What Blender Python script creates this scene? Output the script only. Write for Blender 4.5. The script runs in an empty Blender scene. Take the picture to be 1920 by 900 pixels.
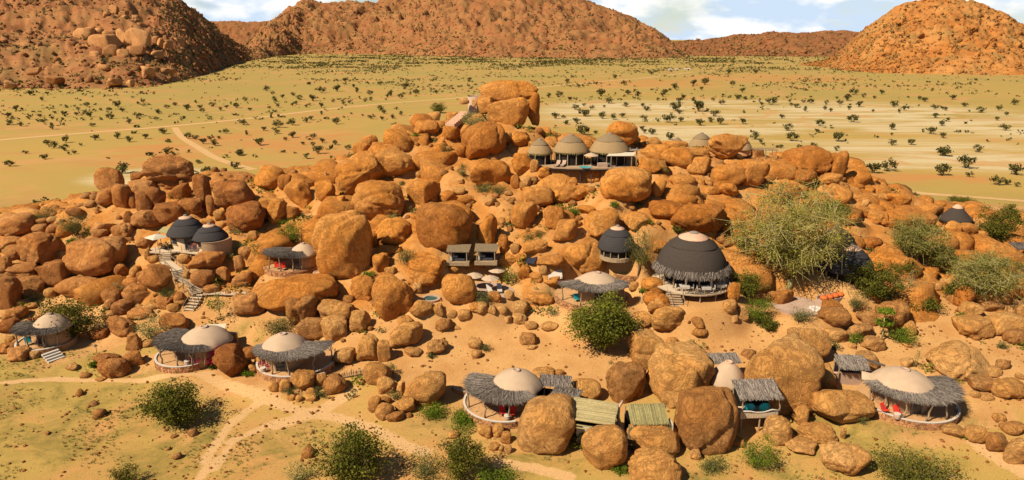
import bpy, math, random
import numpy as np
from mathutils import Vector, Matrix

scene = bpy.context.scene
COL = scene.collection
R = math.radians

# ------------------------------------------------------------------ camera, sky, sun, exposure
cam_data = bpy.data.cameras.new('camera')
cam_data.lens = 24.0
cam_data.sensor_width = 36.0
cam_data.clip_start = 0.5
cam_data.clip_end = 30000.0
camera = bpy.data.objects.new('camera', cam_data)
camera.location = (0, 0, 41.0)
camera.rotation_euler = (R(90 - 16.45), 0, 0)
COL.objects.link(camera)
scene.camera = camera

SUN_ELEV = R(47)
SUN_DIR = Vector((-0.83 * math.cos(SUN_ELEV), -0.56 * math.cos(SUN_ELEV), math.sin(SUN_ELEV)))   # towards the sun
world = bpy.data.worlds.new('World')
scene.world = world
world.use_nodes = True
wn = world.node_tree
wn.nodes.clear()
def wnode(t, **kw):
    n = wn.nodes.new(t)
    for k, v in kw.items():
        setattr(n, k, v)
    return n
w_out = wnode('ShaderNodeOutputWorld')
w_bg = wnode('ShaderNodeBackground')
w_bg.inputs['Strength'].default_value = 0.055
w_sky = wnode('ShaderNodeTexSky', sky_type='NISHITA', sun_disc=False)
w_sky.sun_elevation = SUN_ELEV
w_sky.sun_rotation = math.atan2(SUN_DIR.x, SUN_DIR.y)
w_sky.air_density = 1.0
w_sky.dust_density = 0.0
w_sky.ozone_density = 2.5
w_tc = wnode('ShaderNodeTexCoord')
w_sep = wnode('ShaderNodeSeparateXYZ')
w_up = wnode('ShaderNodeMath', operation='MAXIMUM')          # height of the view ray
w_up.inputs[1].default_value = 0.0
w_den = wnode('ShaderNodeMath', operation='ADD')
w_den.inputs[1].default_value = 0.42
w_px = wnode('ShaderNodeMath', operation='DIVIDE')
w_py = wnode('ShaderNodeMath', operation='DIVIDE')
w_cmb = wnode('ShaderNodeCombineXYZ')
w_n1 = wnode('ShaderNodeTexNoise')                            # a flat cloud layer high above, in perspective
w_n1.inputs['Scale'].default_value = 3.4
w_n1.inputs['Detail'].default_value = 9.0
w_n1.inputs['Roughness'].default_value = 0.56
w_thr = wnode('ShaderNodeMapRange')                           # slanting rays cross more cloud
w_thr.inputs['From Min'].default_value = 0.0
w_thr.inputs['From Max'].default_value = 0.28
w_thr.inputs['To Min'].default_value = 0.22
w_thr.inputs['To Max'].default_value = -0.16
w_add = wnode('ShaderNodeMath', operation='ADD')
w_r1 = wnode('ShaderNodeValToRGB')
w_r1.color_ramp.elements[0].position = 0.46
w_r1.color_ramp.elements[1].position = 0.66
w_n2 = wnode('ShaderNodeTexNoise')
w_n2.inputs['Scale'].default_value = 4.2
w_n2.inputs['Detail'].default_value = 7.0
w_r2 = wnode('ShaderNodeValToRGB')
w_r2.color_ramp.elements[0].color = (7.6, 9.3, 11.4, 1)
w_r2.color_ramp.elements[1].color = (13.6, 13.2, 12.6, 1)
w_r2.color_ramp.elements[0].position = 0.46
w_r2.color_ramp.elements[1].position = 0.57
w_mix = wnode('ShaderNodeMix', data_type='RGBA')
L = wn.links.new
L(w_tc.outputs['Generated'], w_sep.inputs[0])
L(w_sep.outputs['Z'], w_up.inputs[0])
L(w_up.outputs[0], w_den.inputs[0])
L(w_sep.outputs['X'], w_px.inputs[0]); L(w_den.outputs[0], w_px.inputs[1])
L(w_sep.outputs['Y'], w_py.inputs[0]); L(w_den.outputs[0], w_py.inputs[1])
L(w_px.outputs[0], w_cmb.inputs[0]); L(w_py.outputs[0], w_cmb.inputs[1])
L(w_cmb.outputs[0], w_n1.inputs['Vector'])
L(w_cmb.outputs[0], w_n2.inputs['Vector'])
L(w_up.outputs[0], w_thr.inputs['Value'])
L(w_n1.outputs['Fac'], w_add.inputs[0]); L(w_thr.outputs[0], w_add.inputs[1])
L(w_add.outputs[0], w_r1.inputs['Fac'])
L(w_n2.outputs['Fac'], w_r2.inputs['Fac'])
L(w_r1.outputs['Color'], w_mix.inputs['Factor'])
L(w_sky.outputs['Color'], w_mix.inputs[6])
L(w_r2.outputs['Color'], w_mix.inputs[7])
L(w_mix.outputs[2], w_bg.inputs['Color'])
L(w_bg.outputs['Background'], w_out.inputs['Surface'])

sun_data = bpy.data.lights.new('sun', 'SUN')
sun_data.energy = 5.0
sun_data.angle = R(0.53)
sun_data.color = (1.0, 0.92, 0.77)
sun = bpy.data.objects.new('sun', sun_data)
sun.rotation_euler = (-SUN_DIR).to_track_quat('-Z', 'Y').to_euler()
sun.location = (-60, -60, 120)
COL.objects.link(sun)

vs = scene.view_settings
vs.view_transform = 'Standard'
vs.look = 'None'
vs.exposure = 0.62
vs.gamma = 1.0
vs.use_curve_mapping = False
scene.cycles.max_bounces = 5
scene.cycles.diffuse_bounces = 2
scene.cycles.transparent_max_bounces = 6
scene.cycles.use_denoising = True

# ------------------------------------------------------------------ noise and the shape of the ground (world metres)
_tbl = np.random.RandomState(11).uniform(-1, 1, 65536)
def _h(x, y, z):
    return _tbl[((x * 73856093) ^ (y * 19349663) ^ (z * 83492791)) & 65535]
def vnoise(x, y, z):
    x, y, z = np.broadcast_arrays(np.asarray(x, float), np.asarray(y, float), np.asarray(z, float))
    xi, yi, zi = np.floor(x).astype(np.int64), np.floor(y).astype(np.int64), np.floor(z).astype(np.int64)
    fx, fy, fz = x - xi, y - yi, z - zi
    fx = fx * fx * (3 - 2 * fx); fy = fy * fy * (3 - 2 * fy); fz = fz * fz * (3 - 2 * fz)
    def lerp(a, b, t): return a + (b - a) * t
    a = lerp(lerp(_h(xi, yi, zi), _h(xi + 1, yi, zi), fx), lerp(_h(xi, yi + 1, zi), _h(xi + 1, yi + 1, zi), fx), fy)
    b = lerp(lerp(_h(xi, yi, zi + 1), _h(xi + 1, yi, zi + 1), fx), lerp(_h(xi, yi + 1, zi + 1), _h(xi + 1, yi + 1, zi + 1), fx), fy)
    return lerp(a, b, fz)
def fbm(x, y, z, octaves=4, gain=0.5):
    s, a = 0.0, 1.0
    for k in range(octaves):
        s = s + a * vnoise(x * 2**k + 17.3 * k, y * 2**k - 9.1 * k, z * 2**k + 4.7 * k)
        a *= gain
    return s
def worley(x, y, seed):
    xi, yi = np.floor(x).astype(np.int64), np.floor(y).astype(np.int64)
    f1 = np.full(x.shape, 9.0); f2 = np.full(x.shape, 9.0); idv = np.zeros(x.shape)
    for i in (-1, 0, 1):
        for j in (-1, 0, 1):
            cx, cy = xi + i, yi + j
            px = cx + 0.5 + 0.45 * _h(cx, cy, seed); py = cy + 0.5 + 0.45 * _h(cx, cy, seed + 31)
            d = np.sqrt((x - px)**2 + (y - py)**2)
            near = d < f1
            idv = np.where(near, _h(cx, cy, seed + 77), idv)
            f2 = np.where(near, f1, np.minimum(f2, d)); f1 = np.minimum(f1, d)
    return f1, f2, idv
def sstep(a, b, x):
    t = np.clip((x - a) / (b - a), 0, 1)
    return t * t * (3 - 2 * t)
CTRL = [(-49.57, 56.81, 0.0), (-24.78, 56.81, 0.0), (0.0, 56.81, 0.0), (24.97, 57.22, -0.3), (49.57, 56.81, 0.0), (-59.66, 70.83, 0.0), (-41.01, 70.83, 0.0), (-22.37, 70.83, 0.0), (0.0, 65.95, 0.2), (19.04, 62.71, 0.3), (41.88, 63.55, 0.4), (52.68, 62.93, 0.8), (-64.95, 84.5, 1.0), (-56.99, 85.77, 1.2), (-46.27, 81.69, 0.8), (-34.04, 77.22, 0.8), (-26.7, 77.22, 0.8), (-16.74, 74.1, 1.0), (-43.51, 85.12, 1.5), (-12.09, 77.88, 1.2), (-0.69, 80.79, 2.0), (-4.42, 87.08, 3.0), (6.54, 75.68, 1.6), (24.26, 84.17, 3.5), (31.4, 84.17, 3.5), (46.04, 81.89, 3.0), (56.37, 84.17, 3.5), (53.1, 74.91, 2.0), (44.37, 66.05, 0.8), (60.09, 73.95, 2.5), (68.69, 86.6, 4.0), (8.14, 65.63, 0.4), (20.72, 69.45, 0.8), (28.61, 66.05, 0.8), (-68.92, 95.88, 3.5), (-81.87, 103.48, 6.0), (-70.39, 105.94, 7.0), (-51.48, 93.32, 4.5), (-58.82, 100.52, 7.0), (-49.52, 100.85, 9.5), (-58.64, 109.57, 10.5), (-84.17, 115.07, 8.0), (-99.23, 128.06, 7.5), (-74.91, 122.39, 10.0), (-64.15, 123.39, 12.8), (-49.1, 112.92, 12.4), (-46.7, 121.64, 13.2), (-40.0, 99.05, 7.5), (-34.0, 98.0, 7.0), (-40.0, 92.04, 5.0), (-27.69, 92.04, 5.0), (-29.31, 86.62, 3.2), (-22.42, 85.29, 3.0), (-28.69, 111.34, 12.8), (-36.37, 112.92, 12.4), (-32.03, 125.85, 14.8), (-29.61, 144.94, 17.2), (-20.11, 114.04, 14.0), (-15.98, 97.65, 10.5), (-20.27, 94.61, 9.0), (-8.92, 99.72, 12.4), (-8.45, 92.78, 8.0), (-10.41, 88.73, 5.5), (-4.68, 94.61, 9.0), (-5.55, 96.6, 10.0), (0.0, 92.41, 6.5), (3.0, 89.22, 4.5), (3.9, 95.46, 12.0), (0.0, 105.02, 14.4), (-5.65, 118.54, 16.8), (-11.8, 136.9, 19.6), (-20.27, 163.26, 21.2), (-11.95, 171.81, 22.8), (0.0, 142.24, 23.2), (4.17, 133.59, 22.0), (5.76, 122.01, 20.0), (13.45, 122.01, 20.0), (12.5, 112.14, 17.2), (17.78, 105.59, 16.0), (7.86, 108.97, 15.2), (14.69, 94.45, 11.5), (10.75, 93.13, 9.5), (11.38, 90.76, 5.5), (20.46, 91.07, 7.0), (25.27, 88.73, 5.5), (25.88, 91.93, 8.3), (21.58, 98.33, 12.8), (28.32, 103.44, 14.8), (39.03, 110.66, 14.8), (32.71, 121.37, 17.2), (45.89, 132.17, 17.2), (39.61, 140.07, 18.0), (56.33, 137.43, 16.8), (61.39, 128.93, 15.2), (44.57, 105.94, 12.4), (56.58, 109.28, 11.5), (47.51, 96.09, 8.5), (38.89, 89.49, 6.0), (54.64, 96.09, 8.5), (67.64, 112.98, 10.5), (77.68, 131.1, 10.5), (66.25, 125.64, 12.8), (82.08, 122.24, 8.0), (74.07, 107.5, 6.5), (88.84, 118.54, 6.0), (70.4, 95.09, 5.5), (79.02, 102.0, 6.5), (60.77, 92.04, 5.0), (49.04, 88.49, 4.8), (54.08, 86.6, 4.0), (-65.17, 127.0, 17.93), (-68.93, 124.0, 15.89), (-73.97, 123.0, 14.69), (-61.31, 128.0, 16.42), (-56.88, 128.0, 15.39), (-51.84, 128.0, 15.08), (-44.99, 126.0, 15.79), (-39.39, 124.0, 15.89), (-33.46, 124.0, 16.19), (-78.01, 120.0, 12.1), (-87.01, 120.0, 10.41), (-91.39, 118.0, 10.33), (0.0, 139.0, 26.59), (-6.48, 140.0, 26.92), (-9.72, 140.0, 26.92), (-14.86, 137.0, 25.33), (-20.72, 133.0, 23.12), (-26.27, 129.0, 21.24), (4.32, 139.0, 24.03), (7.32, 134.0, 21.94), (14.34, 131.0, 21.75), (20.46, 131.0, 22.37), (26.67, 131.0, 20.93), (36.93, 131.0, 20.93), (45.47, 132.0, 20.99), (53.85, 132.0, 19.95), (61.13, 132.0, 19.74), (64.12, 131.0, 17.2), (69.3, 128.0, 13.83), (76.63, 126.0, 12.0), (-150.0, 120.0, 3.0), (-150.0, 90.0, 3.0), (-120.0, 60.0, 0.0), (-60.0, 40.0, 0.0), (0.0, 40.0, 0.0), (60.0, 40.0, 0.0), (120.0, 60.0, 1.0), (150.0, 100.0, 4.0), (150.0, 140.0, 2.0), (-150.0, 175.0, 0.0), (-110.0, 170.0, 0.0), (-80.0, 180.0, 0.0), (-45.0, 185.0, 0.0), (-15.0, 190.0, 0.0), (15.0, 190.0, 0.0), (45.0, 190.0, 0.0), (75.0, 185.0, 0.0), (105.0, 180.0, 0.0), (140.0, 180.0, 0.0), (-100.0, 148.0, 4.0), (-75.0, 152.0, 5.0), (-50.0, 150.0, 8.0), (-30.0, 154.0, 10.0), (-10.0, 164.0, 11.0), (8.0, 164.0, 11.0), (30.0, 160.0, 9.0), (50.0, 160.0, 8.0), (70.0, 160.0, 6.0), (95.0, 156.0, 4.0)]
PADS = [(25.26, 90.6, 6.92, 6.6), (15.32, 95.2, 11.06, 3.2), (48.42, 93.6, 7.21, 4.2), (47.38, 95.4, 8.17, 3.5), (10.46, 121.0, 19.63, 3.6), (-51.09, 103.4, 9.57, 4.2), (-39.32, 80.4, 1.02, 5.0), (-28.54, 78.2, 1.05, 5.2), (0.48, 69.6, 0.48, 5.2), (24.84, 71.0, 0.99, 3.6), (43.75, 68.8, 0.96, 5.8), (11.78, 89.2, 5.61, 5.5), (-31.34, 97.8, 7.29, 5.0), (-61.78, 84.6, 1.08, 4.6), (79.63, 118.6, 8.43, 3.6), (-7.82, 95.8, 9.72, 1.8), (-3.76, 96.0, 9.74, 1.8), (-4.19, 91.4, 6.23, 4.2), (-11.36, 89.4, 5.87, 2.0), (39.65, 87.6, 5.19, 3.5), (38.8, 140, 18.1, 2.4), (33.85, 140, 17.83, 2.4), (47.4, 140, 17.53, 2.4), (16.96, 121.3, 19.63, 3.0), (5.260000000000001, 121.3, 19.63, 2.2), (11.96, 114.7, 16.43, 2.6), (16.46, 114.5, 17.03, 2.0), (7.96, 115.2, 17.23, 1.5), (-52.59, 97.0, 7.87, 1.6), (-48.59, 97.0, 7.97, 1.4)]
SAND = [(0.0, 80.8, 15.9, 6.7), (-8.7, 77.8, 7.4, 4.1), (24.3, 84.2, 9.3, 4.2), (53.0, 81.8, 7.7, 6.0), (41.1, 80.2, 6.2, 2.2), (-45.1, 79.2, 7.5, 3.3), (-33.3, 75.2, 5.2, 3.0), (-58.0, 85.0, 5.8, 2.4), (-5.8, 86.2, 6.6, 3.3), (6.6, 76.0, 5.9, 3.6), (53.1, 72.8, 3.8, 3.3), (-20.8, 77.8, 3.4, 2.2), (5.6, 82.8, 4.9, 4.2), (-35.7, 88.2, 2.2, 1.9), (51.8, 66.8, 3.5, 2.3)]
GRASS = [(-49.7, 69.8, 14.1, 9.7), (-60.3, 79.4, 8.9, 4.2), (-22.0, 61.4, 9.4, 5.9), (-6.5, 67.0, 6.5, 3.2), (-36.5, 84.0, 3.3, 4.4), (2.2, 60.8, 7.6, 3.9), (35.2, 65.0, 7.5, 4.9), (18.0, 58.6, 8.5, 2.8), (42.9, 65.4, 9.9, 2.2), (-34.3, 61.6, 6.6, 6.0), (-49.1, 60.6, 8.2, 4.8), (28.6, 58.6, 6.4, 2.8), (37.0, 59.4, 8.6, 2.8)]
_c = np.array(CTRL, float)
_d = np.sqrt((_c[:, None, 0] - _c[None, :, 0])**2 + (_c[:, None, 1] - _c[None, :, 1])**2)
_n = len(_c)
_A = np.zeros((_n + 1, _n + 1)); _A[:_n, :_n] = -_d + np.eye(_n) * 1.2; _A[:_n, _n] = 1; _A[_n, :_n] = 1
_w = np.linalg.solve(_A, np.concatenate([_c[:, 2], [0.0]]))
def blobs(x, y, table):
    m = np.zeros(np.shape(x))
    for cx, cy, rx, ry in table:
        q = ((x - cx) / rx)**2 + ((y - cy) / ry)**2
        m = np.maximum(m, 1 - sstep(0.45, 1.35, q))
    return m
def base_height(x, y):
    x = np.asarray(x, float); y = np.asarray(y, float)
    h = np.full(x.shape, _w[_n])
    for k in range(_n):
        h = h - _w[k] * np.sqrt((x - _c[k, 0])**2 + (y - _c[k, 1])**2 + 4.0)
    edge = sstep(0, 45, 185 - np.abs(x)) * sstep(0, 30, 205 - y) * sstep(0, 20, y - 15)
    return np.maximum(h, -0.6) * edge
def pad_weight(x, y):
    m = np.zeros(np.shape(x))
    for cx, cy, cz, r in PADS:
        m = np.maximum(m, 1 - sstep(r, r + 3.0, np.hypot(x - cx, y - cy)))
    return m
def rockiness(x, y, h):
    m = sstep(2.7, 6.8, h + 1.5 * vnoise(x * 0.12, y * 0.12, 3.3))
    return m * (1 - 0.9 * blobs(x, y, SAND))
def ground_height(x, y):
    x = np.asarray(x, float); y = np.asarray(y, float)
    h = base_height(x, y)
    rk = rockiness(x, y, h)
    wx = x + 2.0 * vnoise(x * 0.2, y * 0.2, 8.0); wy = y + 2.0 * vnoise(x * 0.2, y * 0.2, 15.0)
    f1, f2, idv = worley(wx / 6.5, wy / 5.0, 5)
    g1, g2, idw = worley(wx / 2.6, wy / 2.2, 9)
    bump = 1.5 * (1 - np.exp(-(f2 - f1) * 5)) * (0.75 + 0.5 * idv) - 1.0 + 0.45 * (1 - np.exp(-(g2 - g1) * 5)) * (0.7 + 0.6 * idw)
    h2 = h + rk * bump + 0.05 * fbm(x * 0.35, y * 0.35, 1.0, 3)
    for cx, cy, cz, r in PADS:
        w = 1 - sstep(r, r + 3.0, np.hypot(x - cx, y - cy))
        h2 = h2 + (cz - h2) * w
    return h2

# ------------------------------------------------------------------ helpers: nodes, meshes, things
class NT:
    def __init__(self, mat):
        self.t = mat.node_tree
        self.t.nodes.clear()
        self.geo = None
    def n(self, typ, ins=None, **kw):
        nd = self.t.nodes.new(typ)
        for k, v in kw.items():
            setattr(nd, k, v)
        for k, v in (ins or {}).items():
            if isinstance(v, bpy.types.NodeSocket):
                self.t.links.new(v, nd.inputs[k])
            else:
                nd.inputs[k].default_value = v
        return nd
    def pos(self, scale=(1, 1, 1), space='world'):
        if space == 'world':
            if self.geo is None:
                self.geo = self.n('ShaderNodeNewGeometry')
            src = self.geo.outputs['Position']
        else:
            src = self.n('ShaderNodeTexCoord').outputs['Object']
        return self.n('ShaderNodeMapping', {'Vector': src, 'Scale': scale}).outputs[0]
    def noise(self, vec, scale, detail=4.0, rough=0.55, dist=0.0):
        return self.n('ShaderNodeTexNoise', {'Vector': vec, 'Scale': scale, 'Detail': detail, 'Roughness': rough, 'Distortion': dist}).outputs['Fac']
    def ramp(self, fac, stops):
        nd = self.n('ShaderNodeValToRGB', {'Fac': fac})
        el = nd.color_ramp.elements
        while len(el) < len(stops):
            el.new(0.5)
        for e, (p, c) in zip(el, stops):
            e.position = p
            e.color = (c, c, c, 1) if isinstance(c, (int, float)) else (*c[:3], 1)
        return nd.outputs['Color']
    def mix(self, fac, a, b, blend='MIX'):
        nd = self.n('ShaderNodeMix', data_type='RGBA', blend_type=blend)
        for s, v in ((0, fac), (6, a), (7, b)):
            if isinstance(v, bpy.types.NodeSocket):
                self.t.links.new(v, nd.inputs[s])
            else:
                nd.inputs[s].default_value = (*v[:3], 1) if isinstance(v, tuple) else v
        return nd.outputs[2]
    def math(self, op, a, b=0.0, c=0.0, clamp=False):
        nd = self.n('ShaderNodeMath', {0: a, 1: b, 2: c}, operation=op, use_clamp=clamp)
        return nd.outputs[0]
    def attr(self, name):
        return self.n('ShaderNodeAttribute', attribute_name=name).outputs['Fac']
    def bump(self, height, strength=0.4, dist=0.1):
        return self.n('ShaderNodeBump', {'Height': height, 'Strength': strength, 'Distance': dist}).outputs['Normal']
    def surface(self, color, rough=0.9, normal=None, spec=0.15):
        p = self.n('ShaderNodeBsdfPrincipled', {'Base Color': (*color[:3], 1) if isinstance(color, tuple) else color, 'Roughness': rough, 'Specular IOR Level': spec})
        if normal is not None:
            self.t.links.new(normal, p.inputs['Normal'])
        self.n('ShaderNodeOutputMaterial', {'Surface': p.outputs[0]})
        return p
def material(name):
    m = bpy.data.materials.new(name)
    m.use_nodes = True
    return m, NT(m)
def plain_mat(name, col, var=0.25, scale=3.0, rough=0.85, bump=0.2, stretch=(1, 1, 1), island=0.0, spec=0.15):
    m, t = material(name)
    v = t.pos(stretch, 'object')
    f = t.noise(v, scale, 5.0, 0.6)
    lo = tuple(0.8 * c * (1 - var) for c in col); hi = tuple(min(1, 0.8 * c * (1 + var)) for c in col)
    c = t.ramp(f, [(0.3, lo), (0.7, hi)])
    if island:
        g = t.n('ShaderNodeNewGeometry').outputs['Random Per Island']
        k = t.ramp(g, [(0.0, 1 - island), (1.0, 1 + island)])
        c = t.mix(1.0, c, k, 'MULTIPLY')
    t.surface(c, rough, t.bump(f, bump, 0.05) if bump else None, spec)
    return m
def rock_mat(name, light, dark, varnish, pale, far=False):
    m, t = material(name)
    v = t.pos((0.16, 0.16, 0.22) if far else (1, 1, 1))
    big = t.noise(v, 0.13, 3.0, 0.5)
    mid = t.noise(v, 0.5, 8.0, 0.70, 0.6)
    fine = t.noise(v, 5.0, 6.0, 0.72)
    c = t.mix(t.ramp(mid, [(0.42, 0.0), (0.64, 1.0)]), light, dark)
    c = t.mix(t.ramp(big, [(0.42, 0.0), (0.62, 0.55)]), c, pale)
    patch = t.ramp(t.noise(v, 0.8, 10.0, 0.78, 0.8), [(0.54, 0.0), (0.66, 0.50)])
    c = t.mix(patch, c, varnish)
    streak = t.ramp(t.noise(t.pos((0.25, 0.25, 0.05) if far else (1.3, 1.3, 0.12)), 1.0, 7.0, 0.68, 0.6), [(0.57, 0.0), (0.68, 0.40)])
    c = t.mix(streak, c, varnish)
    c = t.mix(t.ramp(fine, [(0.36, 0.55), (0.52, 0.0)]), c, dark)
    spk = t.ramp(t.noise(v, 11.0, 4.0, 0.75), [(0.55, 0.0), (0.70, 0.45)])
    c = t.mix(spk, c, pale)
    if far:      # thin grass and scrub between the rocks
        veg = t.ramp(t.noise(v, 0.22, 9.0, 0.75, 0.8), [(0.48, 0.0), (0.62, 0.65)])
        c = t.mix(veg, c, (0.21, 0.145, 0.050))
    oi = t.n('ShaderNodeObjectInfo').outputs['Random']
    c = t.mix(1.0, c, t.ramp(oi, [(0.0, (0.62, 0.50, 0.42)), (0.4, (0.82, 0.73, 0.63)), (1.0, (0.97, 0.90, 0.80))]), 'MULTIPLY')
    crack = t.ramp(t.noise(v, 0.45, 10.0, 0.72, 1.6), [(0.47, 1.0), (0.5, 0.0), (0.53, 1.0)])
    pit = t.n('ShaderNodeTexVoronoi', {'Vector': t.mix(0.35, v, t.n('ShaderNodeTexNoise', {'Vector': v, 'Scale': 1.5}).outputs['Color']), 'Scale': 2.2}).outputs['Distance']
    hgt = t.math('ADD', t.math('MULTIPLY', mid, 0.50), t.math('ADD', t.math('MULTIPLY', fine, 0.34), t.math('MULTIPLY', crack, 0.10)))
    hgt = t.math('ADD', hgt, t.math('MULTIPLY', t.ramp(pit, [(0.05, 0.0), (0.40, 1.0)]), 0.12))
    t.surface(c, 0.92, t.bump(hgt, 0.9, 0.8), 0.1)
    return m
def leaf_mat(name, c1, c2, trans=0.25):
    m, t = material(name)
    g = t.n('ShaderNodeNewGeometry')
    f = t.noise(t.pos(), 0.9, 3.0, 0.6)
    c = t.mix(t.ramp(f, [(0.35, 0.0), (0.65, 1.0)]), c1, c2)
    c = t.mix(1.0, c, t.ramp(g.outputs['Random Per Island'], [(0.0, 0.55), (1.0, 1.15)]), 'MULTIPLY')
    d = t.n('ShaderNodeBsdfDiffuse', {'Color': c})
    tr = t.n('ShaderNodeBsdfTranslucent', {'Color': c})
    mx = t.n('ShaderNodeMixShader', {0: trans, 1: d.outputs[0], 2: tr.outputs[0]})
    t.n('ShaderNodeOutputMaterial', {'Surface': mx.outputs[0]})
    return m

def np_mesh(name, verts, faces, smooth=False):
    verts = np.ascontiguousarray(verts, dtype=np.float32); faces = np.ascontiguousarray(faces, dtype=np.int32)
    me = bpy.data.meshes.new(name)
    nf, k = faces.shape
    me.vertices.add(len(verts)); me.vertices.foreach_set('co', verts.ravel())
    me.loops.add(nf * k); me.loops.foreach_set('vertex_index', faces.ravel())
    me.polygons.add(nf); me.polygons.foreach_set('loop_start', np.arange(0, nf * k, k, dtype=np.int32))
    me.update(calc_edges=True)
    if smooth:
        me.polygons.foreach_set('use_smooth', np.ones(nf, bool))
    return me
def obj(name, mesh, mat, parent=None, kind=None, loc=None):
    o = bpy.data.objects.new(name, mesh)
    if mat is not None and not mesh.materials:
        mesh.materials.append(mat)
    COL.objects.link(o)
    if parent is not None:
        o.parent = parent
    if loc is not None:
        o.location = loc
    if kind:
        o['kind'] = kind
    return o
def tag(o, label, cat, group=None):
    o['label'] = label; o['category'] = cat
    if group:
        o['group'] = group
    return o
def thing(name, label, cat, loc, rz=0.0, group=None):
    o = bpy.data.objects.new(name, None)
    o.empty_display_size = 0.3
    COL.objects.link(o)
    o.location = loc; o.rotation_euler = (0, 0, rz)
    return tag(o, label, cat, group)

class MB:
    """collects shapes for ONE mesh"""
    def __init__(self):
        self.v = []; self.f = []
    def add(self, vs, fs):
        b = len(self.v)
        self.v.extend(vs); self.f.extend([tuple(i + b for i in f) for f in fs])
        return self
    def box(self, c, s, rz=0.0, rx=0.0):
        ca, sa = math.cos(rz), math.sin(rz); cb, sb = math.cos(rx), math.sin(rx)
        vs = []
        for dx in (-.5, .5):
            for dy in (-.5, .5):
                for dz in (-.5, .5):
                    x, y, z = dx * s[0], dy * s[1], dz * s[2]
                    y, z = y * cb - z * sb, y * sb + z * cb
                    vs.append((c[0] + x * ca - y * sa, c[1] + x * sa + y * ca, c[2] + z))
        return self.add(vs, [(0, 1, 3, 2), (4, 6, 7, 5), (0, 4, 5, 1), (2, 3, 7, 6), (0, 2, 6, 4), (1, 5, 7, 3)])
    def tube(self, pts, rad, n=5):
        pts = [Vector(p) for p in pts]
        if not isinstance(rad, (list, tuple)):
            rad = [rad] * len(pts)
        vs, fs = [], []
        for i, p in enumerate(pts):
            d = (pts[min(i + 1, len(pts) - 1)] - pts[max(i - 1, 0)])
            if d.length < 1e-6:
                d = Vector((0, 0, 1))
            d.normalize()
            a = d.orthogonal().normalized() if abs(d.z) > .9 else Vector((-d.y, d.x, 0)).normalized()
            b = d.cross(a)
            for k in range(n):
                t = 2 * math.pi * k / n
                vs.append(tuple(p + (a * math.cos(t) + b * math.sin(t)) * rad[i]))
        for i in range(len(pts) - 1):
            for k in range(n):
                k2 = (k + 1) % n
                fs.append((i * n + k, i * n + k2, (i + 1) * n + k2, (i + 1) * n + k))
        fs.append(tuple(range(n - 1, -1, -1))); m = (len(pts) - 1) * n
        fs.append(tuple(range(m, m + n)))
        return self.add(vs, fs)
    def lathe(self, prof, n=32, c=(0, 0), wob=None, sy=1.0):
        vs, fs = [], []
        for i, (r, z) in enumerate(prof):
            for k in range(n):
                t = 2 * math.pi * k / n
                rr = r * (1 + (wob(t, i) if wob else 0))
                vs.append((c[0] + rr * math.cos(t), c[1] + rr * math.sin(t) * sy, z))
        for i in range(len(prof) - 1):
            for k in range(n):
                k2 = (k + 1) % n
                fs.append((i * n + k, i * n + k2, (i + 1) * n + k2, (i + 1) * n + k))
        fs.append(tuple(range((len(prof) - 1) * n, len(prof) * n)))
        return self.add(vs, fs)
    def arc(self, r0, r1, z0, z1, a0, a1, n=24, c=(0, 0)):
        """solid curved slab between two radii"""
        vs, fs = [], []
        for i in range(n + 1):
            t = a0 + (a1 - a0) * i / n
            for r, z in ((r0, z0), (r1, z0), (r1, z1), (r0, z1)):
                vs.append((c[0] + r * math.cos(t), c[1] + r * math.sin(t), z))
        for i in range(n):
            for k in range(4):
                k2 = (k + 1) % 4
                fs.append((i * 4 + k, (i + 1) * 4 + k, (i + 1) * 4 + k2, i * 4 + k2))
        fs.append((0, 1, 2, 3)); fs.append((n * 4 + 3, n * 4 + 2, n * 4 + 1, n * 4))
        return self.add(vs, fs)
    def prism(self, poly, z0, z1):
        n = len(poly)
        vs = [(x, y, z0) for x, y in poly] + [(x, y, z1) for x, y in poly]
        fs = [tuple(range(n - 1, -1, -1)), tuple(range(n, 2 * n))] + [(i, (i + 1) % n, n + (i + 1) % n, n + i) for i in range(n)]
        return self.add(vs, fs)
    def slab(self, quad, th):
        """a sheet through four 3-D corners with thickness"""
        q = [Vector(p) for p in quad]
        nrm = (q[1] - q[0]).cross(q[3] - q[0]).normalized() * th
        vs = [tuple(p) for p in q] + [tuple(p - nrm) for p in q]
        return self.add(vs, [(0, 1, 2, 3), (7, 6, 5, 4)] + [(i, i + 4, (i + 1) % 4 + 4, (i + 1) % 4) for i in range(4)])
    def build(self, name, mat, parent=None, smooth=False, kind=None, loc=None):
        me = bpy.data.meshes.new(name)
        me.from_pydata(self.v, [], self.f)
        me.update()
        if smooth:
            me.polygons.foreach_set('use_smooth', np.ones(len(me.polygons), bool))
        return obj(name, me, mat, parent, kind, loc)

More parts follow.
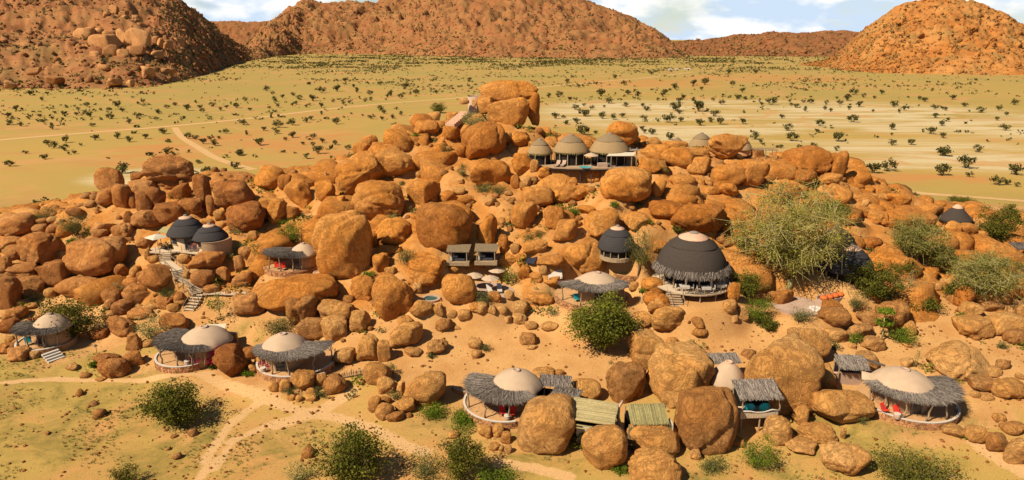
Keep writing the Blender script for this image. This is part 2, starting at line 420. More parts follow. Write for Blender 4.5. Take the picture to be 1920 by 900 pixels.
# ------------------------------------------------------------------ materials
ROCK = {
    'orange': rock_mat('rock_orange', (0.622, 0.258, 0.050), (0.504, 0.192, 0.035), (0.286, 0.105, 0.028), (0.638, 0.336, 0.107)),
    'brown': rock_mat('rock_brown', (0.528, 0.227, 0.061), (0.400, 0.156, 0.042), (0.224, 0.087, 0.032), (0.576, 0.312, 0.122)),
    'tan': rock_mat('rock_tan', (0.592, 0.300, 0.086), (0.480, 0.220, 0.060), (0.272, 0.120, 0.046), (0.624, 0.385, 0.160)),
}
M_MOUNT = rock_mat('rock_mountain', (0.39, 0.168, 0.064), (0.25, 0.100, 0.042), (0.13, 0.058, 0.032), (0.43, 0.23, 0.09), True)
M_MOUNT_R = rock_mat('rock_cone_hill', (0.43, 0.175, 0.042), (0.28, 0.102, 0.028), (0.17, 0.07, 0.026), (0.50, 0.26, 0.085), True)
M_MOUNT_PALE = rock_mat('rock_cliff', (0.56, 0.28, 0.105), (0.40, 0.18, 0.065), (0.20, 0.085, 0.036), (0.58, 0.33, 0.14))
M_THATCH = plain_mat('thatch_dark', (0.062, 0.045, 0.033), 0.35, 4.0, 0.95, 0.6, (3, 3, 0.7))
M_THATCH_GREY = plain_mat('thatch_black', (0.052, 0.044, 0.040), 0.35, 4.0, 0.9, 0.6, (3, 3, 0.7))
M_THATCH_TAN = plain_mat('thatch_tan', (0.33, 0.21, 0.096), 0.28, 4.0, 0.95, 0.5, (3, 3, 0.7))
M_THATCH_TAN2 = plain_mat('thatch_tan_ridge', (0.25, 0.165, 0.085), 0.28, 4.0, 0.95, 0.5, (3, 3, 0.7))
M_CAP = plain_mat('ridge_plaster', (0.62, 0.36, 0.22), 0.12, 2.0)
M_CANVAS = plain_mat('canvas', (0.52, 0.35, 0.215), 0.07, 1.2, 0.9, 0.1)
M_CREAM = plain_mat('cream_cloth', (0.60, 0.49, 0.34), 0.05, 1.5, 0.85, 0.05)
M_WHITE = plain_mat('white_paint', (0.60, 0.50, 0.39), 0.06, 3.0, 0.7, 0.1)
M_TWIG = plain_mat('dry_twig', (0.245, 0.19, 0.145), 0.25, 6.0, 0.95, 0.0, island=0.65)
M_TWIG_DARK = plain_mat('dry_twig_dark', (0.13, 0.10, 0.078), 0.25, 6.0, 0.95, 0.0, island=0.65)
M_REED = plain_mat('reed', (0.36, 0.29, 0.115), 0.2, 6.0, 0.9, 0.0, island=0.4)
M_REED_TAN = plain_mat('reed_tan', (0.50, 0.38, 0.17), 0.2, 6.0, 0.9, 0.0, island=0.35)
M_ROOF_BROWN = plain_mat('brown_thatch', (0.21, 0.145, 0.078), 0.3, 5.0, 0.95, 0.4)
M_POST = plain_mat('weathered_post', (0.36, 0.24, 0.13), 0.3, 5.0, 0.9, 0.3, (1, 1, 0.3))
M_WOOD = plain_mat('deck_wood', (0.42, 0.27, 0.15), 0.22, 4.0, 0.85, 0.2, (0.5, 4, 1), island=0.2)
M_WOOD_PALE = plain_mat('pale_wood', (0.58, 0.42, 0.26), 0.18, 4.0, 0.85, 0.2, (0.5, 4, 1), island=0.2)
M_PLASTER = plain_mat('ochre_plaster', (0.50, 0.27, 0.12), 0.18, 1.5, 0.9, 0.2)
M_PLASTER_LIGHT = plain_mat('pale_plaster', (0.60, 0.40, 0.22), 0.12, 1.5, 0.9, 0.2)
M_FLOOR = plain_mat('clay_floor', (0.54, 0.29, 0.12), 0.12, 2.0, 0.9, 0.2)
M_STONE = plain_mat('wall_stone', (0.44, 0.20, 0.08), 0.3, 3.0, 0.92, 0.4, island=0.45)
M_MORTAR = plain_mat('wall_core', (0.30, 0.145, 0.065), 0.2, 3.0)
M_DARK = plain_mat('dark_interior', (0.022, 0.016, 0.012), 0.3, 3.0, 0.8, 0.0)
M_GLASS = plain_mat('window_glass', (0.03, 0.035, 0.04), 0.2, 1.0, 0.12, 0.0, spec=0.6)
M_REDBRICK = plain_mat('red_panel', (0.30, 0.09, 0.05), 0.25, 3.0)
M_REDFAB = plain_mat('red_fabric', (0.75, 0.045, 0.02), 0.15, 4.0, 0.85, 0.1)
M_TEAL = plain_mat('teal_fabric', (0.03, 0.42, 0.45), 0.2, 4.0, 0.8, 0.1)
M_TEALWATER = plain_mat('pool_water', (0.10, 0.45, 0.44), 0.1, 1.0, 0.08, 0.05, spec=0.6)
M_DARKWATER = plain_mat('dark_pool_water', (0.05, 0.12, 0.10), 0.1, 1.0, 0.08, 0.05, spec=0.6)
M_METAL = plain_mat('dark_metal', (0.05, 0.05, 0.055), 0.2, 2.0, 0.45, 0.0, spec=0.5)
M_CUSHION = plain_mat('orange_cushion', (0.62, 0.14, 0.03), 0.2, 3.0)
M_CONCRETE = plain_mat('rendered_concrete', (0.46, 0.30, 0.20), 0.15, 1.0, 0.9, 0.25)
M_PANEL = plain_mat('solar_panel', (0.03, 0.03, 0.045), 0.2, 1.0, 0.25, 0.0, spec=0.6)
M_MAGENTA = leaf_mat('bougainvillea_petals', (0.62, 0.012, 0.16), (0.42, 0.01, 0.10), 0.3)
M_REDFLOWER = leaf_mat('red_blossom', (0.50, 0.02, 0.03), (0.36, 0.02, 0.03), 0.3)
LEAF = {
    'bush': leaf_mat('leaf_dark', (0.095, 0.092, 0.014), (0.16, 0.145, 0.022)),
    'dome': leaf_mat('leaf_mid', (0.13, 0.135, 0.018), (0.22, 0.21, 0.028)),
    'bright': leaf_mat('leaf_bright', (0.11, 0.16, 0.014), (0.17, 0.21, 0.02)),
    'grey': leaf_mat('leaf_grey', (0.115, 0.118, 0.032), (0.18, 0.165, 0.046)),
    'airy': leaf_mat('leaf_airy', (0.25, 0.235, 0.036), (0.37, 0.32, 0.055)),
    'euph': leaf_mat('leaf_pale', (0.26, 0.24, 0.07), (0.34, 0.30, 0.11)),
    'olive': leaf_mat('leaf_olive', (0.16, 0.155, 0.028), (0.25, 0.215, 0.042)),
    'dry': leaf_mat('leaf_dry', (0.30, 0.23, 0.13), (0.36, 0.29, 0.18)),
    'tuft': leaf_mat('leaf_straw', (0.26, 0.23, 0.05), (0.36, 0.29, 0.08)),
    'plain': leaf_mat('leaf_plain', (0.080, 0.074, 0.022), (0.13, 0.11, 0.032)),
    'plain2': leaf_mat('leaf_plain_light', (0.10, 0.095, 0.028), (0.15, 0.13, 0.04)),
}
M_BARK = plain_mat('bark', (0.17, 0.115, 0.065), 0.3, 5.0, 0.95, 0.3)
M_BARK_PALE = plain_mat('bark_pale', (0.40, 0.32, 0.11), 0.25, 5.0, 0.95, 0.2)

# ground colour shared by the ground sheet and the dirt tracks
def ground_color(t):
    v = t.pos()
    big = t.noise(v, 0.006, 4.0, 0.6)
    mid = t.noise(t.pos((0.35, 1.0, 1.0)), 0.035, 6.0, 0.62, 0.6)
    fine = t.noise(v, 0.9, 6.0, 0.68)
    tiny = t.noise(v, 7.0, 4.0, 0.7)
    far = t.ramp(t.math('MULTIPLY', t.n('ShaderNodeSeparateXYZ', {0: v}).outputs['Y'], 0.001), [(0.25, 0.0), (0.75, 1.0)])
    base = t.mix(t.ramp(big, [(0.40, 0.0), (0.60, 1.0)]), (0.51, 0.312, 0.075), (0.42, 0.288, 0.070))
    base = t.mix(t.math('MULTIPLY', far, 0.55), base, (0.365, 0.278, 0.072))
    base = t.mix(t.ramp(mid, [(0.52, 0.0), (0.64, 0.85)]), base, (0.52, 0.265, 0.078))
    pale = t.math('MULTIPLY', t.attr('pale'), t.ramp(t.noise(t.pos((0.22, 1.0, 1.0)), 0.05, 7.0, 0.66, 0.8), [(0.40, 0.0), (0.56, 1.0)]))
    base = t.mix(pale, base, (0.66, 0.50, 0.26))
    orange = t.math('MULTIPLY', t.attr('orange'), t.ramp(t.noise(t.pos((0.5, 1, 1)), 0.06, 6.0, 0.62, 0.5), [(0.42, 0.0), (0.54, 1.0)]))
    base = t.mix(orange, base, (0.56, 0.25, 0.068))
    wash = t.ramp(t.noise(v, 0.011, 6.0, 0.55, 0.8), [(0.470, 0.0), (0.5, 1.0), (0.530, 0.0)])     # dry washes
    wash2 = t.ramp(t.noise(v, 0.02, 5.0, 0.55, 0.4), [(0.42, 0.0), (0.52, 0.85)])
    base = t.mix(t.math('MULTIPLY', wash, wash2), base, (0.60, 0.30, 0.10))
    wob = t.math('SUBTRACT', fine, 0.5)
    bare = t.ramp(t.noise(v, 0.07, 9.0, 0.66, 0.8), [(0.47, 0.0), (0.60, 0.9)])
    base = t.mix(t.math('MULTIPLY', bare, t.attr('near')), base, (0.60, 0.285, 0.088))
    sand = t.ramp(t.math('ADD', t.attr('sand'), t.math('MULTIPLY', wob, 1.1)), [(0.25, 0.0), (0.55, 1.0)])
    base = t.mix(sand, base, t.mix(t.ramp(t.noise(v, 0.25, 5.0, 0.6), [(0.4, 0.0), (0.65, 1.0)]), (0.64, 0.335, 0.115), (0.54, 0.255, 0.080)))
    grass = t.math('MULTIPLY', t.attr('grass'), t.ramp(t.noise(v, 0.16, 10.0, 0.74, 0.6), [(0.44, 0.0), (0.58, 1.0)]))
    base = t.mix(grass, base, t.mix(t.ramp(fine, [(0.4, 0.0), (0.65, 1.0)]), (0.36, 0.235, 0.052), (0.19, 0.155, 0.034)))
    path = t.ramp(t.math('ADD', t.attr('path'), t.math('MULTIPLY', wob, 0.9)), [(0.35, 0.0), (0.6, 1.0)])
    base = t.mix(path, base, (0.68, 0.39, 0.16))
    base = t.mix(t.ramp(tiny, [(0.34, 0.55), (0.54, 0.0)]), base, (0.30, 0.15, 0.045))
    base = t.mix(1.0, base, (0.76, 0.76, 0.76), 'MULTIPLY')
    return base, fine, tiny
M_GROUND, t = material('ground_soil')
gc, gf, gt = ground_color(t)
v = t.pos()
mid = t.noise(v, 0.8, 7.0, 0.68, 0.5)
rc = t.mix(t.ramp(mid, [(0.36, 0.0), (0.66, 1.0)]), (0.68, 0.30, 0.070), (0.50, 0.20, 0.046))
rc = t.mix(t.ramp(t.noise(v, 0.22, 4.0, 0.6), [(0.45, 0.0), (0.62, 0.55)]), rc, (0.70, 0.41, 0.16))
rc = t.mix(t.ramp(t.noise(v, 0.6, 8.0, 0.72, 1.0), [(0.56, 0.0), (0.68, 0.5)]), rc, (0.30, 0.135, 0.045))
rk = t.ramp(t.math('ADD', t.attr('rock'), t.math('MULTIPLY', t.math('SUBTRACT', gf, 0.5), 0.8)), [(0.3, 0.0), (0.6, 1.0)])
gcol = t.mix(rk, gc, t.mix(1.0, rc, (0.66, 0.62, 0.58), 'MULTIPLY'))
hgt = t.math('ADD', t.math('MULTIPLY', gf, 0.10), t.math('ADD', t.math('MULTIPLY', gt, 0.12), t.math('MULTIPLY', t.math('MULTIPLY', mid, rk), 1.2)))
t.surface(gcol, 0.95, t.bump(hgt, 0.6, 0.35), 0.08)
M_ROAD, t = material('dirt_road')
gc, gf, gt = ground_color(t)
em = t.ramp(t.math('ADD', t.attr('edge'), t.math('MULTIPLY', t.math('SUBTRACT', t.noise(t.pos(), 0.5, 4.0, 0.6), 0.5), 0.9)), [(0.25, 0.0), (0.55, 1.0)])
t.surface(t.mix(em, gc, t.mix(t.ramp(gf, [(0.4, 0.0), (0.6, 1.0)]), (0.50, 0.30, 0.125), (0.46, 0.25, 0.095))), 0.95, t.bump(gf, 0.3, 0.2), 0.08)

# ------------------------------------------------------------------ ground sheet (one sheet to the horizon)
def spread_axis(fine, lo, hi, first, growth=1.16):
    up, s, v = [], first, fine[-1]
    while v < hi:
        v += s; s *= growth; up.append(v)
    dn, s, v = [], first, fine[0]
    while v > lo:
        v -= s; s *= growth; dn.append(v)
    return np.array(dn[::-1] + list(fine) + up)
gx = spread_axis(np.arange(-122, 122.1, 0.88), -16000, 16000, 0.8, 1.13)
gy = spread_axis(np.arange(48, 186, 0.62), -4000, 20000, 0.8, 1.075)
GX, GY = np.meshgrid(gx, gy)
fx, fy = GX.ravel(), GY.ravel()
near = (np.abs(fx) < 190) & (fy > 5) & (fy < 215)
gz = np.zeros(fx.shape)
gz[near] = ground_height(fx[near], fy[near])
nx, ny = len(gx), len(gy)
ii = (np.arange(ny - 1)[:, None] * nx + np.arange(nx - 1)[None, :]).ravel()
ground_me = np_mesh('ground', np.stack([fx, fy, gz], 1), np.stack([ii, ii + 1, ii + nx + 1, ii + nx], 1), True)
def vattr(me, name, vals):
    a = me.attributes.new(name, 'FLOAT', 'POINT')
    a.data.foreach_set('value', np.ascontiguousarray(vals, dtype=np.float32))
def polyline_mask(x, y, pts, half):
    m = np.zeros(x.shape)
    for (x0, y0), (x1, y1) in zip(pts[:-1], pts[1:]):
        dx, dy = x1 - x0, y1 - y0
        tt = np.clip(((x - x0) * dx + (y - y0) * dy) / (dx * dx + dy * dy), 0, 1)
        m = np.maximum(m, 1 - sstep(0.3, 1.4, np.hypot(x - x0 - tt * dx, y - y0 - tt * dy) / half))
    return m
PATHS = [
    (0.88, [(-38.5, 76.6), (-31.1, 72.6), (-24.5, 69.6), (-19.2, 67.8), (-15.2, 65.8), (-11.2, 62.6), (-8.8, 61.4)]),
    (0.61, [(-29.1, 72.4), (-31.1, 67.6), (-31.2, 61.6), (-30.4, 57.2)]),
    (1.09, [(-19.1, 73.0), (-22.0, 69.4), (-26.0, 66.6)]),
    (0.82, [(-1.6, 59.6), (2.6, 58.6), (5.7, 57.2)]),
    (0.54, [(-63.2, 75.8), (-57.3, 76.8), (-43.6, 76.2), (-37.2, 76.8)]),
    (1.02, [(47.6, 65.6), (48.6, 60.8), (50.1, 57.6)]),
    (0.54, [(-29.8, 58.8), (-30.0, 63.4), (-26.3, 67.6)]),
]
PALE = [(161.5, 387.1, 134.6, 96.5), (73.3, 395.6, 61.1, 83.0), (155.0, 249.7, 64.7, 36.3), (240.9, 349.1, 70.4, 60.3), (-57.5, 213.5, 15.2, 14.3), (-112.7, 209.1, 19.9, 15.5), (93.7, 308.5, 48.1, 36.5)]
ORANGE = [(-128.3, 273.3, 27.8, 43.2), (-87.8, 288.3, 27.0, 35.2), (-62.8, 249.7, 15.7, 14.5), (283.3, 759.6, 98.3, 85.8), (112.2, 204.9, 37.4, 9.9), (-121.9, 294.7, 18.4, 26.7), (-133.2, 238.2, 16.9, 17.7), (123.7, 675.8, 77.3, 68.1), (-82.5, 238.2, 18.8, 13.3)]
a_rock = np.zeros(fx.shape); a_sand = np.zeros(fx.shape); a_grass = np.zeros(fx.shape); a_path = np.zeros(fx.shape)
bh = base_height(fx[near], fy[near])
pw = pad_weight(fx[near], fy[near])
a_rock[near] = rockiness(fx[near], fy[near], bh) * (1 - pw)
a_sand[near] = np.maximum(blobs(fx[near], fy[near], SAND), np.maximum(0.9 * pw, 0.75 * sstep(0.8, 2.0, bh)))
a_grass[near] = blobs(fx[near], fy[near], GRASS)
for half, pts in PATHS:
    a_path[near] = np.maximum(a_path[near], polyline_mask(fx[near], fy[near], pts, half))
vattr(ground_me, 'rock', a_rock); vattr(ground_me, 'sand', a_sand); vattr(ground_me, 'grass', a_grass); vattr(ground_me, 'path', a_path)
vattr(ground_me, 'near', 1 - sstep(110, 190, fy)); vattr(ground_me, 'pale', blobs(fx, fy, PALE)); vattr(ground_me, 'orange', blobs(fx, fy, ORANGE))
obj('ground', ground_me, M_GROUND, kind='structure')
def gz_at(x, y):
    return float(ground_height(np.array([x]), np.array([y]))[0])

# dirt tracks across the plain
def track(name, pts, width, seed):
    rs = np.random.RandomState(seed)
    P = np.array(pts, float)
    seg = np.concatenate([[0], np.cumsum(np.hypot(*np.diff(P, axis=0).T))])
    s = np.arange(0, seg[-1], 2.5)
    x = np.interp(s, seg, P[:, 0]); y = np.interp(s, seg, P[:, 1])
    k = np.ones(15) / 15
    xp = np.convolve(np.pad(x, 7, 'edge'), k, 'valid'); yp = np.convolve(np.pad(y, 7, 'edge'), k, 'valid')
    tx, ty = np.gradient(xp), np.gradient(yp); l = np.hypot(tx, ty); tx /= l; ty /= l
    offs = np.array([-1, -0.62, 0, 0.62, 1.0]) * width / 2
    V = np.stack([np.stack([xp - ty * o, yp + tx * o], 1) for o in offs], 1)
    z = np.where((np.abs(V[..., 0]) < 190) & (V[..., 1] < 215), ground_height(V[..., 0], V[..., 1]), 0) + 0.03
    V = np.concatenate([V, z[..., None]], 2)
    n = len(s); c = 5
    i = (np.arange(n - 1)[:, None] * c + np.arange(c - 1)[None, :]).ravel()
    me = np_mesh(name, V.reshape(-1, 3), np.stack([i, i + c, i + c + 1, i + 1], 1), True)
    vattr(me, 'edge', np.tile([0, 0.8, 1, 0.8, 0], n))
    obj(name, me, M_ROAD, kind='structure')
TRACKS = [
(5.8, ((-228.6, 270.4), (-216.1, 288.3), (-194.6, 308.5), (-164.3, 335.9), (-137.8, 371), (-114.9, 413.9), (-84.1, 455.8), (-38.2, 497.6), (18.4, 601.8), (72.2, 675.8), (136.9, 749.3), (230.9, 894.4))),
(3.6, ((-164.3, 333.8), (-145.4, 299.8), (-133.3, 280.6), (-122, 266.3), (-106.4, 241.5), (-93.8, 228.7), (-80.4, 216.2))),
(5.2, ((94.3, 197.7), (100.8, 191.7), (111, 188.1), (122.2, 182), (133.3, 173.2), (142.5, 164))),
]
for k, (w, pts) in enumerate(TRACKS):
    track('dirt_road', pts, w, k)

# ------------------------------------------------------------------ mountains
def loft(name, foot, ridge, ns, nt, mat, amp, seed, wob=1.0, power=1.15):
    foot = np.array(foot, float); ridge = np.array(ridge, float)
    K = len(foot); s = np.linspace(0, K - 1, ns)
    def smooth(a):
        v = np.interp(s, np.arange(K), a)
        w = max(3, ns // K // 2 * 2 + 1) // 2 * 2 + 1
        w = max(3, w // 2 * 2 - 1)
        return np.convolve(np.pad(v, w // 2, 'edge'), np.ones(w) / w, 'valid')
    fx_, fy_ = smooth(foot[:, 0]), smooth(foot[:, 1])
    rx_, ry_, rz_ = smooth(ridge[:, 0]), smooth(ridge[:, 1]), smooth(ridge[:, 2])
    tt = np.concatenate([np.linspace(-0.04, 1, nt), np.linspace(1, 1.9, nt // 4)[1:]])
    X = fx_[None] + (rx_ - fx_)[None] * tt[:, None]
    Y = fy_[None] + (ry_ - fy_)[None] * tt[:, None]
    tc = np.clip(tt, 0, 1)
    prof = np.where(tt <= 1, tc**power, 1 - np.clip((tt - 1) / 0.9, 0, 1)**1.4)
    Z = rz_[None] * prof[:, None]
    win = np.sqrt(np.clip(tc * 3, 0, 1)) * (1 - 0.5 * sstep(0.7, 1.0, tc))
    big = 1 - np.abs(vnoise(X / 90 + seed, Y / 90, 3.0)) * 2
    med = 1 - np.abs(fbm(X / 40, Y / 40 , seed + 5.0, 4, .6)) * 1.7
    sm = fbm(X / 7, Y / 7, Z / 9 + seed, 3)
    Z = Z + win[:, None] * np.clip(rz_[None] / 60, 0.15, 1.2) * (amp * (0.55 * big + 0.5 * med) + wob * 1.5 * sm)
    terr = np.where(tt <= 1, 1.0, 0.3)[:, None]
    Y = Y + win[:, None] * terr * wob * 3.0 * fbm(X / 12, Z / 6, seed + 2.0, 3)
    Z = np.where((tt < 0)[:, None], -2.0, Z)
    V = np.stack([X, Y, Z], 2)
    m = ns; rows = len(tt)
    i = (np.arange(rows - 1)[:, None] * m + np.arange(m - 1)[None, :]).ravel()
    me = np_mesh(name, V.reshape(-1, 3), np.stack([i, i + 1, i + m + 1, i + m], 1), True)
    obj(name, me, mat, kind='structure')
    return V[:nt]
def cube_sphere(n):
    g = np.linspace(-1, 1, n + 1)
    g = np.tan(g * math.pi / 4)
    vs, fs, idx = [], [], {}
    def vid(p):
        k = tuple(np.round(p, 6))
        if k not in idx:
            idx[k] = len(vs); vs.append(p)
        return idx[k]
    for ax in range(3):
        for sg in (-1, 1):
            for i in range(n):
                for j in range(n):
                    q = []
                    for a, b in ((i, j), (i + 1, j), (i + 1, j + 1), (i, j + 1)):
                        p = [0, 0, 0]; p[ax] = sg; p[(ax + 1) % 3] = g[a]; p[(ax + 2) % 3] = g[b]
                        q.append(vid(p))
                    fs.append(q if sg > 0 else q[::-1])
    v = np.array(vs, float)
    v /= np.linalg.norm(v, axis=1)[:, None]
    return v, np.array(fs, np.int32)
SPH = {n: cube_sphere(n) for n in (1, 2, 3, 4, 6, 9, 12, 19)}
def rock_shape(n, seed, blocky=0.0, rough=1.0, form=None):
    """unit rock: rounded block, worn facets, split joints, uneven skin; fits the unit box"""
    rs = np.random.RandomState(seed)
    d, f = SPH[n]
    if blocky == 0.0 and form is None and rs.rand() < 0.55:
        blocky = 0.45
    e = {'q': 3.7, 'd': 2.7}[form] if form in ('q', 'd') else 2.25 + rs.uniform(0, 0.5) + 1.3 * blocky
    q, _ = np.linalg.qr(rs.normal(size=(3, 3)))
    q = q * 0.15 + np.eye(3) * 0.9
    dd = d @ q
    p = d / (np.sum(np.abs(dd)**e, 1)**(1 / e))[:, None]
    for k in range(int(3 + 4 * blocky + rs.randint(0, 3))):
        nn = rs.normal(size=3); nn[2] *= 0.75; nn /= np.linalg.norm(nn)
        c = rs.uniform(0.84, 1.12) if form in ('q', 'd') else rs.uniform(0.77 - 0.08 * blocky, 1.0)
        over = p @ nn - c
        p = p - np.where(over > 0, over * (0.75 + 0.15 * blocky), 0)[:, None] * nn[None]
    o = rs.uniform(-50, 50, 3)
    a = p + o
    r = 1 + rough * (0.11 * fbm(a[:, 0] * 1.1, a[:, 1] * 1.1, a[:, 2] * 1.1, 2) + 0.045 * fbm(a[:, 0] * 3.3, a[:, 1] * 3.3, a[:, 2] * 3.3, 3, 0.55))
    if n >= 9:
        cr = np.abs(fbm(a[:, 0] * 1.3 + 9, a[:, 1] * 1.3, a[:, 2] * 1.9, 2))
        r = r - 0.06 * rough * np.exp(-(cr / 0.05)**2)
        for k in range(1 + (n >= 12)):                       # split joints: one side stands proud
            if rs.rand() < 0.7:
                nn = rs.normal(size=3); nn /= np.linalg.norm(nn)
                dist = p @ nn - rs.uniform(-0.45, 0.45) + 0.06 * vnoise(a[:, 0] * 2, a[:, 1] * 2, a[:, 2] * 2)
                w = 1.6 / n
                r = r + rs.uniform(0.01, 0.05) * sstep(-0.02, 0.02, dist) - rs.uniform(0.05, 0.13) * np.exp(-(dist / w)**2)
    p = p * r[:, None]
    lo, hi = p.min(0), p.max(0)
    return (p - (lo + hi) / 2) / ((hi - lo) / 2), f
def scatter(name, variants, pos, scl, mat, seed, kind='stuff', smooth=True, parent=None, tilt=0.35):
    rs = np.random.RandomState(seed)
    pick = rs.randint(0, len(variants), len(pos))
    V, Fc, base = [], [], 0
    for k, (bv, bf) in enumerate(variants):
        ids = np.nonzero(pick == k)[0]
        if not len(ids):
            continue
        a = rs.uniform(0, 2 * math.pi, len(ids)); b = rs.normal(0, tilt, len(ids))
        q = bv[None] * scl[ids][:, None, :]
        y, z = q[..., 1] * np.cos(b)[:, None] - q[..., 2] * np.sin(b)[:, None], q[..., 1] * np.sin(b)[:, None] + q[..., 2] * np.cos(b)[:, None]
        x, y = q[..., 0] * np.cos(a)[:, None] - y * np.sin(a)[:, None], q[..., 0] * np.sin(a)[:, None] + y * np.cos(a)[:, None]
        q = np.stack([x, y, z], 2) + pos[ids][:, None, :]
        V.append(q.reshape(-1, 3))
        Fc.append((bf[None] + (np.arange(len(ids)) * len(bv))[:, None, None]).reshape(-1, bf.shape[1]) + base)
        base += len(ids) * len(bv)
    return obj(name, np_mesh(name, np.concatenate(V), np.concatenate(Fc), smooth), mat, parent, kind)
def sample_surface(V, n, rs, t0=0.0, t1=1.0, bias=1.0):
    rows, cols = V.shape[:2]
    a = (t0 + (t1 - t0) * rs.uniform(0, 1, n)**bias) * (rows - 2); b = rs.uniform(0, cols - 2, n)
    i, j = a.astype(int), b.astype(int); fa, fb = (a - i)[:, None], (b - j)[:, None]
    return (V[i, j] * (1 - fa) + V[i + 1, j] * fa) * (1 - fb) + (V[i, j + 1] * (1 - fa) + V[i + 1, j + 1] * fa) * fb
def leaf_ball(n, seed, size, flat=0.6):
    """rough ball of small leaf faces for far shrubs"""
    rs = np.random.RandomState(seed)
    c = rs.normal(size=(n, 3)); c /= np.linalg.norm(c, axis=1)[:, None]
    c *= rs.uniform(0.35, 1.0, n)[:, None]; c[:, 2] = c[:, 2] * flat + flat * 0.7
    u = rs.normal(size=(n, 3)); u /= np.linalg.norm(u, axis=1)[:, None]
    w = np.cross(u, rs.normal(size=(n, 3))); w /= np.linalg.norm(w, axis=1)[:, None]
    s = rs.uniform(0.6, 1.3, n)[:, None] * size
    v = np.stack([c - u * s, c - w * s * .7, c + u * s, c + w * s * .7], 1).reshape(-1, 3)
    return v, np.arange(n * 4).reshape(n, 4)
FAR_ROCKS = [rock_shape(1, 900 + k, 0.6, 2.2) for k in range(10)]
MID_ROCKS = [rock_shape(2, 940 + k, 0.6, 1.2) for k in range(8)]
FAR_SHRUBS = [leaf_ball(5, 70 + k, 0.58) for k in range(5)]
MOUNTAINS = [
('left_mountain', ((-590.3, 558.8), (-506.3, 570.5), (-441.6, 601.8), (-378.2, 588.9), (-325.5, 608.5), (-328.7, 684.2), (-369.5, 853.2), (-463.7, 1178.1), (-527, 1453.2), (-532.4, 1532.5)), ((-1010, 1000, 119.7), (-893.4, 1060, 149.6), (-783.7, 1120, 144.4), (-711.7, 1160, 140.2), (-615.4, 1200, 131.3), (-576, 1240, 107.7), (-573.8, 1300, 84.5), (-583.2, 1420, 57.3), (-597.8, 1560, 26.5), (-625.2, 1800, -5.8)), 14, 1.4, 6500, 0.5, 3.4, 3600, 'a'),
('centre_mountain', ((-543, 1381.6), (-513.8, 1416.5), (-575.6, 1774.3), (-590.9, 1959.5), (-472.7, 1959.5), (-342.7, 1893.6), (-207.7, 1720.1), (-122.4, 1620.9), (-47.6, 1575.5), (47.6, 1575.5), (115.7, 1532.5), (214.1, 1491.8), (300.9, 1532.5), (416, 1620.9)), ((-882.6, 2250, -11), (-826.5, 2300, 47.7), (-749.5, 2350, 121.3), (-700.2, 2400, 156.7), (-579.6, 2450, 152.3), (-480.8, 2500, 149.3), (-396, 2500, 182.4), (-293.8, 2500, 206.7), (-110, 2500, 223.9), (73.4, 2500, 210.1), (182.8, 2480, 177.8), (345.1, 2450, 128.2), (456.6, 2400, 75.5), (590.1, 2300, -13.8)), 26, 1.6, 4500, 0.7, 4.2, 5200, 'a'),
('cone_hill', ((462.3, 1130.4), (463.7, 1045.7), (441.7, 909.1), (454.2, 866.5), (479.8, 853.2), (528.6, 827.7), (582.9, 815.5), (644.9, 815.5), (739.1, 853.2)), ((511.1, 1250, -3.4), (517.1, 1150, 7.7), (505.9, 1040, 45.5), (515.9, 1000, 72.4), (541.1, 990, 88.7), (592.1, 980, 96.4), (644.2, 980, 88.2), (701.3, 980, 57.9), (864.8, 1000, -1.2)), 8, 1.8, 5000, 0.3, 2.2, 1300, 'b'),
('far_hill', ((246.6, 1720.1), (441.3, 1720.1), (571.1, 1720.1), (680.2, 1669), (807.6, 1620.9), (880.2, 1575.5)), ((466.1, 2300, 27.9), (599.2, 2350, 34.3), (677.9, 2380, 37.7), (789.7, 2400, 56.6), (969.2, 2400, 56.6), (1185.3, 2400, 51.4)), 16, 1.6, 1500, 1.2, 6, 900, 'a'),
('far_mesa', ((-1851.94, 3900), (-1646.17, 3900), (-1499.19, 3900), (-1293.42, 3900), (-1058.25, 3900)), ((-1970.8, 4200, 125.2), (-1750.7, 4200, 134.1), (-1594.4, 4200, 134.1), (-1375.9, 4200, 131.2), (-1125.7, 4200, 131.2)), 14, 1.5, 0, 1, 2, 0, 'a'),
('far_mesa', ((1750.18, 4300), (1879.83, 4300), (2009.47, 4300), (2139.11, 4300), (2398.4, 4300), (3046.61, 4300), (3532.78, 4300)), ((1899.2, 4700, 61.4), (2036.9, 4700, 85), (2176.9, 4700, 88.4), (2319.3, 4700, 74.9), (2600.4, 4700, 74.9), (3295.6, 4700, 111.8), (3823.1, 4700, 105.1)), 14, 1.5, 0, 1, 2, 0, 'a'),
]
for k, (name, foot, ridge, amp, wob, nrocks, rmin, rmax, nshrubs, mname) in enumerate(MOUNTAINS):
    mat = {'a': M_MOUNT, 'b': M_MOUNT_R}[mname]
    V = loft(name, foot, ridge, 300 if k < 3 else 140, 100 if k < 3 else 36, mat, amp, 3 + k * 11, wob)
    rs = np.random.RandomState(50 + k)
    if nrocks:
        p = sample_surface(V, nrocks, rs, 0.0, 1.0, 1.3)
        q = rmin + (rmax - rmin) * rs.uniform(0, 1, nrocks)**4.5
        sc = q[:, None] * rs.uniform(0.65, 1.25, (nrocks, 3)); sc[:, 2] *= 0.8
        p[:, 2] += sc[:, 2] * 0.25
        scatter('mountain_scree', FAR_ROCKS, p, sc, mat, 60 + k, smooth=False)
    if nshrubs:
        p = sample_surface(V, nshrubs, rs, 0.0, 1.0, 1.1)
        q = rs.uniform(0.7, 1.9, nshrubs) * (1.4, 2.1, 1.0, 2.2, 1, 1)[k]
        scatter('mountain_scrub', FAR_SHRUBS, p, np.stack([q, q, q], 1), LEAF['plain'], 80 + k, tilt=0.1)
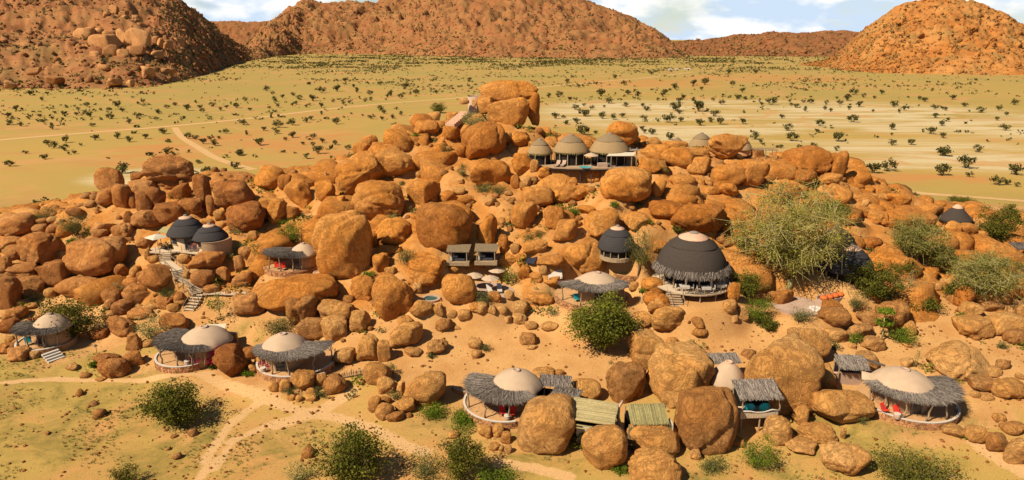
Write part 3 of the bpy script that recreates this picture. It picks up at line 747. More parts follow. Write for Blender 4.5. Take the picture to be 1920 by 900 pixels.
# rock castle on the left mountain, block by block
root = thing('rock_outcrop', 'pale cliff of stacked rock blocks on the left mountain', 'outcrop', (0, 0, 0))
OUTCROP = [
(-418.38, 732.69, 34.17, 14.39, 16.7, 11.3),
(-470.5, 786.38, 45.92, 9.88, 11.47, 6.59),
(-478, 806.48, 48.93, 6.75, 7.83, 4.5),
(-449.08, 800.34, 45.06, 8.94, 10.38, 5.03),
(-424.54, 776.24, 41.22, 6.51, 7.56, 10.31),
(-431.43, 736.44, 35.02, 5.16, 5.99, 9.29),
(-428.68, 714.66, 29.16, 6.03, 7, 6.03),
(-441.74, 723.59, 31.64, 5.08, 5.9, 5.08),
(-409.69, 766.03, 39.38, 5.9, 6.84, 12.33),
(-397.75, 762.8, 37.56, 9.61, 11.16, 14.42),
(-403.05, 799.24, 35.47, 5.6, 6.5, 8.4),
(-394.58, 797.34, 32.22, 5.03, 5.84, 9.51),
(-426.06, 855.76, 43.29, 5.98, 6.94, 4.78),
(-424.37, 876.22, 42.3, 7.35, 8.53, 4.9),
(-409.39, 865.82, 36.05, 8.49, 9.86, 6.07),
(-406.85, 742.69, 31.39, 5.21, 6.05, 5.21),
(-400.34, 711.6, 27.49, 8.01, 9.29, 8.01),
(-410.33, 697.2, 24.38, 4.91, 5.7, 4.91),
(-386.37, 729.34, 28.04, 9.23, 10.71, 6.15),
(-388.67, 709.11, 24.96, 5.99, 6.95, 5.99),
(-379.75, 753.31, 23.96, 6.36, 7.39, 4.77),
(-382.12, 660.6, 15.58, 5.61, 6.51, 3.74),
(-338.73, 652.51, 10.29, 6.48, 7.52, 6.48),
(-339.37, 692.69, 8.74, 5.89, 6.84, 4.42),
(-375.84, 812.89, 16.68, 4.59, 5.33, 4.59),
(-391.33, 802.51, 30.62, 7.89, 9.15, 9.01),
(-492.37, 871.45, 64.03, 6.05, 7.02, 9.07),
(-509.66, 922.99, 74.72, 5.75, 6.67, 7.92),
(-513.52, 949.87, 78.37, 6.57, 7.62, 5.25),
(-496.92, 919.34, 70.7, 6.37, 7.39, 4.46),
(-491.95, 896.57, 65.75, 4.35, 5.05, 3.73),
(-486.53, 898.73, 65.38, 4.99, 5.79, 3.74),
(-483.53, 869.86, 59.88, 6.04, 7.02, 3.63),
(-475.93, 879.95, 60.72, 4.89, 5.68, 3.67),
(-479.01, 873.43, 59.95, 4.86, 5.64, 3.64),
(-476.62, 909.69, 66.11, 5.68, 6.59, 3.79),
(-465.15, 887.7, 60.89, 6.78, 7.87, 3.45),
(-448.06, 860.32, 54.58, 5.99, 6.95, 4.79),
(-463.5, 801.67, 46.98, 6.71, 7.79, 5.59),
(-462.33, 763.14, 40.3, 5.34, 6.2, 5.34),
(-424.38, 590.47, 3.71, 5.05, 5.86, 3.36),
(-431.37, 634.89, 12.68, 5.4, 6.27, 3.6),
(-391.59, 601.15, 6.77, 6.84, 7.94, 3.42),
(-343.36, 603.16, 5.16, 5.15, 5.98, 3.43),
(-327.31, 598.6, 3.94, 3.41, 3.96, 3.41),
]
root.location = OUTCROP[0][:3]
for k, (x, y, z, a, b, c) in enumerate(OUTCROP):
    p, f = rock_shape(6, 300 + k, 1.3, 0.8)
    obj('rock_block', np_mesh('rock_block', p * np.array([a, b, c]), f, True), M_MOUNT_PALE, root, loc=Vector((x, y, z)) - Vector(OUTCROP[0][:3]))

# ------------------------------------------------------------------ boulders of the koppie (each one a thing)
BOULDERS = [
(30.32, 70.56, 4.26, 4.27, 3.63, 4.43, 0, 'q', 't', 19, 'huge slanting boulder right of the twig-roofed balcony'),
(20.49, 63.33, 2.67, 3.54, 3.01, 3.51, 0, 'd', 't', 19, 'largest round foreground boulder with a knob on its shoulder'),
(-24.61, 95.69, 11.93, 4.04, 3.43, 5.34, 0, 'q', 'o', 19, 'tallest upright boulder, right of the red-chaired twig shelter'),
(19.43, 71.61, 3.35, 3.8, 3.23, 3.44, 0, 'q', 't', 19, 'huge squared boulder left of the tent with the small window'),
(3.57, 62.79, 2.29, 3.1, 2.63, 3.05, 0, 'd', 't', 19, 'huge foreground boulder in front of the tent with red seats'),
(-30.83, 91.73, 6.21, 6.11, 4.38, 2.41, 0, 'd', 'o', 19, 'huge flat whaleback rock below the red-chaired twig shelter'),
(-10.24, 99.77, 13.51, 4.31, 3.66, 4.07, 0, 'd', 'o', 19, 'massive rounded rock face directly behind the two cabanas'),
(-65.05, 101.59, 8.11, 5, 4.25, 3.14, 0, 'b', 'b', 19, 'widest brown wedge boulder left of the wooden stairway'),
(36.35, 67.53, 2.15, 3.58, 3.04, 1.9, 0, 'b', 't', 19, 'big wedge boulder touching the left side of the red-seated tent'),
(9.12, 59.32, 1.92, 2.26, 1.92, 2.72, 0, 'd', 't', 19, 'upright foreground boulder below the slanted reed roof'),
(14.68, 61.91, 1.41, 2.86, 2.43, 1.92, 0, 'd', 't', 19, 'rounded foreground boulder below the upright-reed roof'),
(-21.82, 108.94, 15.51, 4.22, 3.59, 3.18, 0, 'd', 'o', 19, 'large smooth dome of rock left of centre on the slope'),
(54.58, 75.73, 3.36, 3.56, 3.03, 1.78, 0, 'r', 't', 19, 'big oval boulder lying right of the red-seated tent'),
(-16.32, 87.5, 7.04, 2.8, 2.38, 3.4, 0, 'd', 'o', 19, 'upright rounded boulder between the tallest boulder and the plunge pool'),
(13.87, 57.21, 0.97, 2.54, 2.16, 1.52, 0, 'd', 't', 19, 'foreground boulder cut by the bottom edge below the reed roofs'),
(28.65, 101.43, 14.47, 4.5, 3.83, 2.33, 0, 'r', 'o', 19, 'wide overhanging rock ledge above the restaurant dome'),
(18.22, 107.36, 18.65, 4.27, 3.63, 2.73, 0, 'd', 'o', 19, 'big smooth oval boulder under the right end of the summit deck'),
(37.24, 78.53, 3.92, 2.91, 2.47, 2.39, 0, 'r', 't', 19, 'pale rounded slab behind the huge slanting boulder'),
(13.26, 71.6, 2.57, 2.52, 2.14, 2.4, 0, 'q', 't', 19, 'big blocky boulder right above the reed roofs'),
(-5.29, 126.97, 22.68, 4.31, 3.66, 3.46, 0, 'd', 'o', 19, 'large cut boulder with shaded right face below the summit stack'),
(33.07, 58.98, 1, 2.45, 2.09, 1.49, 0, 'd', 't', 19, 'smooth round boulder in the grass at lower right'),
(11.16, 97.1, 9.42, 3.46, 2.94, 2.7, 0, 'd', 'o', 19, 'big round boulder behind the tent with the tree in front'),
(-10.09, 71.2, 2.01, 2.52, 2.14, 2.17, 0, 'd', 't', 19, 'large round boulder left of the low stone wall in the foreground'),
(-0.75, 138.5, 26.27, 4.25, 2.91, 3.65, 0, 'q', 'o', 19, 'main split block of the summit rock stack with white streak'),
(-63.91, 125.92, 17.25, 4.15, 3.53, 3.05, 0, 'b', 'b', 19, 'huge rounded cap boulder on top of the left rock outcrop'),
(-76.01, 105.43, 8.37, 3.23, 2.75, 2.73, 0, 'r', 'b', 19, 'large round brown boulder left of the long wedge boulder under the grey bush'),
(-0.76, 141.5, 30.71, 6.19, 1.76, 2.2, 0, 'd', 'o', 19, 'domed cap rock lying across the top of the summit stack'),
(-12.7, 94.23, 8.72, 3.24, 2.75, 2.05, 0, 'b', 'o', 19, 'angular boulder in front of the two small cabanas to their left'),
(-21.61, 122.71, 19.23, 4.11, 3.5, 2.55, 0, 'd', 'o', 19, 'big oval boulder perched on the left slope below the summit ridge'),
(55.81, 128.19, 19.17, 4.37, 3.71, 2.59, 0, 'b', 'o', 19, 'fused orange rock mass on the right-hand ridge end'),
(13.37, 100.1, 13.84, 2.84, 2.41, 2.43, 0, 'b', 'o', 12, 'broad orange block left of the small dark thatched dome'),
(-48.08, 116.49, 14.85, 3.41, 2.9, 2.62, 0, 'q', 'b', 19, 'broad orange block right of the left rock outcrop with a pitted face'),
(-29.02, 87.93, 5.12, 2.3, 1.96, 2.43, 0, 'b', 't', 12, 'upright boulder propped before the flat whaleback rock'),
(40.79, 128.68, 21.56, 4.03, 3.42, 2.49, 0, 'b', 'o', 19, 'big knobbly orange boulder right of the half-hidden thatched domes'),
(-7.27, 88.81, 7.72, 2.53, 2.15, 2.16, 0, 'd', 'o', 12, 'dark-veined round boulder left of the white parasols'),
(-34.74, 76.84, 2.54, 2, 1.7, 2.21, 0, 'b', 'b', 12, 'large pointed boulder against the right side of the magenta-flowered tent'),
(51.15, 85.54, 5.22, 2.31, 1.96, 2.05, 0, 'r', 't', 12, 'rounded rock mass behind the papaya tree'),
(-52.45, 94.59, 7.49, 2.48, 2.11, 1.94, 0, 'r', 'b', 12, 'round orange boulder hugging the left side of the stairway landing'),
(-44.59, 124.4, 16.11, 3.13, 2.66, 2.46, 0, 'r', 'o', 12, 'mushroom-shaped boulder on the saddle left of the thin post'),
(-65.69, 97.41, 5.07, 3.17, 2.59, 1.44, 0, 'r', 'b', 19, 'broad brown boulder just above the leafy tree at the far left'),
(-74.13, 93.78, 5.29, 1.82, 1.55, 2.72, 0, 'r', 'b', 12, 'tall dark brown boulder cut by the left edge above the twig shelter'),
(-13.92, 82.5, 3.64, 2.18, 1.86, 1.53, 0, 'r', 't', 12, 'rounded boulder standing alone on the left of the sand court'),
(-87.27, 116.2, 9.63, 3.13, 2.66, 1.72, 0, 'r', 'b', 12, 'big oval brown boulder alone at the left edge beside the pale plain'),
(20.81, 128.44, 23.85, 3.25, 2.76, 2.39, 0, 'r', 'o', 12, 'round boulder standing behind the right-hand summit hut'),
(-73.9, 123.61, 15.51, 2.53, 2.15, 2.96, 0, 'd', 'b', 12, 'blocky pale boulder topping the left shoulder of the left rock outcrop'),
(-53.63, 115.87, 15.47, 1.46, 1.24, 3.3, 0, 'q', 'b', 9, 'tall squared pillar at the right end of the left rock outcrop'),
(-50.07, 77.97, 1.13, 1.78, 1.51, 1.28, 0, 'r', 'b', 12, 'round boulder in the grass left of the magenta-flowered tent'),
(61.1, 126.53, 18.05, 1.66, 1.42, 3.03, 0, 'r', 'o', 9, 'tall rounded boulder closing the right end of the ridge'),
(6.51, 100.92, 14.74, 1.63, 1.38, 1.93, 0, 'r', 'o', 12, 'egg-shaped boulder halfway between summit deck and white roof panel'),
(92.25, 120.22, 7.69, 1.95, 1.66, 2.15, 0, 'r', 'o', 12, 'pinkish round boulder at the right edge beside the dark acacia'),
(19.99, 90.22, 7.72, 1.94, 1.65, 1.19, 0, 'r', 'o', 12, 'rounded boulder left of the restaurant dome steps, upper one'),
(-60.56, 121.33, 13.93, 2.91, 1.24, 1.38, -28, 'e', 'b', 12, 'lens-shaped boulder leaning diagonally in the left rock outcrop'),
(19.58, 86.17, 7.04, 1.8, 1.53, 1.14, 0, 'r', 'o', 12, 'rounded boulder left of the restaurant dome steps, lower one'),
(4.35, 140.5, 27.27, 1.33, 1.06, 3.49, 0, 'q', 'o', 9, 'tall right-hand column of the summit rock stack'),
(-9.83, 81.1, 2.71, 1.57, 1.33, 0.97, -25, 'r', 't', 12, 'tilted egg boulder on the open sand court'),
(-5.1, 139, 28.22, 2.02, 1.54, 1.92, 0, 'q', 'o', 12, 'left block of the summit rock stack under the cap'),
(70.53, 121.45, 12.58, 2.03, 1.72, 1.53, 0, 'b', 'o', 12, 'angular boulder resting on the bare slab left of the far right hut'),
(20.22, 67.2, 3.21, 1, 0.8, 1.19, 0, 'r', 't', 9, 'knob of rock on the shoulder of the largest foreground boulder'),
(29.98, 86.29, 8.02, 0.9, 0.76, 1.51, 0, 'r', 'o', 9, 'upright boulder touching the right end of the restaurant deck'),
(-27.87, 119.86, 17.5, 5.23, 4.44, 3.61, -38, 'r', 'o', 19, 'large rounded orange boulder near the smooth rock dome left of centre'),
(17.22, 78.45, 3.54, 2.66, 2.26, 2.28, 0, 'b', 't', 19, 'large blocky tan boulder near the squared boulder in the foreground'),
(67.27, 113.66, 11.27, 4.59, 3.42, 2.02, 0, 'b', 'o', 19, 'large flat orange boulder near the slab beside the far hut'),
(7.4, 111.33, 16.92, 3.55, 3.02, 2.49, 0, 'r', 'o', 19, 'rightmost of large rounded orange boulders near the slope below the summit deck'),
(-44.07, 108.87, 12.67, 3.37, 2.86, 2.54, 0, 'r', 'b', 19, 'large rounded brown boulder near the orange rock saddle'),
(-3.73, 117.84, 18.52, 3.89, 3.3, 2.45, 0, 'r', 'o', 19, 'large rounded orange boulder near the left of the summit deck'),
(-14.9, 111.95, 16.02, 2.98, 2.53, 2.53, 0, 'b', 'o', 12, 'large blocky orange boulder near the smooth rock dome left of centre'),
(-18.41, 101.5, 12.18, 2.82, 2.39, 2.18, 0, 'b', 'o', 12, 'large blocky orange boulder near the tallest upright boulder'),
(-23.89, 126.72, 20.19, 4.15, 3.45, 2.11, 0, 'r', 'o', 19, 'large flat orange boulder near the smooth rock dome left of centre'),
(37.23, 115.98, 18.26, 3.06, 2.6, 2.29, 0, 'b', 'o', 12, 'large blocky orange boulder near the upper right ridge'),
(-70.22, 99.59, 6.3, 2.47, 2.1, 2.28, 0, 'b', 'b', 12, 'large blocky brown boulder near the leafy tree at far left'),
(36.51, 72.37, 2.56, 1.78, 1.51, 1.84, 0, 'b', 't', 12, 'mid-sized blocky tan boulder near the huge slanting boulder'),
(41.2, 116.53, 18.77, 2.92, 2.48, 2.3, 0, 'r', 'o', 12, 'large rounded orange boulder near the upper right ridge'),
(20.62, 84.13, 5.37, 2.28, 1.93, 1.7, 0, 'r', 't', 12, 'large rounded tan boulder near the restaurant dome steps'),
(-24.32, 88.02, 4.93, 2.58, 2.2, 1.48, 0, 'r', 't', 12, 'large rounded tan boulder near the flat whaleback rock'),
(27.93, 63.07, 1.51, 1.48, 1.26, 1.7, 0, 'r', 't', 12, 'mid-sized rounded tan boulder near the wedge boulder by the red-seated tent'),
(61.23, 83.61, 4.3, 2.54, 2.16, 1.3, 0, 'r', 't', 19, 'leftmost of large rounded tan boulders near the slabs at the right edge'),
(74.67, 98.85, 7.57, 2.04, 1.73, 2.37, 0, 'r', 'o', 12, 'third from left of mid-sized rounded orange boulders near the pale thorn tree at right'),
(65.82, 84.17, 4.57, 2.42, 2.05, 1.4, 0, 'r', 't', 12, 'rightmost of large rounded tan boulders near the slabs at the right edge'),
(32.39, 63.9, 0.87, 2.2, 1.63, 0.63, 0, 'r', 't', 19, 'rightmost of large flat tan boulders near the wedge boulder by the red-seated tent'),
(-37.31, 116.75, 14.8, 2.33, 1.98, 2.51, 0, 'b', 'o', 12, 'mid-sized blocky orange boulder near the orange rock saddle'),
(-3.78, 99.72, 12.96, 1.62, 1.38, 2.78, 0, 'b', 'o', 12, 'large upright orange boulder near the two cabanas'),
(29.89, 122.62, 20.54, 3.21, 2.73, 1.9, 0, 'r', 'o', 12, 'large rounded orange boulder near the half-hidden thatched domes'),
(-37.02, 89.88, 5.04, 2.13, 1.81, 1.75, 0, 'r', 'b', 12, 'rightmost of mid-sized rounded brown boulders near the small tree right of the stairway'),
(4.06, 108.83, 16.28, 2.61, 2.22, 1.87, 0, 'r', 'o', 12, 'leftmost of large rounded orange boulders near the slope below the summit deck'),
(1.93, 102.46, 14.77, 2.06, 1.75, 2.16, 0, 'r', 'o', 12, 'leftmost of mid-sized rounded orange boulders near the slope below the summit deck'),
(43.06, 84.53, 5.35, 2.29, 1.94, 1.29, 0, 'r', 't', 12, 'large rounded tan boulder near the papaya tree'),
(56.94, 70.39, 2.45, 1.85, 1.57, 1.17, 0, 'r', 't', 12, 'large rounded tan boulder near the lower right corner'),
(-46.53, 98.46, 8.69, 2.7, 2.29, 1.37, 0, 'r', 'b', 12, 'large flat brown boulder near the twin black-thatched hut'),
(24.08, 103.28, 15.41, 2.77, 2.35, 1.46, 0, 'r', 'o', 12, 'large flat orange boulder near the ledge above the restaurant dome'),
(-63.83, 125.73, 14.82, 4.83, 2, 1.21, -18, 'q', 'b', 19, 'large flat brown boulder near the left rock outcrop'),
(-23.98, 84.6, 3.62, 1.89, 1.61, 1.63, 0, 'r', 't', 12, 'rightmost of mid-sized rounded tan boulders near the flat whaleback rock'),
(-18.38, 79.49, 3.04, 1.54, 1.31, 1.89, 0, 'b', 't', 12, 'mid-sized blocky tan boulder near the left of the sand court'),
(-16.34, 75.15, 1.9, 1.72, 1.46, 1.48, 0, 'r', 't', 12, 'leftmost of mid-sized rounded tan boulders near the round boulder by the stone wall'),
(8.66, 71.16, 1.77, 1.76, 1.49, 1.22, 0, 'r', 't', 12, 'rightmost of mid-sized rounded tan boulders near the dense green tree on the sand court'),
(50.47, 59.35, 1.44, 1.11, 0.94, 1.7, 0, 'r', 't', 12, 'mid-sized upright tan boulder near the lower right corner'),
(-21.3, 91.41, 6.74, 1.9, 1.62, 1.8, 0, 'r', 'o', 12, 'mid-sized rounded orange boulder near the left of the sand court'),
(-61.39, 111.31, 11.88, 2.84, 2.42, 1.58, 0, 'q', 'b', 12, 'large blocky brown boulder near the left rock outcrop'),
(-21.47, 128.86, 22.54, 2.68, 2.28, 2.18, 0, 'r', 'o', 12, 'leftmost of mid-sized rounded orange boulders near the pale steps to the summit'),
(-57.81, 112.22, 12.73, 2.56, 2.18, 1.78, 0, 'q', 'b', 12, 'mid-sized blocky brown boulder near the left rock outcrop'),
(-27.07, 85.86, 3.16, 2.06, 1.75, 1.37, 0, 'r', 't', 12, 'leftmost of mid-sized rounded tan boulders near the flat whaleback rock'),
(7.97, 98.24, 13.52, 1.99, 1.69, 1.73, 0, 'r', 'o', 12, 'rightmost of mid-sized rounded orange boulders near the slope below the summit deck'),
(-46.75, 87.67, 3.27, 2.1, 1.78, 1.31, 0, 'r', 'b', 12, 'mid-sized rounded brown boulder near the wooden stairway'),
(72.98, 93.26, 5.91, 2.07, 1.76, 1.52, 0, 'r', 'o', 12, 'rightmost of mid-sized rounded orange boulders near the pale thorn tree at right'),
(-54.67, 93.89, 5.12, 2.15, 1.83, 1.45, 0, 'r', 'b', 12, 'fourth from left of mid-sized rounded brown boulders near the wedge boulder left of the stairway'),
(29.95, 61.76, 0.55, 1.77, 1.42, 0.51, 0, 'r', 't', 12, 'leftmost of large flat tan boulders near the wedge boulder by the red-seated tent'),
(-32.11, 114.43, 15.78, 1.98, 1.68, 2.15, 0, 'b', 'o', 12, 'mid-sized blocky orange boulder near the smooth rock dome left of centre'),
(-39.66, 111.17, 13.15, 1.79, 1.52, 2.27, 0, 'b', 'o', 12, 'mid-sized upright orange boulder near the orange rock saddle'),
(-54.24, 87.42, 2.77, 1.96, 1.66, 1.25, 0, 'r', 'b', 12, 'second from left of mid-sized rounded brown boulders near the grass left of the magenta-flowered tent'),
(-21.12, 73.48, 1.3, 1.51, 1.28, 1.26, 0, 'r', 't', 12, 'second from left of mid-sized rounded tan boulders near the tent beside the stick fence'),
(-20.51, 85.06, 4.4, 1.42, 1.21, 1.69, 0, 'r', 't', 12, 'leftmost of mid-sized rounded tan boulders near the left of the sand court'),
(54.83, 71.72, 2.38, 1.65, 1.4, 0.94, 0, 'r', 't', 12, 'leftmost of mid-sized rounded tan boulders near the slabs at the right edge'),
(49.91, 61.4, 1.15, 1.24, 1.06, 1.1, 0, 'r', 't', 12, 'third from left of mid-sized rounded tan boulders near the lower right corner'),
(-25.13, 73.68, 1.59, 1.51, 1.28, 1.18, 0, 'r', 't', 12, 'leftmost of mid-sized rounded tan boulders near the tent beside the stick fence'),
(26.74, 124.63, 20.86, 2.61, 2.22, 1.61, 0, 'r', 'o', 12, 'second from left of mid-sized rounded orange boulders near the half-hidden thatched domes'),
(1.88, 119.2, 19.85, 1.88, 1.6, 2.05, 0, 'b', 'o', 12, 'mid-sized blocky orange boulder near the left of the summit deck'),
(63.97, 90.08, 5.9, 1.51, 1.28, 1.68, 0, 'r', 'o', 12, 'leftmost of mid-sized rounded orange boulders near the pale thorn tree at right'),
(44.07, 77.08, 2.55, 1.5, 1.28, 1.24, 0, 'r', 't', 12, 'mid-sized rounded tan boulder near the small twig roof by the papaya'),
(33.39, 120.91, 19.23, 2.23, 1.89, 1.74, 0, 'r', 'o', 12, 'rightmost of mid-sized rounded orange boulders near the half-hidden thatched domes'),
(-12.21, 86.35, 5.76, 1.71, 1.45, 1.27, 0, 'r', 't', 12, 'rightmost of mid-sized rounded tan boulders near the left of the sand court'),
(-76.75, 101.44, 6, 2.65, 1.79, 1.11, 0, 'r', 'b', 12, 'large flat brown boulder near the leafy tree at far left'),
(19.01, 100.85, 14.34, 2.04, 1.73, 1.33, 0, 'r', 'o', 12, 'rightmost of mid-sized rounded orange boulders near the small dark thatched dome'),
(-53.82, 131.38, 15.06, 4.34, 1.67, 1.01, 0, 'r', 'b', 19, 'large flat brown boulder near the orange rock saddle'),
(-45.49, 94.97, 7.08, 1.77, 1.5, 1.43, 0, 'r', 'b', 12, 'leftmost of mid-sized rounded brown boulders near the small tree right of the stairway'),
(-73.84, 121.42, 13.08, 1.94, 1.65, 1.96, 0, 'd', 'b', 12, 'leftmost of mid-sized rounded brown boulders near the left rock outcrop'),
(-67.95, 123.03, 14.72, 2.61, 2.22, 1.43, 0, 'b', 'b', 12, 'mid-sized flat brown boulder near the left rock outcrop'),
(29.18, 114.78, 17.57, 2.43, 2.07, 1.33, 0, 'r', 'o', 12, 'leftmost of mid-sized flat orange boulders near the ledge above the restaurant dome'),
(26.42, 124.53, 20.55, 2.94, 2.09, 1.28, 0, 'r', 'o', 12, 'large flat orange boulder near the half-hidden thatched domes'),
(-69.5, 119.08, 13.95, 1.51, 1.36, 2.42, 0, 'e', 'b', 9, 'leftmost of mid-sized upright brown boulders near the left rock outcrop'),
(48.39, 62.77, 1.34, 1.16, 0.99, 1.08, 0, 'r', 't', 12, 'second from left of mid-sized rounded tan boulders near the lower right corner'),
(65.29, 81.3, 3.9, 1.57, 1.33, 1.14, 0, 'r', 't', 12, 'rightmost of mid-sized rounded tan boulders near the slabs at the right edge'),
(-62.25, 116.7, 14.17, 1.56, 1.32, 2.13, 0, 'q', 'b', 9, 'rightmost of mid-sized upright brown boulders near the left rock outcrop'),
(-16.74, 134.63, 24.15, 2.62, 2.22, 1.56, 0, 'r', 'o', 12, 'second from left of mid-sized rounded orange boulders near the pale steps to the summit'),
(52.17, 120.36, 17.24, 2.39, 2.03, 1.4, 0, 'r', 'o', 12, 'leftmost of mid-sized rounded orange boulders near the ridge end at right'),
(3.7, 75.51, 1.3, 1.6, 1.36, 0.85, 0, 'r', 't', 12, 'leftmost of mid-sized rounded tan boulders near the dense green tree on the sand court'),
(45.78, 83.35, 3.97, 1.73, 1.47, 0.97, 0, 'r', 't', 12, 'second from left of mid-sized rounded tan boulders near the papaya tree'),
(-54.62, 113.08, 13.61, 2.12, 1.8, 1.41, 0, 'r', 'b', 12, 'second from left of mid-sized rounded brown boulders near the left rock outcrop'),
(-72.77, 97.32, 5.1, 1.62, 1.37, 1.5, 0, 'r', 'b', 12, 'rightmost of mid-sized rounded brown boulders near the leafy tree at far left'),
(-28.52, 129.85, 20.36, 2.04, 1.73, 1.87, 0, 'r', 'o', 12, 'mid-sized rounded orange boulder near the smooth rock dome left of centre'),
(-69.72, 112.24, 10.07, 2.65, 1.82, 1.07, 0, 'b', 'b', 12, 'large flat brown boulder near the big oval boulder'),
(37.98, 89.72, 6.04, 1.62, 1.38, 1.23, 0, 'r', 'o', 12, 'leftmost of mid-sized rounded orange boulders near the round fire terrace'),
(63.5, 87.96, 4.96, 1.74, 1.48, 1.04, 0, 'r', 't', 12, 'leftmost of mid-sized rounded tan boulders near the pale thorn tree at right'),
(5.59, 94.86, 9.74, 2.08, 1.66, 0.95, 0, 'r', 'o', 12, 'leftmost of mid-sized flat orange boulders near the white roof panel'),
(3.88, 89.8, 5.88, 1.88, 1.59, 0.96, 0, 'r', 'o', 12, 'mid-sized flat orange boulder near the right end of the sand court'),
(-21.41, 79.05, 2.13, 1.41, 1.2, 1.14, 0, 'r', 't', 12, 'rightmost of mid-sized rounded tan boulders near the tent beside the stick fence'),
(11.12, 110.05, 16.75, 2.05, 1.74, 1.29, 0, 'b', 'o', 12, 'mid-sized blocky orange boulder near the slope below the summit deck'),
(69.37, 91.17, 5.21, 1.78, 1.51, 1.08, 0, 'r', 'o', 12, 'second from left of mid-sized rounded orange boulders near the pale thorn tree at right'),
(-66.17, 125, 17.49, 1.24, 1.05, 2.76, 25, 'd', 'b', 9, 'third from left of mid-sized upright brown boulders near the left rock outcrop'),
(-64.09, 115.87, 13.57, 1.47, 1.25, 2.05, 0, 'q', 'b', 9, 'second from left of mid-sized upright brown boulders near the left rock outcrop'),
(-40.18, 95.71, 6.68, 1.59, 1.35, 1.32, 0, 'b', 'b', 12, 'mid-sized blocky brown boulder near the small tree right of the stairway'),
(22.6, 98.72, 10.45, 1.61, 1.37, 1.34, 0, 'b', 'o', 12, 'mid-sized blocky orange boulder near the small dark thatched dome'),
(52.73, 88.99, 5.13, 2.49, 1.19, 0.64, 0, 'r', 'o', 12, 'large flat orange boulder near the papaya tree'),
(-43.24, 116.85, 13.34, 2.65, 1.75, 1.04, 0, 'r', 'o', 12, 'mid-sized flat orange boulder near the orange rock saddle'),
(23.83, 117.64, 19.82, 2.01, 1.71, 1.38, 0, 'r', 'o', 12, 'leftmost of mid-sized rounded orange boulders near the half-hidden thatched domes'),
(19.51, 85.63, 6.64, 1.36, 1.15, 1.23, 0, 'r', 't', 12, 'rightmost of mid-sized rounded tan boulders near the restaurant dome steps'),
(42.4, 82.31, 3.72, 1.58, 1.35, 0.9, 0, 'r', 't', 12, 'leftmost of mid-sized rounded tan boulders near the papaya tree'),
(-12.17, 69.18, 0.94, 1.2, 1.02, 0.96, 0, 'r', 't', 12, 'rightmost of mid-sized rounded tan boulders near the round boulder by the stone wall'),
(-70.26, 87.89, 2.57, 1.54, 1.31, 1.08, 0, 'r', 'b', 12, 'second from left of mid-sized rounded brown boulders near the twig shelter at far left'),
(3.4, 96.18, 11.64, 1.83, 1.56, 0.99, 0, 'r', 'o', 12, 'second from left of mid-sized rounded orange boulders near the slope below the summit deck'),
(-14.88, 72.98, 1.43, 1.2, 1.02, 1.02, 0, 'r', 't', 12, 'third from left of mid-sized rounded tan boulders near the round boulder by the stone wall'),
(31.48, 66.1, 1.54, 0.94, 0.79, 1.19, 0, 'b', 't', 9, 'mid-sized blocky tan boulder near the wedge boulder by the red-seated tent'),
(-8.53, 134.16, 23.22, 2.37, 2.01, 1.37, -28, 'b', 'o', 12, 'mid-sized blocky orange boulder near the pale steps to the summit'),
(53.38, 64.01, 1.29, 1.29, 1.09, 0.57, 0, 'r', 't', 12, 'rightmost of mid-sized rounded tan boulders near the lower right corner'),
(-71.27, 90.91, 3.13, 1.59, 1.35, 1.03, 0, 'r', 'b', 12, 'leftmost of mid-sized rounded brown boulders near the leafy tree at far left'),
(-64.16, 80.86, 1.68, 1.44, 1.22, 0.91, 0, 'r', 'b', 12, 'rightmost of mid-sized rounded brown boulders near the twig shelter at far left'),
(-16.3, 79.31, 2.85, 0.96, 0.82, 1.51, 0, 'r', 't', 9, 'mid-sized upright tan boulder near the left of the sand court'),
(-5.88, 97.44, 8.47, 2.01, 1.5, 0.85, 0, 'r', 'o', 12, 'mid-sized flat orange boulder near the two cabanas'),
(34.85, 128, 20.15, 2.51, 1.88, 1.15, 0, 'r', 'o', 12, 'rightmost of mid-sized flat orange boulders near the half-hidden thatched domes'),
(-19.28, 95, 9.42, 1.24, 1.05, 1.47, 0, 'r', 'o', 9, 'rightmost of mid-sized rounded orange boulders near the tallest upright boulder'),
(62.38, 112.63, 11.84, 1.97, 1.67, 1.18, 0, 'r', 'o', 12, 'rightmost of mid-sized rounded orange boulders near the slab beside the far hut'),
(56.54, 103.18, 9.95, 1.82, 1.55, 1.08, 0, 'r', 'o', 12, 'third from left of mid-sized rounded orange boulders near the slab beside the far hut'),
(59.78, 93.54, 6.08, 1.69, 1.43, 0.97, 0, 'r', 'o', 12, 'mid-sized rounded orange boulder near the papaya tree'),
(43.68, 87.31, 5.81, 1.59, 1.35, 0.9, 0, 'r', 'o', 12, 'rightmost of mid-sized rounded orange boulders near the round fire terrace'),
(-14.25, 67.94, 0.9, 1.07, 0.91, 0.98, 0, 'r', 't', 9, 'second from left of mid-sized rounded tan boulders near the round boulder by the stone wall'),
(46.52, 80.68, 3.33, 1.49, 1.27, 0.81, 0, 'r', 't', 12, 'rightmost of mid-sized rounded tan boulders near the papaya tree'),
(-52.89, 90.39, 3.49, 1.87, 1.38, 0.74, 0, 'r', 'b', 12, 'mid-sized flat brown boulder near the wooden stairway'),
(-58.26, 93.01, 4.9, 1.29, 1.1, 1.32, 0, 'r', 'b', 9, 'leftmost of mid-sized rounded brown boulders near the wedge boulder left of the stairway'),
(15.5, 96.06, 10.03, 1.45, 1.23, 1.18, 0, 'r', 'o', 12, 'leftmost of mid-sized rounded orange boulders near the small dark thatched dome'),
(23.61, 108.41, 17.7, 1.3, 1.1, 1.6, 0, 'b', 'o', 9, 'mid-sized upright orange boulder near the ledge above the restaurant dome'),
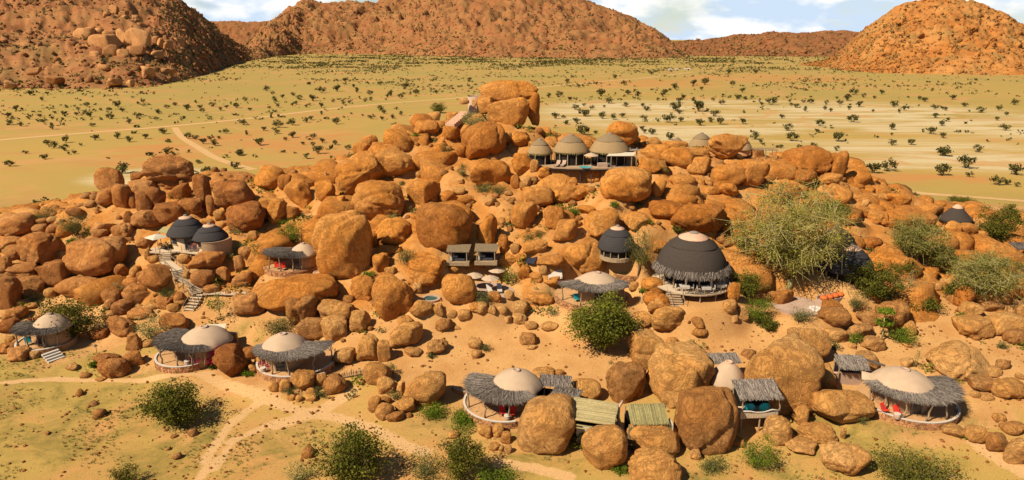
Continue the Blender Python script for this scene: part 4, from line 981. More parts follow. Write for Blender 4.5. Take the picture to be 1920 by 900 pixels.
(57.57, 121.92, 16.58, 2.26, 1.81, 1.11, 0, 'r', 'o', 12, 'mid-sized flat orange boulder near the ridge end at right'),
(-48.82, 80.19, 1.29, 1.24, 1.05, 1.04, 0, 'r', 'b', 9, 'rightmost of mid-sized rounded brown boulders near the grass left of the magenta-flowered tent'),
(-18.71, 98.69, 10.18, 2.15, 1.29, 0.74, 0, 'r', 'o', 12, 'mid-sized flat orange boulder near the tallest upright boulder'),
(36.47, 112.97, 16.51, 1.8, 1.53, 1.24, 0, 'r', 'o', 12, 'mid-sized rounded orange boulder near the upper right ridge'),
(-52.77, 80.9, 1.08, 1.57, 1.26, 0.62, 0, 'r', 'b', 12, 'mid-sized flat brown boulder near the grass left of the magenta-flowered tent'),
(57.58, 74.46, 2.52, 1.46, 1.17, 0.56, 0, 'r', 't', 12, 'mid-sized flat tan boulder near the slabs at the right edge'),
(-55.73, 91.01, 4.01, 1.3, 1.1, 1.16, 0, 'r', 'b', 9, 'third from left of mid-sized rounded brown boulders near the wedge boulder left of the stairway'),
(-50.59, 83.74, 2.05, 1.08, 0.92, 1.27, 0, 'b', 'b', 9, 'mid-sized blocky brown boulder near the grass left of the magenta-flowered tent'),
(2.21, 120.95, 19.95, 2.34, 1.58, 0.97, 0, 'r', 'o', 12, 'mid-sized flat orange boulder near the left of the summit deck'),
(22.13, 80.25, 2.96, 1.42, 1.21, 0.73, 0, 'b', 't', 12, 'mid-sized blocky tan boulder near the squared boulder in the foreground'),
(-84.34, 110.02, 8.03, 1.94, 1.65, 0.99, 0, 'r', 'b', 12, 'mid-sized flat brown boulder near the big oval boulder'),
(-65, 108.81, 8.87, 1.92, 1.63, 0.96, 0, 'r', 'b', 12, 'mid-sized flat brown boulder near the wedge boulder left of the stairway'),
(-11.61, 131.55, 23.52, 1.71, 1.45, 1.54, 0, 'r', 'o', 9, 'rightmost of mid-sized rounded orange boulders near the pale steps to the summit'),
(78.84, 113.89, 9.14, 1.54, 1.31, 1.39, 0, 'r', 'o', 9, 'mid-sized rounded orange boulder near the far right hut'),
(-64.73, 109.32, 10.42, 1.63, 1.38, 1.17, 0, 'r', 'b', 12, 'second from left of mid-sized rounded brown boulders near the wedge boulder left of the stairway'),
(-42.36, 111.93, 12.65, 1.65, 1.4, 1.19, 0, 'r', 'o', 12, 'mid-sized rounded orange boulder near the orange rock saddle'),
(-22.9, 104.09, 12.44, 1.55, 1.31, 1.13, 0, 'r', 'o', 12, 'leftmost of mid-sized rounded orange boulders near the tallest upright boulder'),
(1.67, 128.39, 22.61, 1.84, 1.56, 1.33, 0, 'r', 'o', 12, 'mid-sized rounded orange boulder near the summit rock stack'),
(55.35, 107.71, 12.82, 1.59, 1.35, 1.14, 0, 'r', 'o', 12, 'leftmost of mid-sized rounded orange boulders near the slab beside the far hut'),
(46.54, 63.36, 1.34, 1.12, 0.95, 0.56, 0, 'r', 't', 12, 'leftmost of mid-sized rounded tan boulders near the lower right corner'),
(1.86, 128.95, 22.77, 1.71, 1.45, 1.43, 0, 'b', 'o', 9, 'mid-sized blocky orange boulder near the summit rock stack'),
(17.55, 84.79, 4.95, 1.22, 1.03, 1.01, 0, 'r', 't', 9, 'leftmost of mid-sized rounded tan boulders near the restaurant dome steps'),
(48.1, 85.79, 4.67, 1.23, 1.04, 1.02, 0, 'r', 't', 9, 'third from left of mid-sized rounded tan boulders near the papaya tree'),
(-41.09, 121.66, 16, 1.45, 1.23, 1.54, 0, 'r', 'o', 9, 'small rounded orange boulder near the orange rock saddle'),
(44.07, 88.09, 5.71, 1.53, 1.3, 0.73, 0, 'r', 't', 12, 'mid-sized flat tan boulder near the round fire terrace'),
(-1.2, 98.08, 11.21, 0.87, 0.78, 1.8, 0, 'e', 'o', 6, 'mid-sized upright orange boulder near the two cabanas'),
(-59.82, 106.55, 9.09, 1.74, 1.48, 0.96, 0, 'r', 'b', 12, 'rightmost of mid-sized rounded brown boulders near the wedge boulder left of the stairway'),
(21.79, 130.96, 22.92, 2.38, 1.63, 1.01, 0, 'r', 'o', 12, 'leftmost of mid-sized flat orange boulders near the half-hidden thatched domes'),
(52.59, 131.17, 19.12, 2.41, 1.65, 1.01, 0, 'r', 'o', 12, 'mid-sized flat orange boulder near the upper right ridge'),
(-0.53, 96.87, 9.36, 1.46, 1.24, 0.96, 0, 'r', 'o', 12, 'mid-sized rounded orange boulder near the two cabanas'),
(1.12, 88.18, 5.17, 1.19, 1.01, 1.05, 0, 'r', 't', 9, 'rightmost of small rounded tan boulders near the right end of the sand court'),
(76.31, 113.84, 9.31, 1.38, 1.18, 1.4, 0, 'r', 'o', 9, 'rightmost of small rounded orange boulders near the far right hut'),
(-15.62, 69.26, 1.03, 0.8, 0.68, 1.12, 0, 'r', 't', 9, 'mid-sized upright tan boulder near the round boulder by the stone wall'),
(-9.14, 85.19, 3.9, 1.22, 1.04, 0.93, 0, 'r', 't', 9, 'leftmost of mid-sized rounded tan boulders near the plunge pool'),
(-11.8, 140.75, 25.19, 1.73, 1.47, 1.54, 0, 'r', 'o', 9, 'small rounded orange boulder near the pale steps to the summit'),
(-80.9, 105.46, 7.76, 1.44, 1.22, 1.14, 0, 'r', 'b', 9, 'leftmost of mid-sized rounded brown boulders near the big oval boulder'),
(-43.16, 96.34, 7.15, 1.06, 0.9, 1.37, 0, 'b', 'b', 9, 'leftmost of mid-sized upright brown boulders near the small tree right of the stairway'),
(32.01, 134.9, 20.8, 2.81, 1.41, 0.86, 0, 'r', 'o', 12, 'second from left of mid-sized flat orange boulders near the half-hidden thatched domes'),
(-43, 326.75, 3.26, 5.48, 4.05, 3.55, 0, 'r', 'o', 12, 'mid-sized flat orange boulder near the pale steps to the summit'),
(-67.17, 83.03, 1.5, 1.34, 1.14, 0.71, 0, 'r', 'b', 12, 'leftmost of mid-sized rounded brown boulders near the twig shelter at far left'),
(-57.41, 87.25, 1.64, 1.4, 1.19, 0.75, 0, 'r', 'b', 12, 'leftmost of mid-sized rounded brown boulders near the grass left of the magenta-flowered tent'),
(67.32, 89.25, 4.88, 1.41, 1.2, 0.78, 0, 'r', 't', 12, 'rightmost of mid-sized rounded tan boulders near the pale thorn tree at right'),
(-41.5, 98.5, 7.97, 0.95, 0.8, 1.55, 0, 'b', 'b', 9, 'rightmost of mid-sized upright brown boulders near the small tree right of the stairway'),
(61.97, 130.2, 18.51, 1.88, 1.6, 1.61, 0, 'r', 'o', 12, 'rightmost of mid-sized rounded orange boulders near the ridge end at right'),
(-4.42, 86.59, 5.81, 1.23, 1.05, 0.86, 0, 'r', 't', 9, 'rightmost of mid-sized rounded tan boulders near the plunge pool'),
(2.13, 82.78, 2.93, 1.2, 1.02, 0.83, 0, 'r', 't', 9, 'mid-sized rounded tan boulder near the right end of the sand court'),
(-79.11, 113.89, 9.3, 1.54, 1.31, 1.14, 0, 'r', 'b', 9, 'rightmost of mid-sized rounded brown boulders near the big oval boulder'),
(-80.03, 102.34, 6.83, 1.05, 0.9, 1.45, 0, 'r', 'b', 9, 'mid-sized upright brown boulder near the leafy tree at far left'),
(-41.4, 101.35, 8.76, 1.11, 0.94, 1.27, 0, 'b', 'b', 9, 'small blocky brown boulder near the small tree right of the stairway'),
(-2.82, 64.07, 0.76, 0.86, 0.73, 0.76, 0, 'r', 't', 9, 'leftmost of small rounded tan boulders near the shrubs at bottom centre'),
(52.65, 83.5, 4.05, 0.94, 0.79, 1.11, 0, 'r', 't', 9, 'small rounded tan boulder near the papaya tree'),
(-54.99, 125.38, 15.07, 1.83, 1.55, 1.05, 0, 'r', 'b', 12, 'rightmost of mid-sized rounded brown boulders near the left rock outcrop'),
(-7.52, 108.26, 15.67, 1.45, 1.23, 1, 0, 'r', 'o', 9, 'mid-sized rounded orange boulder near the left of the summit deck'),
(-14.08, 109.45, 14.03, 2.05, 1.17, 0.7, 0, 'r', 'o', 12, 'mid-sized flat orange boulder near the smooth rock dome left of centre'),
(60.49, 113.89, 12.47, 1.53, 1.3, 1.05, 0, 'r', 'o', 9, 'second from left of mid-sized rounded orange boulders near the slab beside the far hut'),
(64.23, 89.36, 4.71, 1.75, 1, 0.54, 0, 'r', 'o', 12, 'mid-sized flat orange boulder near the pale thorn tree at right'),
(-13.07, 67.52, 0.51, 1.01, 0.86, 0.59, 0, 'r', 't', 9, 'fourth from left of mid-sized rounded tan boulders near the round boulder by the stone wall'),
(-36.98, 111.58, 12.89, 1.2, 1.02, 1.29, 0, 'b', 'o', 9, 'small blocky orange boulder near the orange rock saddle'),
(14.16, 117.82, 17.9, 1.32, 1.12, 1.25, 0, 'b', 'o', 9, 'small blocky orange boulder near the small dark thatched dome'),
(-10.54, 111.43, 15.69, 1.34, 1.14, 1.11, 0, 'r', 'o', 9, 'rightmost of small rounded orange boulders near the smooth rock dome left of centre'),
(-56.06, 91.59, 4.08, 1.22, 1.03, 0.87, 0, 'r', 'b', 9, 'fourth from left of small rounded brown boulders near the wedge boulder left of the stairway'),
(-4.49, 86.83, 5.87, 1.34, 1.13, 0.64, 0, 'r', 'o', 12, 'mid-sized flat orange boulder near the plunge pool'),
(5.66, 93.05, 7.36, 1.41, 1.2, 0.7, 0, 'r', 'o', 12, 'rightmost of mid-sized flat orange boulders near the white roof panel'),
(-50.82, 112.04, 13.86, 0.75, 0.64, 2, 0, 'b', 'b', 6, 'mid-sized upright brown boulder near the orange rock saddle'),
(5.17, 85.23, 3.73, 1.36, 1.09, 0.57, 0, 'r', 't', 12, 'rightmost of mid-sized flat tan boulders near the right end of the sand court'),
(-47.89, 91.93, 5.04, 1.02, 0.87, 1.05, 0, 'r', 'b', 9, 'rightmost of small rounded brown boulders near the wooden stairway'),
(50.63, 88.72, 6.57, 0.99, 0.84, 1.01, 0, 'r', 'o', 9, 'small rounded orange boulder near the papaya tree'),
(1.81, 93.91, 8.28, 0.97, 0.82, 1.13, 0, 'r', 'o', 9, 'leftmost of small rounded orange boulders near the white roof panel'),
(-64.52, 111.54, 11.82, 1.05, 0.89, 1.38, 0, 'b', 'b', 9, 'leftmost of small upright brown boulders near the left rock outcrop'),
(-34.15, 81.09, 1.71, 0.92, 0.78, 0.95, 0, 'r', 'b', 9, 'small rounded brown boulder near the magenta-flowered tent'),
(-6.46, 86.11, 4.83, 0.96, 0.81, 0.98, 0, 'r', 't', 9, 'leftmost of small rounded tan boulders near the plunge pool'),
(28.84, 84.3, 6.94, 0.93, 0.79, 0.96, 0, 'r', 't', 9, 'rightmost of small rounded tan boulders near the bright bush below the restaurant'),
(-4.78, 81.92, 2.61, 0.99, 0.84, 0.86, 0, 'r', 't', 9, 'rightmost of small rounded tan boulders near the plunge pool'),
(-68.05, 119.33, 12.91, 1.04, 0.93, 1.54, 0, 'e', 'b', 6, 'rightmost of small upright brown boulders near the left rock outcrop'),
(2.84, 89.94, 5.36, 1.71, 0.91, 0.49, 0, 'r', 't', 12, 'leftmost of mid-sized flat tan boulders near the right end of the sand court'),
(-60.11, 99.53, 6.76, 1.03, 0.87, 1.12, 0, 'r', 'b', 9, 'third from left of small rounded brown boulders near the wedge boulder left of the stairway'),
(-43.98, 93.82, 5.84, 1.3, 1.11, 0.72, 0, 'r', 'b', 9, 'second from left of mid-sized rounded brown boulders near the small tree right of the stairway'),
(0.99, 88.6, 5.29, 1.24, 1.05, 0.68, 0, 'r', 'o', 9, 'mid-sized rounded orange boulder near the right end of the sand court'),
(-2.33, 88.13, 6.79, 1.04, 0.89, 0.85, 0, 'r', 'o', 9, 'small rounded orange boulder near the plunge pool'),
(-12.76, 80.37, 2.25, 1.17, 0.99, 0.54, 0, 'r', 't', 9, 'rightmost of mid-sized flat tan boulders near the left of the sand court'),
(-23.01, 74.23, 1.3, 0.73, 0.62, 0.98, 0, 'b', 't', 9, 'small upright tan boulder near the tent beside the stick fence'),
(24.54, 82.38, 4.12, 1.19, 1.01, 0.56, 0, 'r', 't', 9, 'mid-sized flat tan boulder near the bright bush below the restaurant'),
(-45.34, 100.13, 8.58, 1.03, 0.87, 1.04, 0, 'r', 'b', 9, 'small rounded brown boulder near the twin black-thatched hut'),
(-50.06, 91.53, 4.66, 1.02, 0.87, 0.9, 0, 'r', 'b', 9, 'leftmost of small rounded brown boulders near the wooden stairway'),
(-27.23, 126.62, 19.54, 1.33, 1.13, 1.16, 0, 'r', 'o', 9, 'leftmost of small rounded orange boulders near the smooth rock dome left of centre'),
(46.85, 129.63, 19.71, 1.36, 1.15, 1.19, 0, 'b', 'o', 9, 'small blocky orange boulder near the upper right ridge'),
(5.58, 117.39, 18.55, 1.21, 1.03, 1.09, 0, 'r', 'o', 9, 'small rounded orange boulder near the left of the summit deck'),
(-69.4, 110.23, 9.54, 1.34, 1.14, 0.87, 0, 'r', 'b', 9, 'leftmost of small rounded brown boulders near the wedge boulder left of the stairway'),
(-57.3, 96.78, 5.72, 1.2, 1.02, 0.77, 0, 'r', 'b', 9, 'rightmost of small rounded brown boulders near the wedge boulder left of the stairway'),
(-28.85, 111.89, 14.51, 0.9, 0.76, 1.37, 0, 'b', 'o', 6, 'small upright orange boulder near the smooth rock dome left of centre'),
(77.77, 119.26, 9.14, 1.45, 1.23, 0.94, 0, 'r', 'o', 9, 'leftmost of small rounded orange boulders near the far right hut'),
(-51.74, 78.65, 1.07, 0.77, 0.65, 0.95, 0, 'r', 'b', 9, 'small rounded brown boulder near the grass left of the magenta-flowered tent'),
(-58.2, 92.13, 4.19, 1.02, 0.87, 0.88, 0, 'r', 'b', 9, 'second from left of small rounded brown boulders near the wedge boulder left of the stairway'),
(-26.92, 72.83, 1.52, 0.72, 0.61, 0.89, 0, 'r', 't', 9, 'small rounded tan boulder near the tent beside the stick fence'),
(-1.52, 64.01, 0.93, 0.64, 0.55, 0.82, 0, 'r', 't', 9, 'second from left of small rounded tan boulders near the shrubs at bottom centre'),
(24.41, 82.7, 5.27, 0.92, 0.78, 0.79, 0, 'r', 't', 9, 'leftmost of small rounded tan boulders near the bright bush below the restaurant'),
(30.86, 84.86, 5.79, 0.81, 0.69, 0.98, 0, 'b', 't', 9, 'small blocky tan boulder near the bright bush below the restaurant'),
(18.54, 60.43, 0.49, 0.72, 0.61, 0.62, 0, 'b', 't', 9, 'small blocky tan boulder near the two reed roofs'),
(0.97, 86.93, 4.04, 1.04, 0.88, 0.74, 0, 'r', 't', 9, 'leftmost of small rounded tan boulders near the right end of the sand court'),
(-14.38, 85.79, 4.37, 1.23, 0.98, 0.52, 0, 'b', 't', 9, 'leftmost of mid-sized flat tan boulders near the left of the sand court'),
(-49.97, 91.77, 4.49, 1.16, 0.99, 0.67, 0, 'r', 'b', 9, 'second from left of small rounded brown boulders near the wooden stairway'),
(0.61, 114.49, 17.47, 0.91, 0.77, 1.31, 0, 'r', 'o', 6, 'small upright orange boulder near the left of the summit deck'),
(33.87, 113.28, 16.21, 1.51, 1.2, 0.86, 0, 'r', 'o', 9, 'rightmost of mid-sized flat orange boulders near the ledge above the restaurant dome'),
(11.8, 104.85, 15.02, 1.41, 1.12, 0.67, 0, 'b', 'o', 9, 'mid-sized flat orange boulder near the small dark thatched dome'),
(-83.54, 117.45, 9.69, 1.42, 1.21, 0.84, 0, 'r', 'b', 9, 'rightmost of small rounded brown boulders near the big oval boulder'),
(6.31, 137.35, 23.2, 1.72, 1.45, 0.9, 0, 'r', 'o', 9, 'small flat orange boulder near the summit rock stack'),
(69.52, 88.34, 4.8, 1.05, 0.89, 0.66, 0, 'r', 't', 9, 'small rounded tan boulder near the pale thorn tree at right'),
(-82.69, 115, 8.93, 1.24, 1.06, 0.92, 0, 'r', 'b', 9, 'leftmost of small rounded brown boulders near the big oval boulder'),
(29.12, 84.7, 6.86, 0.95, 0.8, 0.69, 0, 'r', 'o', 9, 'small rounded orange boulder near the bright bush below the restaurant'),
(-31.89, 78.44, 1.59, 0.76, 0.65, 0.79, 0, 'r', 't', 9, 'small rounded tan boulder near the magenta-flowered tent'),
(-13.08, 72.17, 1.35, 0.53, 0.45, 1.05, 0, 'b', 't', 6, 'small upright tan boulder near the round boulder by the stone wall'),
(-9.48, 126.13, 20.93, 1.03, 0.87, 1.22, 0, 'r', 'o', 6, 'small upright orange boulder near the pale steps to the summit'),
(-9.9, 86.44, 5.43, 0.75, 0.64, 0.93, 0, 'b', 't', 6, 'small upright tan boulder near the plunge pool'),
(-70.62, 127.28, 16.04, 1.51, 1.29, 0.82, 0, 'r', 'b', 9, 'small flat brown boulder near the left rock outcrop'),
(-77.63, 117.65, 11.53, 1.42, 1.21, 0.76, 0, 'r', 'b', 9, 'small flat brown boulder near the big oval boulder'),
(-27.17, 130.49, 22.2, 1.53, 0.76, 1.13, -15, 'e', 'o', 9, 'small flat orange boulder near the pale steps to the summit'),
(81.11, 113.84, 8.35, 1.39, 1.18, 0.73, 0, 'r', 'o', 9, 'small flat orange boulder near the far right hut'),
(1.31, 95.45, 9.68, 0.78, 0.67, 1.01, 0, 'r', 'o', 6, 'small upright orange boulder near the white roof panel'),
(70.38, 87.62, 4.94, 0.7, 0.59, 1.02, 0, 'r', 't', 6, 'small upright tan boulder near the pale thorn tree at right'),
(3.47, 93.13, 7.87, 1.03, 0.87, 0.68, 0, 'r', 'o', 9, 'rightmost of small rounded orange boulders near the white roof panel'),
(-0.66, 62.99, 0.72, 0.58, 0.5, 0.68, 0, 'r', 't', 6, 'rightmost of small rounded tan boulders near the shrubs at bottom centre'),
(-8.63, 95.07, 8.43, 0.85, 0.72, 0.86, 0, 'r', 'o', 6, 'small rounded orange boulder near the two cabanas'),
]
for k, (x, y, z, a, b, c, tilt, shape, tone, n, label) in enumerate(BOULDERS):
    tone = {'o': 'orange', 'b': 'brown', 't': 'tan'}[tone]
    group = 'boulders near ' + label.split(' near ')[1] if ' near ' in label else 'landmark boulders of the koppie'
    p, f = rock_shape(n, 1000 + k, {'r': 0.0, 'e': 0.0, 'b': 0.75, 'q': 0.8, 'd': 0.2}[shape], {'r': 0.9, 'e': 0.7, 'b': 1.0, 'q': 0.9, 'd': 0.8}[shape], shape if shape in 'qd' else None)
    p = p * np.array([a, b, c])
    if tilt:
        ct, st = math.cos(R(tilt)), math.sin(R(tilt))
        p = np.stack([p[:, 0] * ct - p[:, 2] * -st, p[:, 1], -p[:, 0] * st + p[:, 2] * ct], 1)
    o = obj('boulder', np_mesh('boulder', p, f, True), ROCK[tone], loc=(x, y, z))
    tag(o, label, 'boulder', group)

SMALL_BOULDERS = [
(-49.94, 99.1, 8.63, 0.95, 0.81, 0.81, 0, 0),
(-13.6, 91.64, 6.79, 0.76, 0.65, 0.92, 0, 0),
(0.4, 96.85, 11.03, 0.79, 0.67, 0.94, 0, 0.75),
(17.6, 92.09, 6.89, 0.89, 0.76, 0.77, 0, 0),
(2.6, 85.68, 3.62, 0.89, 0.76, 0.67, 0, 0),
(-14.17, 122.39, 18.8, 1.21, 1.03, 0.88, 0, 0),
(-3.43, 106.94, 15.83, 1.07, 0.91, 0.78, 0, 0),
(54.33, 69.89, 1.7, 0.92, 0.74, 0.33, 0, 0),
(-51.88, 91.41, 4.02, 1.28, 0.82, 0.44, 0, 0),
(-9.07, 113.79, 16.17, 1.21, 1.03, 0.74, 0, 0),
(30.96, 127.23, 20.44, 1.33, 1.13, 0.82, 0, 0),
(3.88, 117.85, 19.62, 0.78, 0.66, 1.25, 0, 0.75),
(65.33, 121.61, 13.21, 1.3, 1.1, 0.79, 0, 0),
(81.48, 110.68, 7.38, 1.51, 0.96, 0.56, 0, 0),
(86.53, 111.69, 6.12, 1.52, 0.97, 0.56, 0, 0),
(-69.43, 96.28, 4.26, 0.87, 0.74, 0.81, 0, 0),
(-57.96, 99.06, 6.63, 0.82, 0.7, 0.91, 0, 0),
(48.78, 76.63, 2.5, 0.72, 0.61, 0.66, 0, 0),
(-23.82, 72.63, 0.69, 0.72, 0.61, 0.59, 0, 0),
(-28.17, 72.59, 1.38, 0.6, 0.51, 0.77, 0, 0),
(-1.41, 86.86, 5.26, 0.83, 0.7, 0.69, 0, 0),
(-57.46, 90.5, 3.14, 0.94, 0.79, 0.62, 0, 0),
(-41.69, 105.67, 10.4, 0.86, 0.73, 0.87, 0, 0),
(-49.36, 111.69, 12.4, 0.9, 0.77, 0.91, 0, 0),
(-0.37, 89.04, 6.7, 0.74, 0.63, 0.76, 0, 0),
(-30.09, 112.69, 14.63, 0.9, 0.77, 0.91, 0, 0),
(-39.7, 350.15, 2.62, 3.61, 3.07, 2.86, 0, 0),
(0.28, 102.38, 14.15, 0.55, 0.47, 1.34, 0, 0.75),
(-56.31, 79.29, 0.66, 0.9, 0.77, 0.43, 0, 0),
(-49.05, 84.3, 1.64, 0.95, 0.81, 0.47, 0, 0),
(-17.6, 94.09, 8.63, 0.91, 0.77, 0.63, 0, 0),
(2.56, 113.84, 17.61, 0.75, 0.64, 1.07, 0, 0),
(54.04, 126.77, 18, 1.17, 0.99, 0.83, 0, 0),
(79.8, 125.58, 9.71, 1.18, 1, 0.83, 0, 0),
(62.71, 95.09, 5.78, 0.92, 0.78, 0.64, 0, 0),
(-0.71, 129.27, 22.92, 0.86, 0.73, 1.15, 0, 0.75),
(-4.56, 80.05, 2.07, 0.78, 0.66, 0.56, 0, 0),
(-1.8, 62, 0.28, 0.63, 0.53, 0.44, 0, 0),
(27.66, 133.67, 21.6, 1.48, 1.11, 0.93, 0, 0),
(4.51, 93.63, 8.79, 0.71, 0.6, 0.79, 0, 0),
(-51.21, 111.18, 11.45, 1.2, 0.96, 0.56, 0, 0),
(-70.71, 93.53, 3.3, 1.05, 0.84, 0.45, 0, 0),
(-66.99, 85.06, 1.43, 0.82, 0.7, 0.51, 0, 0),
(-48.34, 90.68, 4.15, 0.86, 0.73, 0.54, 0, 0),
(-47.72, 91.68, 4.68, 0.87, 0.74, 0.55, 0, 0),
(-23.62, 71.83, 0.48, 0.71, 0.6, 0.42, 0, 0),
(-8.17, 86.86, 4.81, 0.83, 0.7, 0.52, 0, 0.75),
(-6.28, 64.21, 0.31, 0.65, 0.55, 0.37, 0, 0),
(20.88, 81.65, 3.16, 0.79, 0.67, 0.49, 0, 0),
(53.14, 66.01, 1.3, 0.66, 0.56, 0.39, 0, 0),
(-56.33, 100.58, 9.01, 0.55, 0.49, 1.07, 0, 0),
(-58.17, 124.86, 15.68, 0.83, 0.7, 1, 0, 0.75),
(-72.18, 93.65, 3.53, 0.78, 0.67, 0.65, 0, 0.75),
(-13.51, 112.64, 15.41, 0.75, 0.64, 0.91, 0, 0),
(-54.99, 99.68, 8.52, 0.89, 0.75, 0.6, 0, 0),
(53.24, 70.18, 1.79, 0.58, 0.49, 0.53, 0, 0),
(23.67, 131.78, 22.12, 1.2, 1.02, 0.68, 0, 0),
(-72.9, 105.43, 7.32, 0.72, 0.61, 0.81, 0, 0),
(-26.01, 123.29, 17.65, 0.89, 0.76, 0.81, 0, 0),
(62.86, 122.49, 14.11, 0.9, 0.76, 0.88, 0, 0),
(17.98, 63.32, 0.75, 0.37, 0.32, 0.73, 0, 0.75),
(-76.19, 119.73, 12.42, 1.04, 0.88, 0.62, 0, 0),
(-2.77, 86.4, 5.51, 0.62, 0.52, 0.63, 0, 0),
(-0.58, 86.4, 4.11, 0.62, 0.53, 0.63, 0, 0),
(-68.44, 85.42, 1.57, 0.69, 0.58, 0.54, 0, 0),
(-62.21, 81.01, 1.46, 0.66, 0.56, 0.52, 0, 0),
(-32.27, 76.96, 1.51, 0.5, 0.43, 0.67, 0, 0),
(-0.44, 61.33, 0.36, 0.42, 0.35, 0.58, 0, 0),
(5.92, 75.6, 1.66, 0.62, 0.52, 0.48, 0, 0),
(-14.85, 120.86, 17.37, 1.44, 0.72, 0.43, 0, 0),
(-0.42, 103.22, 13.71, 0.69, 0.59, 0.7, 0, 0),
(75, 122.97, 11.38, 1.15, 0.92, 0.55, 0, 0),
(-81.46, 117.3, 10.15, 0.95, 0.81, 0.62, 0, 0),
(-48.23, 109.68, 11.24, 0.89, 0.75, 0.58, 0, 0),
(68.48, 122.91, 12.98, 0.98, 0.84, 0.64, 0, 0),
(-54.19, 91.88, 3.82, 0.87, 0.7, 0.38, 0, 0),
(35, 63.3, 0.89, 0.32, 0.27, 0.74, 0, 0.75),
(29.48, 83.77, 5.38, 0.53, 0.45, 0.62, 0, 0),
(59.36, 127.27, 17.24, 0.84, 0.71, 0.76, 0, 0.75),
(62.15, 116.82, 13.18, 0.7, 0.6, 0.79, 0, 0),
(-22.93, 107.92, 12.92, 1.02, 0.7, 0.41, 0, 0),
(-9.61, 139, 28.92, 1.07, 0.5, 0.62, 0, 0),
(-33.73, 79.16, 1.37, 0.51, 0.44, 0.53, 0, 0),
(-1.66, 103, 13.63, 0.62, 0.53, 0.63, 0, 0),
(3.91, 127.47, 22.04, 0.85, 0.72, 0.66, 0, 0),
(-25.97, 71.77, 0.51, 0.53, 0.45, 0.4, 0, 0),
(3.66, 127.67, 22.04, 0.83, 0.71, 0.66, 0, 0),
(82.23, 116.65, 8.86, 0.79, 0.67, 0.63, 0, 0),
(2.63, 81.45, 2.4, 0.79, 0.53, 0.26, 0, 0),
(-48.04, 94.97, 7.64, 0.52, 0.45, 0.6, 0, 0),
(-24.96, 71.55, 0.45, 0.47, 0.4, 0.42, 0, 0),
(60.29, 73.15, 2.54, 0.48, 0.41, 0.42, 0, 0),
(72.91, 266.56, 1.61, 1.74, 1.48, 1.72, 0, 0),
(72.91, 109.64, 8.78, 0.74, 0.63, 0.51, 0, 0),
(-51.2, 76.6, 0.31, 0.63, 0.5, 0.23, 0, 0),
(51.07, 80.81, 2.99, 0.65, 0.52, 0.26, 0, 0),
(-74.26, 118.6, 11.45, 0.64, 0.54, 0.64, 0, 0),
(-78.97, 115.62, 10.17, 0.7, 0.6, 0.54, 0, 0),
(-8.85, 117.22, 17.07, 0.7, 0.59, 0.54, 0, 0),
(-7.42, 139, 28.61, 0.61, 0.48, 0.81, 0, 0.75),
(-1.06, 61.5, 0.37, 0.31, 0.27, 0.47, 0, 0),
(43.8, 80.57, 2.96, 0.52, 0.44, 0.38, 0, 0),
(-14.53, 121.06, 18.07, 0.8, 0.68, 0.47, 0, 0),
(-0.59, 111.24, 16.33, 0.74, 0.63, 0.43, 0, 0),
(42.66, 127.67, 19.7, 0.84, 0.71, 0.49, 0, 0),
(-16.77, 120.99, 17.5, 0.61, 0.52, 0.61, 0, 0),
(-7.4, 85.37, 3.37, 0.55, 0.46, 0.31, 0, 0),
(58.34, 75.2, 2.41, 0.61, 0.39, 0.19, 0, 0),
(-45.44, 102.36, 9.62, 0.49, 0.41, 0.49, 0, 0),
(-50.35, 348.58, 1.72, 1.8, 1.53, 1.92, 0, 0),
(-46.24, 101.93, 9.6, 0.42, 0.35, 0.42, 0, 0),
(-44.63, 101.93, 9.16, 0.42, 0.35, 0.42, 0, 0),
]
V, Fc, nb = [], [], 0
for k, (x, y, z, a, b, c, tilt, blk) in enumerate(SMALL_BOULDERS):
    p, f = rock_shape(6, 2000 + k, blk, 0.9)
    V.append(p * np.array([a, b, c]) + np.array([x, y, z])); Fc.append(f + nb); nb += len(p)
obj('small_boulders', np_mesh('small_boulders', np.concatenate(V), np.concatenate(Fc), True), ROCK['tan'], kind='stuff')
CLEAR = [(-63.6, 120.4, 12.1, 23.4), (-3.1, 130.8, 9.2, 32.6), (17.0, 112.6, 8.1, 11.0), (-48.7, 100.6, 7.4, 6.8)]
# rock mass of the koppie: weathered blocks fused into the slope
rs = np.random.RandomState(45)
n = 3500
x = rs.uniform(-112, 112, n); y = rs.uniform(74, 160, n)
bh = base_height(x, y); rk = rockiness(x, y, bh); pw = pad_weight(x, y)
keep = (rs.uniform(0, 1, n) < rk * (0.35 + 0.65 * sstep(-.3, .3, fbm(x * .1, y * .1, 31.0, 2)))) & (pw < .3)
x, y = x[keep], y[keep]
for bx_, by_, bz_, ba_, *_r in BOULDERS:                       # keep the gaps beside the big boulders open
    if ba_ > 1.0:
        far_ = np.hypot(x - bx_, y - by_) > ba_ + 0.6
        x, y = x[far_], y[far_]
ok = blobs(x, y, CLEAR) < .4
x, y = x[ok], y[ok]
q = 0.8 + 3.2 * rs.uniform(0, 1, len(x))**1.8
sc = q[:, None] * rs.uniform(0.8, 1.35, (len(x), 3)); sc[:, 2] *= 0.6
scatter('bedrock_blocks', [rock_shape(4, 960 + k, 0.6, 1.1) for k in range(12)], np.stack([x, y, ground_height(x, y) - sc[:, 2] * 0.42], 1), sc, ROCK['orange'], 46, tilt=.3)
